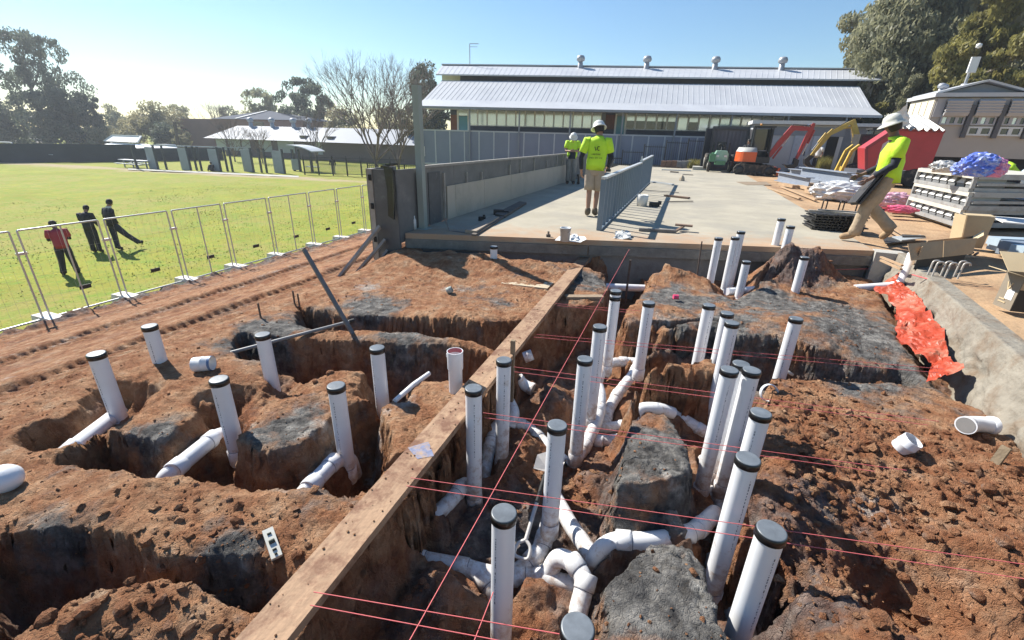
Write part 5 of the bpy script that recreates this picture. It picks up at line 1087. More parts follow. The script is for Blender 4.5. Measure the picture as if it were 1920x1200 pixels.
# the orange sheet draped in the right hand trench
def sheet(name, label, L, Rr, m, nu=60, nv=14, amp=.05, seed=1, lift=.03):
    L = [Vector(p) for p in L]; Rr = [Vector(p) for p in Rr]; k = len(L)-1; U = np.linspace(0, k, nu); P = np.zeros((nu, nv, 3))
    for i, u in enumerate(U):
        j = min(int(u), k-1); f = u-j; a = L[j].lerp(L[j+1], f); b = Rr[j].lerp(Rr[j+1], f)
        for q in range(nv): P[i, q] = a.lerp(b, q/(nv-1))
    fold = np.abs(fbm(P[..., 0]*1.+P[..., 1]*.6, P[..., 1]*.5-P[..., 0]*.4, 5.5, 3, seed))+.5*fbm(P[..., 0], P[..., 1], 12, 3, seed+1)
    P[..., 2] += amp*fold+lift; P[..., 0] += amp*.5*fbm(P[..., 1], P[..., 2]*3, 6, 2, seed+3)
    me = grid_mesh(name, P[..., 0], P[..., 1], P[..., 2]); me.polygons.foreach_set('use_smooth', np.zeros(len(me.polygons), bool)); o = bpy.data.objects.new(name, me); put(o); me.materials.append(m); return o
ORG = mat('orange_plastic', (.38, .05, .018), .45, .2, 4, .4, 14, dirt=(.34, .17, .11), dscale=4, dthr=.50, spec=.35)
yy = [7.75, 7.3, 6.8, 6.2, 5.6, 5.0, 4.6]
o = sheet('orange_sheet', '', [Vector((xkerb(y)-.29-.12*math.sin(i*2.1)-.05*i*.5, y-.1, zsoil(xkerb(y)-.40, y-.1)+.02)) for i, y in enumerate(yy)],
          [Vector((xkerb(y)-.05-.10*(i > 4), y+.05, -.20-.02*i-.05*(i % 2))) for i, y in enumerate(yy)], ORG, 90, 22, .07)
tag(o, 'crumpled orange plastic sheet draped along the foot of the concrete edge', 'plastic sheet')
# ================================================================== ON AND AROUND THE SLAB
FORMG = mat('grey_form_ply', (.16, .155, .145), .75, .22, 1.6, .15, 20, dirt=(.25, .235, .21), dscale=1.4, dthr=.55)
BLACKP = mat('black_formwork', (.085, .088, .09), .6, .35, 1.5, dirt=(.22, .22, .22), dscale=2.0, dthr=.53)
HEBEL = mat('grey_fibre_sheet', (.46, .40, .32), .85, .07, .8, dirt=(.38, .335, .27), dscale=1.0, dthr=.52)
TIM = mat('weathered_stud', (.31, .285, .25), .85, .2, 5, .3, 40)
xw = -4.17; y0 = 6.12; wz = .98
t = thing('form_wall', 'long grey formwork wall of ply panels along the left side of the slab', 'formwork wall', (xw-.05, 12, -.3))
ysp = [6.98, 8.1, 9.5, 11.2, 13.2, 15.3, 17.5]
for i in range(len(ysp)-1):
    mb = MB(); mb.box((xw-.04, (ysp[i]+ysp[i+1])/2, wz/2), (.03, ysp[i+1]-ysp[i]-.012, wz-.0)); part('panel', mb, FORMG, t)
    zh = .62+.0*i; mb = MB(); mb.box((xw-.005, (max(ysp[i], 7.75)+ysp[i+1])/2, zh/2+.004), (.022, ysp[i+1]-max(ysp[i], 7.75)-.012, zh)); part('lining_sheet', mb, HEBEL, t)
mb = MB(); mb.box((xw-.04, (6.98+17.5)/2, wz+.022), (.075, 17.5-6.98, .04)); part('top_rail', mb, TIM, t)
for y, z0, z1 in ((7.65, .0, .86), (8.6, .62, .82), (9.35, .62, .78), (11.1, .62, .86), (11.9, .62, .95), (13.1, .62, .97), (14.4, .62, .85), (15.6, .62, .97), (16.4, .62, .97)):
    mb = MB(); mb.box((xw-.006, y, (z0+z1)/2+.01), (.05, .045, z1-z0)); part('stud', mb, TIM, t)
mb = MB(); mb.beam((xw-.1, 17.5, .45), (xw-.1, 24, .45), .03, .9); part('panel', mb, FORMG, t)
# end of the wall: a box of black ply with timber edge and raking props
c0 = PY(706, 322, y0); c1 = PY(776, 314, y0)
t = thing('form_end', 'blackened ply end box of the formwork wall with stud edge', 'formwork', (-4.5, y0, -.45))
xe0, xe1 = -4.72, -4.20
mb = MB(); mb.box(((xe0+xe1)/2+.05, y0+.05, .255), (xe1-xe0-.10, .03, 1.47)); part('panel', mb, BLACKP, t)
mb = MB(); mb.box((xe0+.045, y0+.08, .255), (.09, .12, 1.47)); st = part('stud', mb, TIM, t)
for z in (.86, .42, -.12): mb = MB(); mb.box((xe0+.06, y0+.015, z), (.05, .03, .09)); part('notch', mb, mat('dark_gap', (.01, .01, .01), .9), t)
mb = MB(); mb.box((xe0-.02, y0+.45, .255), (.03, .8, 1.47)); part('panel', mb, BLACKP, t)
mb = MB(); mb.box((xe1-.02, y0+.52, .42), (.03, .9, 1.14)); part('panel', mb, FORMG, t)
mb = MB(); mb.box((xe1+.005, y0+1.2, .45), (.03, .42, .9)); part('panel', mb, BLACKP, t)
P = [(xe1-.14, y0-.03, 1.06), (xe1+.02, y0-.04, 1.03), (xe1+.03, y0-.05, .7), (xe1-.02, y0-.03, .25), (xe1-.12, y0-.03, .3), (xe1-.10, y0-.03, .7)]
mb = MB(); mb.prism(P, (0, -.035, 0)); mb.prism([(xe1-.22, y0-.02, 1.02), (xe1-.02, y0-.03, 1.06), (xe1-.02, y0+.16, 1.06), (xe1-.22, y0+.12, 1.02)], (0, 0, .03)); single('black_rag', mb, mat('black_plastic_sheet', (.012, .013, .014), .35, .3, 8, .6, 14), 'black plastic sheet hanging over the end of the formwork wall', 'plastic sheet')
GRN = mat('grey_green_paint', (.27, .31, .28), .6, .08, 1.5)
pb = Vector((xw+.06, 6.75, 0)); pt = PY(763, 160, 6.75); t = thing('steel_post', 'tall square grey green steel post standing at the formwork wall', 'post', pb)
mb = MB(); mb.beam((pb.x, 6.75, 0), (pb.x+.0, 6.75, pt.z), .11, .11, up=(0, 1, 0)); part('post', mb, GRN, t); mb = MB(); mb.box((pb.x, 6.75, .005), (.22, .22, .012)); part('base_plate', mb, GRN, t)
for i, (p, q) in enumerate((((712, 425), (622, 538)), ((722, 450), (655, 528)), ((727, 470), (690, 522)), ((733, 488), (703, 516)))):
    a = PY(p[0], p[1], y0-.02+i*.03); b = G(q[0], q[1], float(bank(np.array(a.x-.7), np.array(5.9)))-.02)
    plank('raking_prop', 'grey timber prop bracing the formwork end, %s of four' % ('outermost', 'second from outside', 'third from outside', 'innermost and shortest')[i], 'prop', a, b, .04, .10, TIM, 'props bracing the formwork end', up=(0, 1, .2))
# the wall frame of steel studs
GALVSH = mat('galvanised_shaded', (.15, .20, .25), .45, .08, 3, metal=.2); fx = -1.30; fy0, fy1 = 8.05, 16.5; fh = .90  # stud steel darkened and blued to paint in its sky-lit shade
t = thing('wall_frame', 'steel stud wall frame standing on edge along the slab', 'wall frame', (fx, fy0, 0))
def chan(mb, a, b, w, dd, open_=1, up=(0, 0, 1)): mb.beam(a, b, w, dd, up)
GALVL = mat('galvanised_light', (.50, .52, .52), .45, .06, 3, metal=.3)
def frm(y0_, y1_, h0, h1, n, par):
    for nm, z0, z1, m_ in (('top_track', h0, h1, GALVL), ('bottom_track', .02, .02, GALVSH)):
        mb = MB(); mb.beam((fx, y0_, z0), (fx, y1_, z1), .092, .035); part(nm, mb, m_, par)
    for k in range(n):
        f = k/(n-1); y = y0_+(y1_-y0_)*f; h = h0+(h1-h0)*f; mb = MB(); mb.box((fx+.043, y+.018, h/2), (.004, .036, h-.05)); mb.box((fx-.043, y+.018, h/2), (.004, .036, h-.05)); mb.box((fx, y, h/2), (.082, .003, h-.05)); part('stud', mb, GALVSH, par)
frm(fy0, 14.6, fh, fh, 18, t)
t2 = thing('wall_frame', 'farther and taller steel wall frame beyond the first one', 'wall frame', (fx, 14.7, 0)); frm(14.7, 19.0, .95, 1.0, 10, t2)
mb = MB(); mb.beam((fx, 14.72, 0), (fx, 14.72, 1.08), .05, .05, up=(0, 1, 0)); part('brace', mb, GALVL, t2)
# things lying on the slab
def flat(name, label, cat, pts, h, m, z=0.004): mb = MB(); mb.prism([G(a, b, z) for a, b in pts], (0, 0, h)); return single(name, mb, m, label, cat)
BOARD = grain('weathered_board', (.30, .245, .19), (.40, .34, .27), .55)
flat('timber_board', 'pale topped board lying on the slab in the wall shadow', 'board', [(872, 437), (893, 440), (936, 412), (922, 410)], .06, BOARD)
flat('timber_board', 'dark board pointing away along the wall shadow edge', 'board', [(928, 405), (946, 409), (987, 383), (974, 381)], .05, mat('dark_board', (.12, .10, .085), .9, .2, 5))
flat('timber_board', 'long board lying under the pale one on the slab', 'board', [(884, 442), (892, 443), (948, 407), (942, 405)], .03, MATS['dark_board'])
p = G(935, 402); mb = MB(); mb.box(p+UP*.05, (.22, .14, .10), .4); mb.box(p+Vector((.16, .05, .05)), (.10, .1, .06), .2); single('drill_case', mb, mat('black_plastic', (.015, .015, .016), .5), 'black tool lying on the boards on the slab', 'tool')
p = G(904, 414); mb = MB(); mb.box(p+UP*.04, (.13, .08, .08), .2); mb.box(p+Vector((.03, .02, .09)), (.04, .03, .05), .2); single('small_tool', mb, MATS['black_plastic'], 'small dark tool on the slab left of the boards', 'tool')
p = G(778, 430); mb = MB(); mb.lathe([(0, 0), (.03, 0), (.03, .16), (.012, .19), (.012, .23), (0, .23)], p, 12); single('white_bottle', mb, TRIMW, 'small white bottle standing by the foot of the steel post', 'bottle')
p = G(843, 433); mb = MB(); mb.tube([p, p+Vector((-.1, .05, .17))], .013, 8); mb.tube([p, p+Vector((.42, -.04, .012))], .013, 8); mb.box(p+Vector((-.10, .05, .18)), (.05, .03, .04), .3); single('bent_bar', mb, STEEL, 'bent steel bar lying on the slab beside the boards', 'bar')
p = G(1059, 452); mb = MB(); mb.lathe([(0, 0), (.075, 0), (.082, .2), (.088, .2), (.088, .215), (.08, .215), (.076, .02), (0, .02)], p, 24); t = thing('bucket', 'white plastic bucket standing near the front edge of the slab', 'bucket', p); part('body', mb, mat('pale_bucket', (.52, .55, .57), .5), t)
mb = MB(); mb.tube([p+Vector((math.cos(a)*.088, -.02-.05*math.sin(a), .2-.06*math.sin(a))) for a in np.linspace(0, math.pi, 9)], .003, 5); part('handle', mb, STEEL, t)
PAPER = mat('paper', (.72, .72, .71), .8, .05, 3)
o = sheet('crumpled_paper', '', [G(1068, 452, .0), G(1070, 446, .05), G(1072, 440, .03)], [G(1085, 453, .0), G(1083, 447, .03), G(1082, 442, .0)], PAPER, 14, 8, .05, 3, .01); tag(o, 'crumpled white paper lying right of the bucket', 'paper')
o = sheet('spread_paper', '', [G(1040, 451, 0), G(1048, 444, 0), G(1056, 441, 0)], [G(1088, 455, 0), G(1100, 449, 0), G(1096, 444, 0)], PAPER, 14, 8, .006, 4, .004); tag(o, 'white paper sheet spread under the bucket', 'paper')
o = sheet('plastic_wrap', '', [G(1150, 448, 0), G(1152, 441, .03), G(1156, 436, .01)], [G(1185, 450, 0), G(1182, 443, .03), G(1176, 438, .01)], mat('clear_wrap', (.50, .50, .48), .25, .2, 10, spec=.8), 22, 14, .10, 5, .005); tag(o, 'crumpled clear plastic wrap on the slab before the wall frame', 'plastic')
p = G(1028, 444); mb = MB(); mb.box(p+UP*.02, (.07, .05, .04), .4); mb.box(p+UP*.06, (.02, .03, .06), .9); single('wood_scrap', mb, MATS['dark_board'], 'small dark scrap on the slab edge left of the bucket', 'scrap')
p = G(1203, 386); t = thing('white_pail', 'white pail standing right of the wall frame', 'bucket', p); mb = MB(); mb.lathe([(0, 0), (.12, 0), (.14, .26), (.13, .27), (.11, .02), (0, .02)], p, 18); part('body', mb, TRIMW, t)
mb = MB(); mb.box(p+Vector((.30, .02, .06)), (.24, .1, .1), .3); mb.box(p+Vector((.42, .04, .1)), (.08, .08, .08), .1); single('nail_gun', mb, MATS['black_plastic'], 'black power tool beside the white pail', 'tool')
t = None
def bar2(name, label, a, b, w, h, m, cat='timber', up=(0, 0, 1), z=.03): return plank(name, label, cat, G(*a, z), G(*b, z), w, h, m, None, up)
bar2('steel_batten', 'dark steel batten with square end block lying before the wall frame', (1198, 430), (1268, 434), .06, .05, STEEL)
p = G(1266, 434, .03); q = G(1282, 424, .09); mb = MB(); mb.beam(p, q, .04, .03); mb.box(q+UP*.015, (.30, .10, .03)); single('paddle_tool', mb, mat('brown_timber', (.20, .13, .09), .85, .2, 6), 'short brown float tool propped at the end of the batten', 'tool')
bar2('torn_board', 'rough brown board lying across the shadow strip', (1247, 366), (1292, 371), .16, .04, MATS['brown_timber'])
bar2('thin_batten', 'thin dark batten lying beside the rough board', (1252, 378), (1299, 377), .04, .02, MATS['dark_board'])
bar2('thin_strip', 'thin pale strip crossing the shadow of the wall frame', (1205, 356), (1273, 361), .03, .02, TIM)
bar2('white_batten', 'white batten lying square to the wall frame', (1216, 340), (1262, 346), .14, .05, GALVL)
bar2('white_batten', 'white batten at the far end of the wall frame', (1240, 318), (1295, 320), .14, .05, GALVL)
bar2('dark_batten', 'short dark batten near the middle of the slab', (1280, 327), (1300, 328), .06, .03, MATS['dark_board'])
bar2('dark_offcut', 'dark offcut near the far end of the wall frame', (1257, 322), (1272, 323), .1, .06, MATS['dark_board'])
p = G(1278, 339); mb = MB(); mb.lathe([(0, 0), (.12, .01), (.1, .12), (.05, .2), (0, .24)], p, 7, smooth=False); single('sack_scrap', mb, mat('tan_paper', (.40, .33, .24), .9), 'small tan paper scrap standing on the slab', 'scrap')
p = G(1313, 318); mb = MB(); mb.box(p+UP*.09, (.9, 1.2, .18)); single('concrete_step', mb, CONC, 'low concrete block at the far left corner of the slab', 'block')
for px, lab, c in ((1253, 'brown brick bundle at the far end of the slab', (.15, .085, .06)), (1281, 'grey wrapped bundle beside the brown brick bundle', (.30, .29, .28))):
    p = G(px, 314); t = thing('brick_bundle', lab, 'bundle', p)
    for i in range(3):
        mb = MB(); mb.box(p+Vector(((i-1)*.32, 0, .2)), (.30, .5, .36+.04*i)); part('block', mb, mat('bundle_%d' % px, c, .9, .25, 8), t)
# floor trap plates set in the slab, faint ruts
c = G(1405, 343, .004); mb = MB(); mb.prism([G(a, b, .004) for a, b in ((1380, 341), (1437, 341), (1446, 347), (1400, 347))], (0, 0, .006)); single('grate_mat', mb, mat('brown_mesh', (.24, .18, .12), .9, .2, 6), 'brown mesh mat lying across the right edge of the slab', 'mat')
# ================================================================== TEMPORARY FENCE
PIPEG = mat('galvanised_tube', (.52, .53, .52), .4, .06, 4, metal=.5); BLK = mat('fence_block', (.68, .65, .61), .9, .12, 5, dirt=(.50, .38, .3), dscale=6, dthr=.5)
fpost = [(95, 610, 30, 435), (246, 570, 223, 400), (360, 537, 326, 390), (455, 512, 430, 385), (535, 490, 524, 376), (592, 468, 590, 365), (650, 455, 648, 358), (697, 442, 695, 350)]
zq = -2.45; FP = [G(a, b, zq) for a, b, _, _ in fpost]; FP = [Vector((-12.2+.0*i, p.y, zq)) for i, p in enumerate(FP)]
FP = [Vector((-12.2, FP[0].y-3.4, zq))]+FP+[Vector((-12.2, FP[-1].y+2.6*k, zq)) for k in (1, 2, 3, 4, 5)]
where = ['cut by the left edge of the photo', 'in front of the student in the red vest', 'in front of the two dark clad students', 'right of the walking students', 'fourth from the left edge', 'fifth from the left edge', 'sixth from the left edge', 'just left of the formwork end', 'first behind the formwork end', 'second behind the formwork end', 'third behind the formwork end', 'fourth behind the formwork end', 'fifth behind the formwork end']
for i in range(len(FP)-1):
    a, b = FP[i]+Vector((0, .06, 0)), FP[i+1]-Vector((0, .06, 0)); t = thing('temporary_fence', 'temporary steel mesh fence panel, '+where[i], 'fence panel', (a+b)/2, 'temporary fence panels along the field')
    H = 2.0; mb = MB(); mb.tube(fillet([a+UP*.03, a+UP*H, b+UP*H, b+UP*.03], .03), .018, 8); mb.tube([a+UP*.16, b+UP*.16], .021, 8); part('frame', mb, PIPEG, t)
    if i in (1, 3, 5): m_ = (a+b)/2; mb = MB(); mb.tube([m_+UP*.16, m_+UP*H], .017, 6); part('upright', mb, PIPEG, t)
    mb = MB(); L = (b-a).length; n = int(L/.15)
    for k in range(1, n): q = a.lerp(b, k/n); mb.tube([q+UP*.16, q+UP*H], .0016, 3, cap=False)
    for z in (.6, 1.05, 1.5): mb.tube([a+UP*z, b+UP*z], .0018, 3, cap=False)
    w_ = part('wire_mesh', mb, PIPEG, t); w_['kind'] = 'stuff'
    q = a.lerp(b, .55)+UP*.62; mb = MB(); mb.box(q, (.012, .22, .09)); part('tag_plate', mb, MATS['black_plastic'], t)
for i in range(1, len(FP)-1):
    c = FP[i]; t = thing('fence_block', 'pale foot block of the temporary fence, '+['', 'nearest the left edge of the photo', 'under the post right of the red vested student', 'directly below the pair of walking students', 'below the right end of the students panel', 'two posts left of the leaning steel stake', 'one post left of the leaning steel stake', 'behind the top of the leaning steel stake', 'left of the raking props', 'hidden just behind the formwork end', 'beside the first half of the formwork wall', 'beside the middle of the formwork wall', 'beside the far half of the formwork wall'][i], 'fence foot', (c.x, c.y, zq-.03), 'foot blocks of the temporary fence')
    mb = MB(); mb.prism([(c.x-.34, c.y-.13, zq-.03), (c.x+.40, c.y-.13, zq-.03), (c.x+.36, c.y-.11, zq+.22), (c.x-.30, c.y-.11, zq+.22)], (0, .26, 0)); part('block', mb, BLK, t)
    mb = MB(); mb.box(c+UP*1.55, (.05, .17, .05)); part('clamp', mb, PIPEG, t)
# ================================================================== PEOPLE
def skin(name, V, E, R, sub=2):
    me = bpy.data.meshes.new(name); me.from_pydata([tuple(v) for v in V], E, []); o = bpy.data.objects.new(name, me); COL.objects.link(o)
    md_ = o.modifiers.new('s', 'SKIN'); md_.use_smooth_shade = True; md_.branch_smoothing = .4
    sv = me.skin_vertices[0].data
    for i, r in enumerate(R): sv[i].radius = r if isinstance(r, tuple) else (r, r); sv[i].use_root = (i == 0)
    s2 = o.modifiers.new('d', 'SUBSURF'); s2.levels = sub; s2.render_levels = sub
    dg = bpy.context.evaluated_depsgraph_get(); ev = o.evaluated_get(dg); m2 = bpy.data.meshes.new_from_object(ev); m2.name = name
    bpy.data.objects.remove(o); bpy.data.meshes.remove(me); m2.polygons.foreach_set('use_smooth', np.ones(len(m2.polygons), bool)); return m2
SKINM = mat('skin', (.36, .20, .135), .6, .06, 12); SKIND = mat('dark_skin', (.16, .085, .06), .6, .06, 12)
HIVIS = mat('hi_vis_yellow', (.50, .78, .03), .75, .10, 5, 1., 9); NAVY = mat('navy_cloth', (.014, .018, .03), .85, .2, 8, .3, 30); KHAKI = mat('khaki_cloth', (.36, .28, .19), .9, .16, 8, 1., 12)
BOOT = mat('tan_boot', (.33, .22, .12), .8, .2, 10); BOOTD = mat('dark_boot', (.05, .04, .03), .7, .2, 10); HAT = mat('white_helmet', (.66, .65, .62), .35, .04, 3); HAIR = mat('dark_hair', (.02, .014, .010), .7, .2, 20)
def hand(V, E, R, w, wi, d, side, palm, k=1.0):
    # five fingers growing from the wrist: d = direction of the hand, palm = direction the palm faces
    d = Vector(d).normalized(); palm = Vector(palm); palm = (palm-d*palm.dot(d)).normalized(); s = d.cross(palm)*side
    c = Vector(w)+d*.055*k; V.append(c); E.append((wi, len(V)-1)); ci = len(V)-1; R.append((.034*k, .018*k))
    for j, (off, L) in enumerate(((.028, .075), (.010, .085), (-.009, .08), (-.026, .062))):
        b = c+d*.04*k+s*off*k; V.append(b); E.append((ci, len(V)-1)); R.append(.0095*k); i0 = len(V)-1
        V.append(b+d*L*.5*k+palm*.012*k); E.append((i0, len(V)-1)); R.append(.0085*k); V.append(b+d*L*.85*k+palm*.04*k); E.append((len(V)-2, len(V)-1)); R.append(.007*k)
    b = c-d*.01*k+s*.034*k; V.append(b); E.append((ci, len(V)-1)); R.append(.012*k); V.append(b+d*.04*k+s*.018*k+palm*.02*k); E.append((len(V)-2, len(V)-1)); R.append(.009*k)
def person(label, loc, rz, J, sh='tee', shirt=HIVIS, trouser=KHAKI, shorts=False, sleeve=None, boots=BOOT, skinm=SKINM, hat='helmet', hands=True, hatm=None, group=None, belly=1.0, sub=2, sc=1.0):
    """J: joints in metres, facing +Y: pel, chest, neck, head, nod; sl/el/wl, sr/er/wr; hl/kl/al/tl and right ones"""
    t = thing('person', label, 'person', loc, group, rz); t.scale = (sc, sc, sc); J = {k: Vector(v) for k, v in J.items()}
    pel, ch, nk, hd = J['pel'], J['chest'], J['neck'], J['head']
    V = [pel, pel.lerp(ch, .5), ch, nk, nk.lerp(hd, .45), hd, hd+(hd-nk).normalized()*.075]; E = [(0, 1), (1, 2), (2, 3), (3, 4), (4, 5), (5, 6)]
    R = [(.135, .095), (.125*belly, .09*belly), (.15, .10), (.056, .056), (.062, .066), (.076, .092), (.058, .07)]
    f = J['face'].normalized(); V.append(hd+f*.094-UP*.005); E.append((5, len(V)-1)); R.append(.014)
    sd_ = f.cross(UP).normalized()
    for s in (-1, 1): V.append(hd+sd_*s*.082-UP*.005); E.append((5, len(V)-1)); R.append((.012, .02))
    for s, a in (('l', -1), ('r', 1)):
        V += [J['s'+s], J['e'+s], J['e'+s].lerp(J['w'+s], .35), J['w'+s]]; n = len(V); E += [(2, n-4), (n-4, n-3), (n-3, n-2), (n-2, n-1)]; R += [.056, .041, .04, .027]
        if hands: hand(V, E, R, J['w'+s], n-1, J['w'+s]-J['e'+s], a, J.get('p'+s, (-a, 0, 0)))
        V += [J['h'+s], J['h'+s].lerp(J['k'+s], .5), J['k'+s], J['k'+s].lerp(J['a'+s], .35), J['a'+s], J['t'+s]]; n = len(V)
        E += [(0, n-6), (n-6, n-5), (n-5, n-4), (n-4, n-3), (n-3, n-2), (n-2, n-1)]; R += [.088, .078, .055, .056, .036, .035]
    part('body', skin('body', V, E, R, sub), skinm, t, local=True)
    # clothes: shells that follow the body, with clean hems
    lat = (J['sr']-J['sl']).normalized()
    def shell(mb, rings, n=18):              # rings: centre, half width, half depth, axis
        V = []
        for c, rx, ry, ax in rings:
            dp = ax.normalized().cross(lat).normalized(); lt = dp.cross(ax.normalized()).normalized()
            for j in range(n):
                t_ = 2*math.pi*j/n; w_ = 1+.035*math.sin(3*t_+c.z*17)+.025*math.sin(5*t_-c.z*29); V.append(c+lt*math.cos(t_)*rx*w_+dp*math.sin(t_)*ry*w_)
        k = len(rings); mb.add(V, [(i*n+j, i*n+(j+1) % n, (i+1)*n+(j+1) % n, (i+1)*n+j) for i in range(k-1) for j in range(n)], True)
    ax = ch-pel; sh_c = (J['sl']+J['sr'])/2; an_ = nk-ch
    mb = MB(); shell(mb, [(pel-ax.normalized()*.06, .172, .128*belly, ax), (pel-ax.normalized()*.075, .182, .137*belly, ax), (pel+ax*.22, .178, .132*belly, ax), (pel+ax*.6, .182, .132*belly, ax), (ch, .196, .135, ax), (ch.lerp(sh_c, .75), .20, .122, ax.lerp(an_, .5)), (sh_c+an_.normalized()*.03, .165, .098, an_), (sh_c.lerp(nk, .72), .10, .082, an_), (nk.lerp(hd, .06), .07, .072, an_), (nk.lerp(hd, .02), .062, .064, an_)])
    for s in 'lr':
        p0, p1 = J['s'+s], J['e'+s]; ins = p0.lerp(sh_c, .22)
        mb.tube([ins, p0+UP*.006, p0.lerp(p1, .3), p0.lerp(p1, .7), p0.lerp(p1, .71)], [.07, .082, .083, .078, .06], 14, cap=False)
    part('shirt', mb, shirt, t, local=True)
    if sleeve is not None:
        for s in 'lr':
            a, b = J['s'+s].lerp(J['e'+s], .5), J['e'+s]; c = b.lerp(J['w'+s], .86); part('sleeve', MB().tube([a, a.lerp(b, .6), b, b.lerp(c, .5), c, c.lerp(b, .02)], [.056, .054, .052, .046, .039, .03], 12, cap=False), sleeve, t, local=True)
    mb = MB(); dn = (J['hl']+J['hr'])/2-UP*.10
    shell(mb, [(pel+ax*.16, .150, .110*belly, ax), (pel, .168, .122, ax), (J['hl'].lerp(J['hr'], .5), .172, .125, ax), (dn, .15, .10, UP), (dn-UP*.02, .05, .04, UP)])
    for s in 'lr':
        h_, k, an = J['h'+s], J['k'+s], J['a'+s]
        if shorts: P_, R_ = [h_+UP*.03, h_.lerp(k, .3), h_.lerp(k, .7), h_.lerp(k, .96), h_.lerp(k, .95)], [.095, .107, .105, .104, .08]
        else: P_, R_ = [h_+UP*.03, h_.lerp(k, .3), h_.lerp(k, .75), k, k.lerp(an, .35), k.lerp(an, .62), k.lerp(an, .8), k.lerp(an, 1.0), k.lerp(an, .98)], [.095, .105, .092, .084, .082, .076, .082, .080, .06]
        mb.tube(P_, R_, 14, cap=False)
    part('shorts' if shorts else 'trousers', mb, trouser, t, local=True)
    for s in 'lr':
        an, to = J['a'+s], J['t'+s]; d = (to-an); d.normalize()
        b = part('boot', skin('boot', [an+(J['k'+s]-an).normalized()*.10, an, an.lerp(to, .55)-UP*.0, to], [(0, 1), (1, 2), (2, 3)], [.060, .066, .058, .048], sub), boots, t, local=True)
    up_h = (hd-nk).normalized(); Q = up_h.to_track_quat('Z', 'Y').to_matrix()
    if hat in ('helmet', 'brim'):
        c = hd+up_h*.035-f*.005; mb = MB(); mb.lathe([(.135, -.012), (.135, .0), (.112, .010), (.108, .05), (.09, .095), (.05, .122), (0, .128)], c, 22, Q); h = part('helmet', mb, hatm or HAT, t, local=True)
        mb = MB(); mb.lathe([(.108, .004), (.156 if hat == 'brim' else .148, -.022), (.156 if hat == 'brim' else .148, -.014), (.108, .014)], c+f*.018, 22, Q); part('brim', mb, hatm or HAT, h, local=True)
        mb = MB(); mb.beam(c+up_h*.122-f*.07, c+up_h*.122+f*.07, .022, .018, up=up_h); part('ridge', mb, hatm or HAT, h, local=True)
        mb = MB(); mb.lathe([(.07, -.075), (.088, -.03), (.095, .03)], hd-f*.016, 16, Q); part('hair', mb, HAIR, t, local=True)
    else:
        mb = MB(); mb.lathe([(.07, -.06), (.086, -.02), (.092, .03), (.084, .08), (.05, .118), (0, .128)], hd-f*.014+up_h*.012, 16, Q); h = part('hair', mb, HAIR, t, local=True)
        if hat == 'cap': mb = MB(); mb.lathe([(.098, .03), (.1, .05), (.08, .11), (.03, .135), (0, .138)], hd, 16, Q); mb.prism([hd+f*.09+sd_*.07+up_h*.04, hd+f*.17+sd_*.05+up_h*.02, hd+f*.17-sd_*.05+up_h*.02, hd+f*.09-sd_*.07+up_h*.04], up_h*.012); part('cap', mb, hatm or HAIR, t, local=True)
    return t
base = dict(pel=(0, 0, .95), chest=(0, 0, 1.28), neck=(0, .0, 1.48), head=(0, .02, 1.63), face=(0, 1, 0), sl=(-.19, 0, 1.40), el=(-.25, -.04, 1.12), wl=(-.26, .03, .88), sr=(.19, 0, 1.40), er=(.25, -.04, 1.12), wr=(.26, .03, .88),
            hl=(-.09, 0, .90), kl=(-.10, .02, .50), al=(-.10, 0, .09), tl=(-.12, .15, .04), hr=(.09, 0, .90), kr=(.10, .02, .50), ar=(.10, 0, .09), tr=(.12, .15, .04))
def pose(**k): d = dict(base); d.update(k); return d
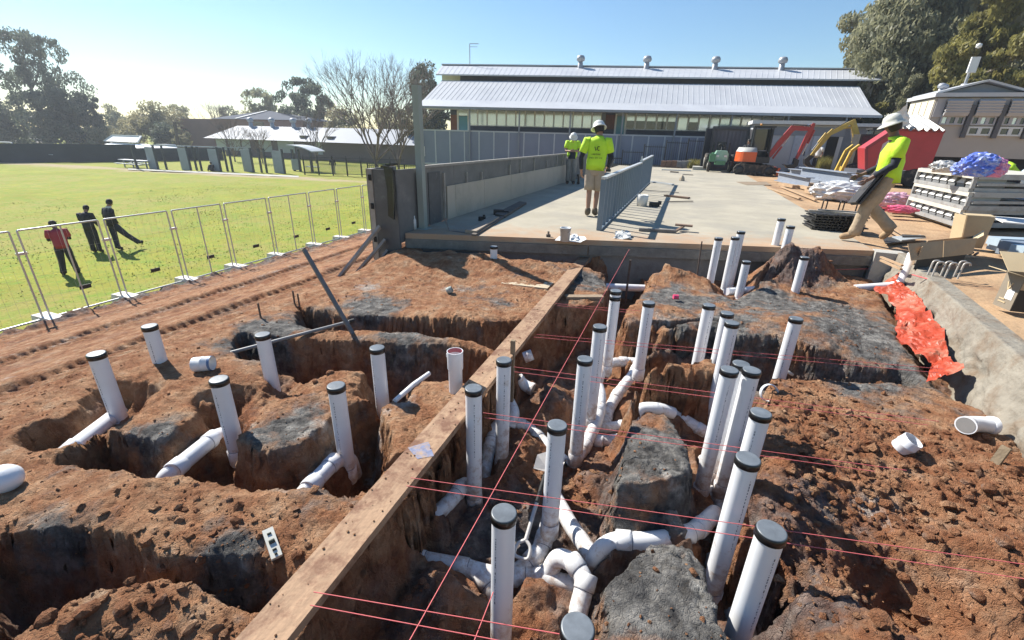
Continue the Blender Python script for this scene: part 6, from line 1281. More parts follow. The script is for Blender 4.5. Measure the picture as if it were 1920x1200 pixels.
# the worker seen from behind
w1 = G(1108, 406, 0.)
w = person('person in hi vis shirt with dark logo, shorts and white helmet, seen from behind', w1, .12, pose(al=(-.07, -.03, .09), tl=(-.09, .12, .04), kr=(.07, .10, .50), ar=(.06, .02, .09), tr=(.08, .17, .04), kl=(-.08, .03, .50), chest=(.02, .02, 1.28), neck=(.03, .04, 1.48), head=(.0, .09, 1.60), face=(-.45, 1, -.25),
    el=(-.29, -.02, 1.10), wl=(-.27, .08, .86), er=(.27, .06, 1.12), wr=(.22, .24, .93)), sleeve=NAVY, shorts=True, trouser=mat('stone_shorts', (.37, .30, .23), .9, .1, 8, .4, 22), boots=mat('brown_boot', (.13, .10, .07), .8, .2, 10), belly=1.02, sc=1.06)
INK = mat('shirt_print', (.03, .04, .02), .8)
def on_back(mb, s, z0, size, x0=0.):         # simple block lettering pressed on the back of the shirt
    G5 = {'V': [((0, 1), (.5, 0)), ((.5, 0), (1, 1))], 'C': [((1, .9), (.4, 1)), ((.4, 1), (0, .5)), ((0, .5), (.4, 0)), ((.4, 0), (1, .1))], 'A': [((0, 0), (.5, 1)), ((.5, 1), (1, 0)), ((.2, .4), (.8, .4))], 'N': [((0, 0), (0, 1)), ((0, 1), (1, 0)), ((1, 0), (1, 1))],
          'D': [((0, 0), (0, 1)), ((0, 1), (.8, .8)), ((.8, .8), (.8, .2)), ((.8, .2), (0, 0))], 'L': [((0, 1), (0, 0)), ((0, 0), (.9, 0))], 'R': [((0, 0), (0, 1)), ((0, 1), (.8, .8)), ((.8, .8), (0, .5)), ((0, .5), (.9, 0))], 'U': [((0, 1), (0, .1)), ((0, .1), (.9, .1)), ((.9, .1), (.9, 1))], 'E': [((0, 0), (0, 1)), ((0, 1), (.8, 1)), ((0, .5), (.7, .5)), ((0, 0), (.8, 0))],
          'I': [((.4, 0), (.4, 1))], '0': [((0, 0), (0, 1)), ((0, 1), (.8, 1)), ((.8, 1), (.8, 0)), ((.8, 0), (0, 0))], '4': [((.6, 0), (.6, 1)), ((.6, 1), (0, .4)), ((0, .4), (.9, .4))], '7': [((0, 1), (.9, 1)), ((.9, 1), (.3, 0))], '3': [((0, 1), (.8, 1)), ((.8, 1), (.8, 0)), ((.8, 0), (0, 0)), ((.2, .5), (.8, .5))], ' ': []}
    n = len(s); adv = size*1.05; x = x0-(n*adv)/2
    for chh in s:
        for (a, b), (c, d) in G5.get(chh, []):
            p = Vector((x+a*size*.75, 0, z0+b*size*1.3)); q = Vector((x+c*size*.75, 0, z0+d*size*1.3)); yy = lambda v: -.136-.004*math.cos(v*8)
            mb.beam((p.x, yy(p.x), p.z), (q.x, yy(q.x), q.z), .004, size*.17, up=(0, 0, 1) if abs(p.z-q.z) < abs(p.x-q.x) else (1, 0, 0))
        x += adv
mb = MB()
mb.beam((-.035, -.143, 1.30), (-.012, -.143, 1.23), .004, .014, up=(1, 0, 0)); mb.beam((-.012, -.143, 1.23), (.02, -.143, 1.295), .004, .008, up=(1, 0, 0))
for a, b in (((.05, 1.30), (.02, 1.302)), ((.02, 1.302), (.012, 1.265)), ((.012, 1.265), (.03, 1.232)), ((.03, 1.232), (.055, 1.24))): mb.beam((a[0], -.118, a[1]), (b[0], -.118, b[1]), .004, .012, up=(0, 0, 1))
on_back(mb, 'LANDCRUNE', 1.155, .019); on_back(mb, '0403 377 474', 1.09, .019)
sh = [c for c in w.children if c.name.startswith('shirt')][0]
part('shirt_print', mb, INK, sh, local=True)
g = G(1150, 392, .0); mb = MB(); q = Vector((w1.x+.22, w1.y+.30, .92)); mb.beam(q, q+Vector((.06, .25, .22)), .02, .07, up=(0, 1, 0)); mb.box(q, (.09, .12, .05)); single('hand_tool', mb, MATS['black_plastic'], 'dark power tool held by the worker seen from behind', 'tool')
# the worker with the white cap looking at his hands
w2 = G(1069, 345, 0.)
person('person in hi vis shirt and long trousers looking down, white helmet hiding the face', w2, math.pi+.25, pose(chest=(0, .02, 1.27), neck=(0, .06, 1.46), head=(0, .15, 1.56), face=(0, .9, -.75), el=(-.24, .06, 1.12), wl=(-.06, .24, 1.13), er=(.24, .06, 1.12), wr=(.08, .25, 1.12), pl=(1, 0, 0), pr=(-1, 0, 0)),
       shirt=HIVIS, trouser=mat('grey_trousers', (.24, .225, .20), .9, .12, 8, .4, 22), boots=BOOTD, belly=1.08, sleeve=None)
mb = MB(); mb.box(w2+Vector((0, -.04, .98)), (.40, .30, .30)); mb2 = MB(); mb2.lathe([(.165, 0), (.17, .16), (.17, .24)], w2+Vector((0, -.01, .86)), 20)
q = [o for o in bpy.data.objects if o.get('category') == 'person'][-1]
part('shirt_hem', mb2, NAVY, q, label='navy lower half of the hi vis shirt')
p = G(1084, 346); mb = MB(); mb.box(p+UP*.2, (.06, .1, .22)); mb.box(p+UP*.33, (.07, .3, .07)); mb.box(p+UP*.06, (.08, .14, .08)); single('cordless_drill', mb, MATS['black_plastic'], 'cordless drill standing on the slab by the looking down worker', 'tool')
# the worker walking on the right
w3 = G(1607, 453, .0)
w = person('person in yellow hi vis and khaki trousers striding with dark boards under the arm', w3+Vector((.15, .05, 0)), math.radians(82), pose(pel=(0, 0, .93), chest=(0, .03, 1.26), neck=(0, .07, 1.46), head=(0, .13, 1.60), face=(0, 1, -.3), kl=(-.09, .15, .51), al=(-.09, .20, .10), tl=(-.09, .37, .045), kr=(.09, .06, .50), ar=(.09, -.26, .20), tr=(.09, -.16, .05),
    el=(-.25, .02, 1.10), wl=(-.22, .22, .92), er=(.24, .02, 1.10), wr=(.22, .26, .95)), hat='brim', sleeve=NAVY, shirt=HIVIS, skinm=SKIND, belly=1.12, boots=BOOT, sc=1.14, hatm=mat('hat_cloth', (.55, .54, .48), .7, .15, 8))
p = w3+Vector((-.10, -.10, .92)); mb = MB(); mb.beam(p+Vector((-.12, .0, -.30)), p+Vector((.16, .1, .24)), .34, .03, up=(1, 0, -.4)); mb.beam(p+Vector((-.17, .0, -.28)), p+Vector((.11, .1, .26)), .32, .03, up=(1, 0, -.4)); single('dark_boards', mb, mat('black_board', (.035, .03, .028), .55, .4, 6, dirt=(.14, .10, .07), dscale=5, dthr=.55), 'dark dirty boards carried under the arm of the striding worker', 'boards')
# students on the field, people far away
DK = mat('black_uniform', (.022, .023, .032), .85, .2, 8); RED = mat('maroon_vest', (.33, .035, .06), .8, .1, 8)
s = G(135, 515, ZF); person('person in maroon vest and dark cap standing on the field behind the fence', s, 1.15, pose(el=(-.24, .10, 1.14), wl=(-.08, .24, 1.16), er=(.24, .10, 1.14), wr=(.06, .24, 1.14), kl=(-.12, .0, .48), al=(-.17, .0, .09), tl=(-.19, .14, .04), kr=(.12, 0, .48), ar=(.16, 0, .09), tr=(.18, .14, .04), neck=(0, .05, 1.46), head=(-.02, .12, 1.58), face=(-.3, .9, -.4)), shirt=RED, trouser=DK, boots=DK, skinm=SKIND, hat='cap', hatm=DK, hands=True, sleeve=DK, sc=.9)
s = G(183, 474, ZF); person('person in black with bowed head, middle of the three students on the field', s, .5, pose(neck=(0, .06, 1.46), head=(0, .14, 1.58), face=(0, .9, -.5), el=(-.22, .04, 1.12), wl=(-.16, .22, .98), er=(.22, .04, 1.12), wr=(.16, .22, .96)), shirt=DK, trouser=DK, boots=DK, skinm=SKINM, hat='hair', hands=True, sleeve=DK, sc=.92)
s = G(226, 470, ZF); person('person in black jacket with white collar kicking out one foot on the field', s, -.1, pose(kr=(.13, .26, .52), ar=(.2, .52, .22), tr=(.22, .66, .24), kl=(-.09, .0, .5), el=(-.26, -.05, 1.16), wl=(-.28, .06, .95), er=(.26, -.05, 1.16), wr=(.28, .06, .95), neck=(0, .04, 1.48), head=(0, .1, 1.61), face=(0, .9, -.4)), shirt=DK, trouser=mat('navy_trousers', (.02, .025, .05), .85, .2, 8), boots=DK, skinm=SKINM, hat='hair', hands=False, sleeve=DK, belly=1.1)
mb = MB(); mb.lathe([(.075, 0), (.085, .03), (.07, .06)], s+UP*1.46+Vector((.03, .03, 0)), 14); q = [o for o in bpy.data.objects if o.get('category') == 'person'][-1]; part('collar', mb, TRIMW, q)
s = G(626, 327, ZF); person('person in dark jacket and pale trousers standing by the thin fence across the field', s, .6, pose(), shirt=DK, trouser=mat('pale_trousers', (.42, .40, .37), .9), boots=DK, hat='hair', hands=False, sleeve=DK, sub=1)
s = G(403, 321, ZF); person('child in dark clothes sitting at the foot of the third shelter panel', s+Vector((0, -.3, 0)), 1.2, pose(pel=(0, 0, .14), chest=(0, -.1, .46), neck=(0, -.1, .66), head=(0, -.06, .80), sl=(-.17, -.1, .60), el=(-.24, .04, .36), wl=(-.18, .2, .3), sr=(.17, -.1, .6), er=(.24, .04, .36), wr=(.18, .2, .3), hl=(-.09, .05, .12), kl=(-.14, .38, .38), al=(-.16, .62, .08), tl=(-.17, .75, .05), hr=(.09, .05, .12), kr=(.14, .40, .2), ar=(.2, .78, .08), tr=(.2, .86, .1)), shirt=DK, trouser=DK, boots=DK, hat='hair', hands=False, sleeve=DK, sub=1)
s = PY(1394, 318, 29.6); s.z = 0; person('person in black standing left of the red excavator', s, 2.6, pose(el=(-.24, .1, 1.15), wl=(-.1, .25, 1.2)), shirt=DK, trouser=mat('dark_grey_cloth', (.06, .06, .06), .9), boots=DK, hat='hair', hands=False, sleeve=DK, sub=1)
s = PY(1526, 318, 32.2); s.z = 0; person('person in white shirt and cap before the white site shed', s, 2.2, pose(), shirt=TRIMW, trouser=DK, boots=DK, hat='cap', hands=False, sub=1)
s = PY(1893, 392, 15.5); s.z = 0; person('person in hi vis bending beside the stacked steel crates', s+Vector((0, .4, 0)), 1.9, pose(pel=(0, 0, .92), chest=(0, .30, 1.13), neck=(0, .46, 1.20), head=(0, .58, 1.22), face=(0, .6, -.8), sl=(-.19, .36, 1.16), sr=(.19, .36, 1.16), el=(-.25, .42, .92), er=(.25, .42, .92), wl=(-.2, .56, .72), wr=(.2, .56, .72)), shirt=HIVIS, trouser=DK, boots=DK, hat='brim', hands=True, sleeve=None)
# ================================================================== MACHINES
TRACK = mat('rubber_track', (.03, .028, .026), .85, .3, 10, dirt=(.20, .15, .11), dscale=4, dthr=.52); BLACKM = mat('machine_black', (.014, .014, .015), .4, .2, 4)
def excavator(label, loc, rz, C1, C2, hood, P, cabm):
    t = thing('mini_excavator', label, 'excavator', loc, None, rz)
    for s in (-1, 1):
        y = s*.62; n = 30; prof = []
        for k in range(n):
            a = 2*math.pi*k/n; prof.append((math.copysign(.72, math.cos(a))*(1 if abs(math.cos(a)) > .02 else 0)+.26*math.cos(a), .27+.26*math.sin(a)))
        mb = MB(); mb.prism([(x, y-.17, z) for x, z in prof], (0, .34, 0)); tr = part('track', mb, TRACK, t, local=True)
        mb = MB()
        for k in range(26):
            f = k/26*4.51; 
            L = 1.44
            if f < L: x, z, an = -.72+f, .53, 0
            elif f < L+.816: a = (f-L)/.26; x, z, an = .72+.26*math.sin(a), .27+.26*math.cos(a), a
            elif f < 2*L+.816: x, z, an = .72-(f-L-.816), .01, 0
            else: a = (f-2*L-.816)/.26; x, z, an = -.72-.26*math.sin(a), .27-.26*math.cos(a), a
            mb.box((x, y, z), (.06, .36, .035), Matrix.Rotation(an, 3, 'Y'))
        part('track_lug', mb, TRACK, tr, local=True)['kind'] = 'stuff'
        for x, r in ((-.7, .19), (.7, .19), (-.25, .09), (.0, .09), (.25, .09)):
            mb = MB(); mb.lathe([(0, -.02), (r, -.02), (r, .02), (r*.6, .03), (0, .03)], (x, y+s*.165, .27 if r > .1 else .14), 14, Matrix.Rotation(math.pi/2, 3, 'X')); part('track_wheel', mb, BLACKM, tr, local=True)
    mb = MB(); mb.box((0, 0, .42), (.9, .9, .2)); mb.lathe([(0, .5), (.42, .5), (.42, .6), (0, .6)], (0, 0, 0), 20); part('undercarriage', mb, BLACKM, t, local=True)
    mb = MB(); mb.prism([(1.05, -.75, .05), (1.17, -.75, .02), (1.13, -.75, .2), (1.2, -.75, .42), (1.08, -.75, .42)], (0, 1.5, 0)); mb.beam((.4, -.3, .35), (1.1, -.3, .22), .1, .1); mb.beam((.4, .3, .35), (1.1, .3, .22), .1, .1); part('dozer_blade', mb, C1, t, local=True)
    # house with a rounded tail
    out = [(.62, -.62), (.62, .62)]+[(-.35-.62*math.sin(a)*.9, .62*math.cos(a)) for a in np.linspace(0, math.pi, 12)]
    mb = MB(); mb.prism([(x, y, .62) for x, y in out], (0, 0, .30)); part('platform', mb, BLACKM, t, local=True)
    tail = [(-.02, -.64), (-.02, .64)]+[(-.35-.66*math.sin(a)*.95, .65*math.cos(a)) for a in np.linspace(0, math.pi, 14)]
    mb = MB(); mb.prism([(x, y, .66) for x, y in tail], (0, 0, .48)); part('counterweight', mb, C1, t, local=True)
    mb = MB(); k_ = len(tail); a_ = [(x, y, 1.145) for x, y in tail]; b_ = [(x*.85-.05, y*.85, 1.36) for x, y in tail]; mb.add(a_+b_, [(i, (i+1) % k_, k_+(i+1) % k_, k_+i) for i in range(k_)]+[tuple(range(k_, 2*k_))], True); part('engine_hood', mb, hood, t, local=True)
    mb = MB(); mb.tube([(-.5, .3, 1.3), (-.5, .3, 1.6)], .03, 8); part('exhaust', mb, BLACKM, t, local=True)
    # cab: four posts, roof, seat, glass
    cab = None; mb = MB()
    for x in (.58, -.28):
        for y in (.60, -.22): mb.beam((x, y, .9), (x-.03 if x > 0 else x, y, 2.35), .07, .07, up=(0, 1, 0))
    mb.box((.15, .19, 2.37), (1.0, .95, .08)); mb.box((.58, .19, 1.0), (.06, .82, .22)); mb.box((.15, .6, 1.02), (.86, .05, .35)); cb = part('cab', mb, cabm, t, local=True)
    for c, d in (((.585, .19, 1.72), (.012, .74, 1.1)), ((.15, .605, 1.75), (.76, .012, 1.05)), ((-.28, .19, 1.85), (.012, .74, .85))): mb = MB(); mb.box(c, d); part('glass', mb, GL_D, cb, local=True)
    mb = MB(); mb.box((0, .2, 1.1), (.45, .45, .18)); mb.box((-.22, .2, 1.4), (.12, .45, .55)); part('seat', mb, BLACKM, cb, local=True)
    mb = MB(); mb.lathe([(0, 0), (.06, 0), (.06, .1), (0, .12)], (0, .2, 2.42), 10); part('beacon', mb, mat('amber', (.7, .28, .02), .3), cb, local=True)
    # boom, stick, bucket: P = foot, elbow, tip, stick end in (x, z)
    f, e1, tp, se = [Vector((p[0], -.1 if True else 0, p[1])) for p in P]
    def boxarm(nm, pts, hs, w, m_):
        mb = MB(); V = []
        for i, p in enumerate(pts):
            d = (pts[min(i+1, len(pts)-1)]-pts[max(i-1, 0)]).normalized(); n_ = Vector((-d.z, 0, d.x))
            for yy in (-w/2, w/2):
                V += [p+n_*hs[i]/2+Vector((0, yy, 0)), p-n_*hs[i]/2+Vector((0, yy, 0))]
        Fc = []
        for i in range(len(pts)-1):
            a, b = 4*i, 4*(i+1); Fc += [(a, b, b+2, a+2), (a+1, a+3, b+3, b+1), (a, a+1, b+1, b), (a+2, b+2, b+3, a+3)]
        Fc += [(0, 2, 3, 1), (4*len(pts)-4, 4*len(pts)-3, 4*len(pts)-1, 4*len(pts)-2)]; mb.add(V, Fc); return part(nm, mb, m_, t, local=True)
    boxarm('boom', [f, f.lerp(e1, .5)+(e1-f).cross(Vector((0, 1, 0))).normalized()*.03, e1, e1.lerp(tp, .5), tp], [.21, .27, .28, .22, .16], .19, C2)
    o1 = tp+(tp-se).normalized()*.28; boxarm('stick', [o1, tp, tp.lerp(se, .5), se], [.11, .21, .18, .12], .15, C2)
    def ram(a, b, par=None):
        m_ = a.lerp(b, .55); mb = MB(); mb.tube([a, m_], .05, 8); mb2 = MB(); mb2.tube([m_, b], .026, 8); r = part('ram', mb, C2, t, local=True); part('rod', mb2, mat('chrome_rod', (.6, .6, .6), .2, metal=.8), r, local=True)
    ram(f+Vector((.2, .0, -.1)), f.lerp(e1, .8)+Vector((.10, 0, -.12))); up1 = Vector((0, 0, .2)); ram(f.lerp(e1, .7)+up1, o1); ram(tp+(tp-se).cross(Vector((0, 1, 0))).normalized()*-.16, se.lerp(tp, .18)+(tp-se).cross(Vector((0, 1, 0))).normalized()*-.16)
    for yy in (-.06, .05):                  # hydraulic hoses along the boom
        hz_ = Vector((0, yy, .17)); mb = MB(); mb.tube([f+hz_*.8, f.lerp(e1, .5)+hz_*1.25, e1+hz_, e1.lerp(tp, .5)+hz_*.9, tp+hz_*.8], .018, 6); part('hose', mb, BLACKM, t, local=True)
    d = (se-tp).normalized(); n_ = Vector((-d.z, 0, d.x)); s_ = -1 if n_.x*(f.x-se.x) > 0 else 1; n_ = n_*s_*-1
    pr = [se+n_*.1-d*.02, se-n_*.12+d*.02, se-n_*.18+d*.30, se-n_*.02+d*.50, se+n_*.24+d*.52, se+n_*.42+d*.40, se+n_*.20+d*.36, se+n_*.05+d*.25]
    mb = MB(); mb.prism([p+Vector((0, -.24, 0)) for p in pr], (0, .48, 0)); bk = part('bucket', mb, BLACKM if C2 is not C1 else C2, t, local=True); mb = MB()
    for k in range(4): mb.box(pr[5]+Vector((0, -.2+.13*k, 0)), (.1, .05, .05))
    part('tooth', mb, STEEL, bk, local=True)
    return t
ORANGE = mat('machine_orange', (.62, .10, .02), .35, .1, 3); REDM = mat('machine_red', (.36, .035, .03), .4, .12, 3, dirt=(.30, .12, .09), dscale=5, dthr=.58); HOODG = mat('machine_grey', (.42, .41, .38), .45); YEL = mat('machine_yellow', (.52, .36, .07), .45, .12, 3, dirt=(.28, .21, .1), dscale=4, dthr=.56); DKG = mat('machine_dark', (.035, .033, .03), .5, .3, 4)
def xz(px, py, loc, Y): p = PY(px, py, Y); return (p.x-loc.x, p.z-loc.z)
L = PY(1428, 320, 28.2); L.z = -.02; L.x -= .45
sc = 1.0
excavator('orange and black mini excavator with red arm folded down, in front of the site shed', L, 0., ORANGE, REDM, HOODG, [(.62, .95), xz(1486, 240, L, 28.2), xz(1520, 242, L, 28.2), xz(1492, 298, L, 28.2)], BLACKM)
L = PY(1632, 322, 29.); L.z = -.02; pp = [xz(1612, 285, L, 29), xz(1600, 228, L, 29), xz(1555, 252, L, 29), xz(1522, 292, L, 29)]
excavator('dusty yellow excavator with long arm reaching left, behind the striding worker', L, math.pi, DKG, YEL, DKG, [(-a, b) for a, b in pp], DKG)
# yellow tractor arms in front of the dark excavator body
p0 = PY(1583, 320, 27); t = thing('loader', 'small dark loader with bent yellow arms left of the red skip', 'loader', (p0.x+.8, 27, 0)); q = lambda a, b: PY(a, b, 27)
for dy in (0, .9):
    mb = MB(); mb.beam(q(1577, 322)+Vector((0, dy, 0)), q(1597, 283)+Vector((0, dy, 0)), .12, .2, up=(0, 1, 0)); mb.beam(q(1597, 283)+Vector((0, dy, 0)), q(1612, 272)+Vector((0, dy, 0)), .12, .22, up=(0, 1, 0)); part('arm', mb, YEL, t)
mb = MB(); a, b = q(1594, 322), q(1628, 285); mb.box(((a.x+b.x)/2, 27.6, b.z/2+.2), (b.x-a.x, 1.1, b.z-.3)); part('body', mb, DKG, t)
a, b = q(1606, 284), q(1648, 252); mb = MB(); mb.box(((a.x+b.x)/2, 27.6, (a.z+b.z)/2), (b.x-a.x, 1.1, b.z-a.z)); c = part('cab', mb, DKG, t); mb = MB(); mb.box(((a.x+b.x)/2, 27.03, (a.z+b.z)/2+.05), ((b.x-a.x)*.8, .03, (b.z-a.z)*.7)); part('glass', mb, GL_D, c)
for x in (.3, 1.3):
    mb = MB(); mb.lathe([(0, -.15), (.36, -.15), (.4, -.08), (.4, .08), (.36, .15), (0, .15)], (p0.x+x, 27.05, .38), 18, Matrix.Rotation(math.pi/2, 3, 'X')); w_ = part('wheel', mb, TRACK, t); mb = MB(); mb.lathe([(0, -.16), (.18, -.16), (.2, -.12)], (p0.x+x, 27.05, .38), 14, Matrix.Rotation(math.pi/2, 3, 'X')); part('rim', mb, YEL, w_)
mb = MB(); a, b = q(1572, 325), q(1590, 308); mb.prism([(a.x, 26.8, .02), (b.x, 26.8, .02), (b.x, 26.8, .6), (a.x+.3, 26.8, .35)], (0, 1.4, 0)); part('bucket', mb, YEL, t)
# the green tractor by the shed container
p0 = PY(1346, 318, 29.6); p0.z = 0; GRNM = mat('tractor_green', (.07, .20, .10), .4, .1, 4); t = thing('small_tractor', 'small green tractor parked in front of the grey site container', 'tractor', p0); X0 = p0.x
mb = MB(); mb.prism([(X0-.32, 28.6, .55), (X0+.32, 28.6, .55), (X0+.34, 28.6, .95), (X0+.26, 28.6, 1.12), (X0-.26, 28.6, 1.12), (X0-.34, 28.6, .95)], (0, 1.3, 0)); part('bonnet', mb, mat('pale_green_paint', (.25, .42, .32), .35), t)
mb = MB(); mb.box((X0, 30.1, .8), (.9, .7, .4)); mb.box((X0, 29.3, .5), (.5, 1.6, .22)); part('body', mb, GRNM, t)
for s in (-1, 1):
    for x, y, r, w_ in ((.55*s, 28.9, .30, .18), (.68*s, 30.3, .48, .26)):
        mb = MB(); mb.lathe([(0, -w_/2), (r*.8, -w_/2), (r, -w_/3), (r, w_/3), (r*.8, w_/2), (0, w_/2)], (X0+x, y, r), 18, Matrix.Rotation(math.pi/2, 3, 'Y')); wh = part('wheel', mb, TRACK, t)
        mb = MB(); mb.lathe([(0, -w_/2-.01), (r*.5, -w_/2-.01), (r*.5, w_/2+.01), (0, w_/2+.01)], (X0+x, y, r), 14, Matrix.Rotation(math.pi/2, 3, 'Y')); part('rim', mb, mat('pale_rim', (.5, .48, .42), .5), wh)
    mb = MB(); mb.box((X0+.2*s, 28.58, .85), (.14, .03, .1)); part('headlight', mb, TRIMW, t)
mb = MB()
for s in (-1, 1): mb.beam((X0+.45*s, 30.5, .9), (X0+.42*s, 30.4, 1.55), .06, .06, up=(0, 1, 0))
part('roll_bar', mb, BLACKM, t); mb = MB(); mb.box((X0, 30.2, 1.1), (.5, .45, .15)); mb.box((X0, 30.45, 1.35), (.5, .1, .45)); part('seat', mb, BLACKM, t)
mb = MB(); mb.tube([(X0, 29.7, 1.0), (X0, 29.9, 1.35)], .03, 8); mb.tube([(X0+.18*math.cos(a), 29.9+.04*math.sin(a), 1.36+.16*math.sin(a)) for a in np.linspace(0, 6.28, 16)], .02, 6); part('steering_wheel', mb, BLACKM, t)
mb = MB(); mb.box((X0-.45, 28.7, .75), (.3, .5, .4)); part('front_weight', mb, GRNM, t)
# red skip on a trailer
Ys = 24.; q = lambda a, b: PY(a, b, Ys); RS = mat('skip_red', (.40, .035, .04), .45, .15, 1.2, dirt=(.38, .12, .11), dscale=.9, dthr=.6)
a, b, c_, d_ = q(1624, 318), q(1742, 320), q(1771, 247), q(1678, 243); e_ = q(1624, 278)
t = thing('red_skip', 'big red skip bin with sloping ends on a low dark trailer', 'skip', ((a.x+b.x)/2, Ys, 0))
pr = [a, b, c_, d_, e_]; k_ = len(pr); th = 1.1
mb = MB(); V = [Vector(p) for p in pr]+[Vector(p)+Vector((0, th, 0)) for p in pr]; mb.add(V, [tuple(range(k_)), tuple(range(k_, 2*k_))[::-1], (0, k_, k_+1, 1), (0, 4, k_+4, k_), (1, k_+1, k_+2, 2), (4, 3, k_+3, k_+4)]); part('body', mb, RS, t)
mb = MB(); mb.beam(d_, c_, .12, .10); mb.beam(e_, d_, .12, .10, up=(0, 1, 0)); mb.beam(a, e_, .1, .1, up=(0, 1, 0)); part('rim', mb, mat('skip_rim', (.25, .03, .035), .5), t)
mb = MB(); m0, m1 = q(1668, 305), q(1650, 268); mb.prism([q(1641, 312)-Vector((0, .012, 0)), q(1656, 312)-Vector((0, .012, 0)), q(1668, 262)-Vector((0, .012, 0)), q(1655, 270)-Vector((0, .012, 0))], (0, .006, 0)); part('white_mark', mb, mat('worn_white', (.55, .42, .42), .6, .2, 8), t)
t2 = thing('skip_trailer', 'low dark steel trailer carrying the red skip', 'trailer', ((a.x+b.x)/2, Ys, 0)); mb = MB(); mb.box(((a.x+b.x)/2+.3, Ys+.95, a.z-.2), (b.x-a.x+1.2, 1.8, .35)); part('bed', mb, mat('trailer_grey', (.09, .10, .12), .5, .15, 3), t2)
for x in (a.x+1.7, a.x+2.5):
    mb = MB(); mb.lathe([(0, -.12), (.34, -.12), (.38, -.06), (.38, .06), (.34, .12), (0, .12)], (x, Ys+.1, .38), 18, Matrix.Rotation(math.pi/2, 3, 'X')); part('wheel', mb, TRACK, t2)
mb = MB(); n = 24; U = np.linspace(0, 1, n); p0, p1 = q(1694, 241), q(1738, 243)
Xc = p0.x+(p1.x-p0.x+.5)*U; V = []
for i in range(n): z = c_.z+.06+.07*math.sin(U[i]*math.pi*10); V += [(Xc[i], Ys-.2, z), (Xc[i]-.45, Ys+.9, z+.55)]
mb.add(V, [(2*i, 2*i+2, 2*i+3, 2*i+1) for i in range(n-1)]); single('corrugated_sheet', mb, mat('zinc_sheet', (.30, .30, .295), .4, .1, 3, metal=.3), 'corrugated metal sheet resting on top of the red skip', 'metal sheet')
P = q(1672, 240); mb = MB()
# ================================================================== MATERIALS ON THE YARD
BEAM = mat('blue_grey_beam', (.23, .26, .31), .5, .08, 2)
def ibeam(label, a, b, h=.30, w=.2):
    mb = MB(); u = Vector((0, 0, h/2)); mb.beam(a, b, w, .03); mb.beam(a+u*2, b+u*2, w, .03); mb.beam(a+u, b+u, .03, h-.03); single('steel_beam', mb, BEAM, label, 'beam', 'grey steel beams lying on the yard')
ibeam('long grey steel beam lying nearest the excavators', G(1478, 336, .06), G(1640, 356, .06), .45, .3); ibeam('shorter grey steel beam before the long one, left end', G(1458, 338, .05), G(1515, 352, .05), .35, .3); ibeam('middle grey steel beam beside the brown timber packers', G(1500, 332, .25), G(1590, 347, .25), .4, .3)
for (a, b, lab) in (((1465, 345), (1492, 350), 'brown timber packer under the left steel beam'), ((1500, 349), (1520, 354), 'tan timber packer under the middle steel beam'), ((1515, 358), (1548, 366), 'tan board leaning beside the white sack')):
    plank('timber_packer', lab, 'timber', G(*a, .05), G(*b, .05), .25, .10, mat('tan_timber', (.40, .27, .16), .85, .2, 5))
for i, (a, b) in enumerate((((1440, 352), (1500, 372)), ((1465, 350), (1530, 375)))): plank('timber_batten', 'long thin pale batten on the yard beside the slab edge, %s' % ('left one', 'right one')[i], 'batten', G(*a, .03), G(*b, .03), .07, .04, mat('tan_timber', (.40, .27, .16)))
def bag(name, label, px, py, w, d, h, m, z=.0, seed=1, rz=0.):
    p = G(px, py, z); bm = bmesh.new(); bmesh.ops.create_icosphere(bm, subdivisions=4, radius=1)
    for v in bm.verts:
        q_ = np.array(v.co[:]); f = 1+.30*float(np.abs(fbm(np.array(q_[0]*1.+seed*3), np.array(q_[1]+q_[2]*1.7), 2.2, 3, seed)))*1.6-.12+.10*float(fbm(np.array(q_[0]+q_[2]*2+seed), np.array(q_[1]*1.4-q_[2]), 6, 2, seed+2))
        v.co = Vector((q_[0]*f*w/2, q_[1]*f*d/2, max(-.02, (q_[2]*f*.6+.42)*h)))
    me = bpy.data.meshes.new(name); bm.to_mesh(me); bm.free(); o = bpy.data.objects.new(name, me); o.location = p; o.rotation_euler = (0, 0, rz); put(o); me.materials.append(m); tag(o, label, 'bag'); return o
def plastic(n, c, c2=None, thr=.55): return mat(n, c, .3, .15, 6, .6, 9, dirt=c2, dscale=5, dthr=thr, spec=.7)
bag('white_sack', 'white plastic sack lying on the yard behind the stack of black trays', 1566, 374, 1.5, .8, .52, plastic('white_bag', (.62, .61, .60), (.45, .42, .40)), seed=2, rz=-.2)
o = sheet('corrugated_plastic', '', [G(1560, 338, .3), G(1568, 342, .25)], [G(1598, 341, .3), G(1600, 346, .25)], TRIMW, 4, 20, .10, 4); tag(o, 'white corrugated offcut lying between the beams and the sack', 'sheet')
bag('pink_bag', 'pale pink plastic bag of lagging left of the steel crates', 1672, 390, 1.0, .6, .40, plastic('pink_bag_pale', (.66, .34, .42), (.68, .62, .62), .5), seed=3, rz=.5)
bag('pink_bag', 'bright pink plastic bag on the timber block by the steel crates', 1688, 398, .62, .32, .16, plastic('pink_bag_bright', (.68, .12, .22)), z=.12, seed=5)
bag('pink_bag', 'small pink and white bag at the foot of the crates', 1650, 388, .5, .4, .22, plastic('pink_bag_mid', (.66, .25, .35), (.6, .5, .5)), seed=6)
p = G(1690, 402); mb = MB(); mb.box(p+UP*.06, (.5, .22, .11), .1); single('timber_block', mb, mat('brown_timber', (.20, .13, .09)), 'brown timber block under the bright pink bag', 'timber')
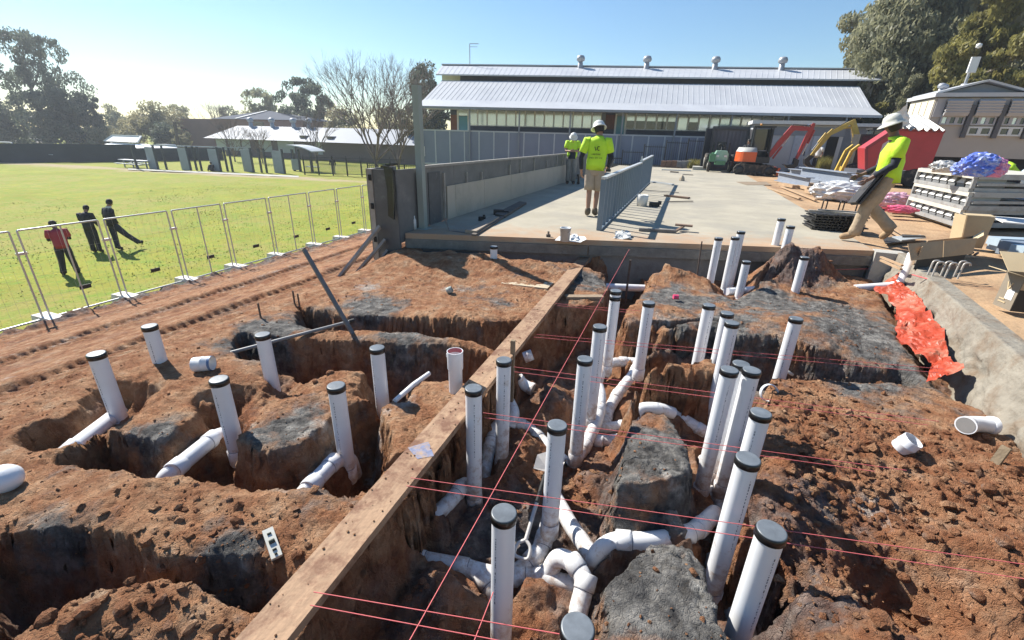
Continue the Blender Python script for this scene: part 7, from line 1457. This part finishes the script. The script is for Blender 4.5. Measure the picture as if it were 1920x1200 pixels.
for i in range(7):
    p = G(1620+i*9, 392-i*2.2+3*(i % 2)); mb = MB(); mb.lathe([(0, 0), (.10, .02), (.09, .09), (.03, .12), (0, .12)], p, 7, smooth=False); single('dark_rubble', mb, DKG, 'dark lump of rubble in the row left of the pink bags', 'rubble', 'dark rubble by the pink bags')
# stacked steel crates with white trays
def frame_on(px0, px1, px2, z):             # three ground corners
    return G(*px0, z), G(*px1, z), G(*px2, z)
a, b = G(1697, 398), G(1792, 430); c_ = b+Vector((2.1, 1.05, 0)); ux = (b-a); Lx = ux.length; ux.normalize(); uy = (c_-b); Ly = uy.length; uy.normalize()
CRT = mat('galvanised_crate', (.34, .34, .33), .5, .12, 3, dirt=(.26, .24, .22), dscale=4, dthr=.5, metal=.2); CTOP = mat('dusty_rim', (.50, .47, .40), .8, .1, 5); CUP = mat('white_tray', (.62, .61, .58), .5, .08, 6); CUPD = mat('grey_tray', (.16, .16, .16), .5, .1, 6)
def crate(z, h, shift, label, deep):
    o0 = a+ux*shift; t = thing('steel_crate', label, 'crate', o0+UP*z, 'stacked steel crates'); M3 = lambda u, v, w: o0+ux*u+uy*v+UP*(z+w)
    R = Matrix((ux, (UP.cross(ux)), UP)).transposed()
    for v in (0, Ly):
        for w in (.03, h-.04):
            mb = MB(); mb.beam(M3(0, v, w), M3(Lx, v, w), .07, .08); part('rail', mb, CTOP if w > .1 else CRT, t)
    for u in (0, Lx):
        for w in (.03, h-.04): mb = MB(); mb.beam(M3(u, .04, w), M3(u, Ly-.04, w), .06, .10); part('rail', mb, CRT, t)
        for v in (0, Ly): mb = MB(); mb.beam(M3(u, v, .07), M3(u, v, h-.08), .06, .06, up=(0, 1, 0)); part('post', mb, CRT, t)
    mb = MB(); mb.add([M3(.04, .1, .04), M3(Lx-.04, .1, .04), M3(Lx-.04, Ly-.05, .04), M3(.04, Ly-.05, .04)], [(0, 1, 2, 3)]); part('base', mb, CRT, t)
    mb = MB(); mb.beam(M3(Lx+.02, .1, h*.45), M3(Lx+.02, Ly*.95, h*.45), .03, h*.16); part('side_plate', mb, CRT, t)
    n = 7
    for k in range(n):
        u = Lx*(k+.5)/n; w_ = Lx/n*.82
        mb = MB(); mb.prism([M3(u-w_*.5, .05, .07), M3(u+w_*.5, .05, .07), M3(u+w_*.5, .05, h*.40), M3(u-w_*.5, .05, h*.40)], uy*(Ly*.3)); part('tray', mb, CUPD, t)
        mb = MB(); mb.prism([M3(u-w_*.48, .02, h*.42), M3(u+w_*.48, .02, h*.42), M3(u+w_*.24, .10, h*.72), M3(u-w_*.24, .10, h*.72)], uy*(Ly*.3)); part('tray', mb, CUP, t)
    return t
hc = .335
crate(.06, hc, .0, 'bottom steel crate of the stack, white trays showing along its front', 1); crate(.06+hc, hc, .04, 'middle steel crate of the stack filled with white trays', 1); tt = crate(.06+2*hc, hc, -.02, 'top steel crate of the stack carrying blue and pink bags', 1)
zt = .06+3*hc
mb = MB(); o0 = a+UP*zt; mb.add([o0+ux*.0, o0+ux*Lx, o0+ux*Lx+uy*Ly, o0+uy*Ly], [(0, 1, 2, 3)]); part('lid', mb, CTOP, tt)
def on_top(u, v): return a+ux*u+uy*v
def bag_at(name, label, p, w, d, h, m, seed, rz):
    o = bag(name, label, 960, 900, w, d, h, m, seed=seed, rz=rz); o.location = p
bag_at('grey_bag', 'grey wrapped bundle on the left end of the top crate', G(1768, 322, zt), .55, .4, .22, plastic('grey_bag', (.45, .44, .42)), 7, .2)
bag_at('blue_bag', 'large blue and clear plastic bag on the top crate', G(1830, 329, zt), .62, .5, .40, plastic('blue_bag', (.10, .16, .55), (.52, .56, .68), .49), 9, .3)
bag_at('blue_bag', 'small blue bag slumped left of the large blue bag', G(1803, 327, zt), .35, .35, .26, plastic('blue_bag2', (.13, .20, .55), (.5, .54, .66), .5), 12, .8)
bag_at('pink_bag', 'pink and clear plastic bag right of the large blue bag', G(1856, 330, zt), .40, .4, .32, plastic('pink_clear', (.55, .18, .34), (.66, .6, .62), .52), 11, .1)
# stack of black trays and grey frame by the slab edge
p = G(1563, 432); t = thing('tray_stack', 'stack of black plastic trays with pale frame on top by the slab edge', 'tray stack', p)
for k in range(6):
    mb = MB(); j = random.uniform(-.05, .05); mb.box(p+Vector((j, .2, .03+.05*k)), (.85+.06*(k % 2), .6, .022), .12+.03*j); part('tray', mb, mat('black_tray', (.028, .027, .026), .5, .3, 10), t)
    mb = MB()
    for i in range(9): mb.box(p+Vector((-.40+.098*i+j, -.11, .03+.05*k)), (.02, .05, .05))
    for i in range(5): mb.box(p+Vector((-.40+.19*i+j, .2, .03+.05*k)), (.03, .55, .035))
    part('rib', mb, mat('black_tray', (.028, .027, .026)), t, kind='stuff')
for (u, v) in (((-.5, -.1), (.45, -.15)), ((.45, -.15), (.45, .12)), ((-.3, .15), (.45, .12)), ((-.5, -.05), (.3, -.22))): mb = MB(); mb.beam(p+Vector((u[0], u[1]+.1, .34)), p+Vector((v[0], v[1]+.1, .34)), .05, .03); part('frame', mb, TIM, t)
p = G(1572, 398); t = thing('starter_bars', 'row of short black tie bars on edge behind the tray stack', 'bars', p)
for i in range(3): mb = MB(); q_ = p+Vector((-.35+.36*i, .1, 0)); mb.tube(fillet([q_, q_+UP*.26, q_+UP*.26+Vector((.09, 0, 0)), q_+Vector((.09, 0, 0))], .05), .016, 6); part('bar', mb, BLACKM, t)
# hooked bars sticking out of the yard
for i, (px, py) in enumerate(((1738, 518), (1746, 521), (1762, 520), (1770, 523), (1788, 519), (1795, 523))):
    p = G(px, py, -.01); q_ = Vector((.015, .02, 0)); mb = MB(); mb.tube(fillet([p, p+UP*.20+q_, p+UP*.205+q_+Vector((.07, .03, 0)), p+UP*.17+q_+Vector((.085, .035, 0))], .03), .011, 8)
    single('hooked_bar', mb, mat('bright_bar', (.48, .44, .39), .45, .1, 10, metal=.3), 'bent steel bar hooked over at the top before the long cardboard box, %s' % ('leftmost', 'second', 'third', 'fourth', 'fifth', 'rightmost')[i], 'bar', 'hooked bars in the yard')
p = G(1811, 478); t = thing('cable_coil', 'small brown coil of bars lying right of the long cardboard box', 'coil', p)
for i in range(4): mb = MB(); mb.tube([p+Vector((-.1+.06*i, -.05, .02)), p+Vector((0+.06*i, .1, .03))], .018, 6); part('bar', mb, MATS['brown_timber'], t)
# cardboard
CARD = mat('cardboard', (.42, .29, .165), .85, .08, 4, .1, 30); CARDL = mat('cardboard_inside', (.52, .40, .24), .85, .06, 4); CARDD = mat('black_carton', (.015, .013, .012), .6)
def pan(mb, P, th=.006):
    P = [Vector(p) for p in P]; n = (P[1]-P[0]).cross(P[2]-P[0]).normalized(); mb.prism(P, n*th)
a, b = G(1712, 505, 0), G(1804, 492, 0); h = .26; d_ = Vector((.30, .62, 0)); t = thing('long_carton', 'long low cardboard box lying open, black inside lining, beside the hooked bars', 'box', (a+b)/2)
fr_ = Vector((-.05, -.02, .0))
mb = MB(); pan(mb, [a, b, b+UP*.17, a+UP*.17]); part('front_lining', mb, CARDD, t)
a2, b2 = PV(1696, 478, a, (.25, -1)), PV(1810, 452, b, (.25, -1))
q0 = a+UP*.13+Vector((-.10, -.10, 0)); q1 = b+UP*.15+Vector((.02, -.10, 0)); q2 = b+UP*.36+Vector((.05, .0, 0)); q3 = a+UP*.33+Vector((-.16, 0, 0)); m0, m1 = q0.lerp(q1, .5), q3.lerp(q2, .5)
mb = MB(); pan(mb, [q0, m0-(q1-q0)*.006, m1-(q1-q0)*.006, q3]); part('flap', mb, CARD, t); mb = MB(); pan(mb, [m0+(q1-q0)*.006, q1, q2, m1+(q1-q0)*.006]); part('flap', mb, CARD, t)
mb = MB(); pan(mb, [a, a+d_, a+d_+UP*.3, a+UP*.3]); pan(mb, [b, b+d_, b+d_+UP*.3, b+UP*.3]); pan(mb, [a+d_, b+d_, b+d_+UP*.3, a+d_+UP*.3]); part('side', mb, CARD, t)
mb = MB(); pan(mb, [b+UP*.30, b+UP*.30+d_*.9, b+UP*.40+d_*.9+Vector((.10, .02, 0)), b+UP*.40+Vector((.12, .02, 0))]); part('end_flap', mb, CARDL, t)
a, b = G(1806, 463, 0), G(1838, 466, 0); t = thing('standing_carton', 'flattened cardboard sheet standing upright behind the long box', 'box', a)
P = [PV(1800, 462, a, (.1, -1)), PV(1840, 466, a, (.1, -1)), PV(1866, 407, a, (.1, -1)), PV(1813, 404, a, (.1, -1))]; mb = MB(); pan(mb, P, .012); part('sheet', mb, CARD, t)
s_ = Vector((-.05, .25, 0)); mb = MB(); pan(mb, [P[0], P[3], P[3]+s_, P[0]+s_]); part('side', mb, CARDL, t); mb = MB(); pan(mb, [P[3]+UP*.002, P[2]+UP*.002, P[2]+s_*.4+UP*.02, P[3]+s_*.4+UP*.02]); part('top_edge', mb, CARDL, t)
a = G(1862, 570, 0); b = G(1884, 579, 0); t = thing('open_carton', 'open cardboard box with spread flaps and black end at the right edge of the photo', 'box', a)
u = (b-a).normalized()*.21; v = Vector((.42, .0, 0)); hB = .36
mb = MB(); pan(mb, [a, a+u, a+u+UP*hB, a+UP*hB]); f1 = part('front', mb, mat('printed_card', (.24, .20, .15), .8, .1, 6), t)
n_ = u.cross(UP).normalized()*-.004
n_ = Vector((u.y, -u.x, 0)).normalized()*.009
mb = MB(); mb.add([a+u*.45+UP*.10+n_, a+u*.85+UP*.10+n_, a+u*.85+UP*.2+n_, a+u*.45+UP*.2+n_], [(0, 1, 2, 3)]); part('sticker', mb, PAPER, f1)
mb = MB()
for (p_, q_) in (((.32, .27), (.45, .19)), ((.58, .27), (.45, .19)), ((.2, .06), (.6, .06)), ((.2, .09), (.5, .09))): mb.beam(a+u*p_[0]+UP*p_[1]+n_, a+u*q_[0]+UP*q_[1]+n_, .004, .012)
part('print_mark', mb, CARDL, f1)
mb = MB(); pan(mb, [a+u, a+u+v, a+u+v+UP*hB*.62, a+u+UP*hB*.62]); part('side', mb, CARDD, t); mb = MB(); pan(mb, [a+u+UP*hB*.62, a+u+v+UP*hB*.62, a+u+v+UP*hB, a+u+UP*hB]); part('side', mb, CARD, t)
mb = MB(); pan(mb, [a, a+v, a+v+UP*hB, a+UP*hB]); pan(mb, [a+v, a+v+u, a+v+u+UP*hB, a+v+UP*hB]); part('back', mb, CARD, t)
w = Vector((-.20, -.06, .05)); mb = MB(); pan(mb, [a+UP*hB, a+u+UP*hB, a+u+UP*hB+w, a+UP*hB+w]); part('flap', mb, CARDL, t)
w = Vector((-.03, .2, .16)); mb = MB(); pan(mb, [a+UP*hB, a+v+UP*hB, a+v+UP*hB+w, a+UP*hB+w]); part('flap', mb, CARDL, t)
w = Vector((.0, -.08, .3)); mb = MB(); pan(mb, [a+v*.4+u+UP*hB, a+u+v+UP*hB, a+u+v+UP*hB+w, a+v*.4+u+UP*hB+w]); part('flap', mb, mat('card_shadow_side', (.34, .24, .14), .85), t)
# blue grey bundles at the right edge
BG = mat('blue_grey_section', (.36, .44, .50), .5, .10, 3); BG2 = mat('slate_section', (.17, .205, .25), .55, .12, 3)
p = G(1882, 458, 0); t0 = 0
for k, (px, py, z, m_) in enumerate(((1862, 462, .06, BG), (1880, 470, .06, BG2), (1900, 478, .06, BG), (1862, 452, .20, BG), (1884, 460, .20, BG2), (1906, 468, .20, BG))):
    a = G(px, py, z); mb = MB(); mb.beam(a, a+Vector((3.2, .8, 0)), .22, .12); single('steel_section', mb, m_, '%s blue grey steel section in the bundle behind the open carton' % ('front lower', 'middle lower', 'rear lower', 'front upper', 'middle upper', 'rear upper')[k], 'steel section', 'bundle of steel sections')
for k, (px, py, w_, d_, h_, lab, m_) in enumerate(((1912, 425, 1.4, 1.0, .45, 'dark blue grey wrapped pack behind the steel sections', BG2), (1905, 398, 1.1, .8, .62, 'slate blue plastic wrapped pack behind the bending worker', plastic('slate_wrap', (.16, .22, .32), (.45, .52, .58), .55)), (1916, 372, 1.0, .8, .95, 'pale blue wrapped pack at the right edge by the bending worker', plastic('pale_wrap', (.42, .52, .58), (.6, .64, .68), .5)))):
    bag('wrapped_pack', lab, px, py, w_, d_, h_, m_, seed=20+k)
a = G(1880, 418, .30); mb = MB(); mb.prism([a, a+Vector((1.2, -.25, 0)), a+Vector((1.35, .5, .02)), a+Vector((.15, .7, .02))], (0, 0, .02)); t = single('white_board', mb, TRIMW, 'white board lying over timber beside the wrapped packs', 'board')
mb = MB(); q_ = G(1882, 420, 0); mb.box(q_+Vector((.4, .15, .13)), (.9, .2, .24), .1); single('board_support', mb, mat('tan_timber', (.40, .27, .16)), 'tan timber block under the white board', 'timber')
# dark flat sheets on the yard by the worker's foot
for k, (P_, m_, lab) in enumerate(((((1655, 448), (1700, 442), (1716, 452), (1660, 458)), DKG, 'black sheet lying on the yard, lower one'), (((1672, 445), (1725, 442), (1736, 447), (1690, 452)), GALVL, 'grey metal sheet lying over the black one'), (((1690, 441), (1732, 443), (1735, 445), (1692, 445)), DKG, 'thin dark bar lying on the grey metal sheet'))):
    mb = MB(); mb.prism([G(x, y, .012+.02*k) for x, y in P_], (0, 0, .018)); single('flat_sheet', mb, m_, lab, 'sheet')
for k, (x0_, y0_, x1_, y1_) in enumerate(((1655, 425, 1690, 445), (1668, 424, 1700, 444), (1652, 482, 1692, 498), (1652, 488, 1690, 505))):
    plank('thin_batten', ('thin batten lying behind the striding foot, left one', 'thin batten lying behind the striding foot, right one', 'thin timber strip along the concrete edge, upper one', 'thin timber strip along the concrete edge, lower one')[k], 'batten', G(x0_, y0_, .02), G(x1_, y1_, .02), .035, .025, mat('tan_timber', (.40, .27, .16)))
a = G(1775, 500, .005); string(G(1710, 515, .004), G(1790, 537, .004), 'red cord lying on the yard in front of the hooked bars', .008)
# white wrap hanging above the striding worker's hat: a sail of plastic on a pole behind the skip
p0 = PY(1660, 232, 23.5); P_ = [PY(1668, 226, 23.6), PY(1700, 196, 23.6), PY(1697, 232, 23.6), PY(1690, 246, 23.6)]
o = sheet('white_tarp', '', [PY(1664, 232, 23.6), PY(1684, 212, 23.6), PY(1700, 196, 23.6)], [PY(1672, 244, 23.9), PY(1690, 246, 23.9), PY(1704, 236, 24.)], plastic('tarp', (.56, .60, .64)), 20, 12, .12, 6); tag(o, 'white plastic tarp bunched at the corner of the red skip', 'tarp')
# dry weeds at the foot of the school
def weeds(name, px0, px1, py, Y_, n, h, m_):
    N = n; u = rng.random(N); a, b = PY(px0, py, Y_), PY(px1, py, Y_); x = a.x+(b.x-a.x)*u; y = Y_+rng.random(N)*1.2; z0 = -.03; hh = h*(.4+rng.random(N)); an = rng.random(N)*6.28; w_ = .03
    V = np.zeros((N, 3, 3)); V[:, 0] = np.stack([x-np.cos(an)*w_, y-np.sin(an)*w_, np.full(N, z0)], 1); V[:, 1] = np.stack([x+np.cos(an)*w_, y+np.sin(an)*w_, np.full(N, z0)], 1); V[:, 2] = np.stack([x+rng.normal(size=N)*.1, y+rng.normal(size=N)*.1, z0+hh], 1)
    o = part(name, raw_mesh(name, V.reshape(-1, 3), np.arange(3*N).reshape(-1, 3)), m_); o['kind'] = 'stuff'
weeds('weeds', 1290, 1318, 315, 31.8, 900, .45, LEAF[2]); weeds('weeds', 1535, 1556, 312, 31.5, 900, .8, LEAF[2])

# thin summer haze over the far trees
mb = MB(); mb.box((0, 52, 14), (420, 170, 36)); hz = part('haze', mb, None); hz['kind'] = 'stuff'; HZM = bpy.data.materials.new('haze'); HZM.use_nodes = True; n = HZM.node_tree.nodes; n.remove(n['Principled BSDF'])
pv = n.new('ShaderNodeVolumePrincipled'); pv.inputs['Color'].default_value = (.86, .92, 1, 1); pv.inputs['Density'].default_value = .0008; pv.inputs['Anisotropy'].default_value = .3
HZM.node_tree.links.new(pv.outputs[0], n['Material Output'].inputs['Volume']); hz.data.materials.append(HZM)
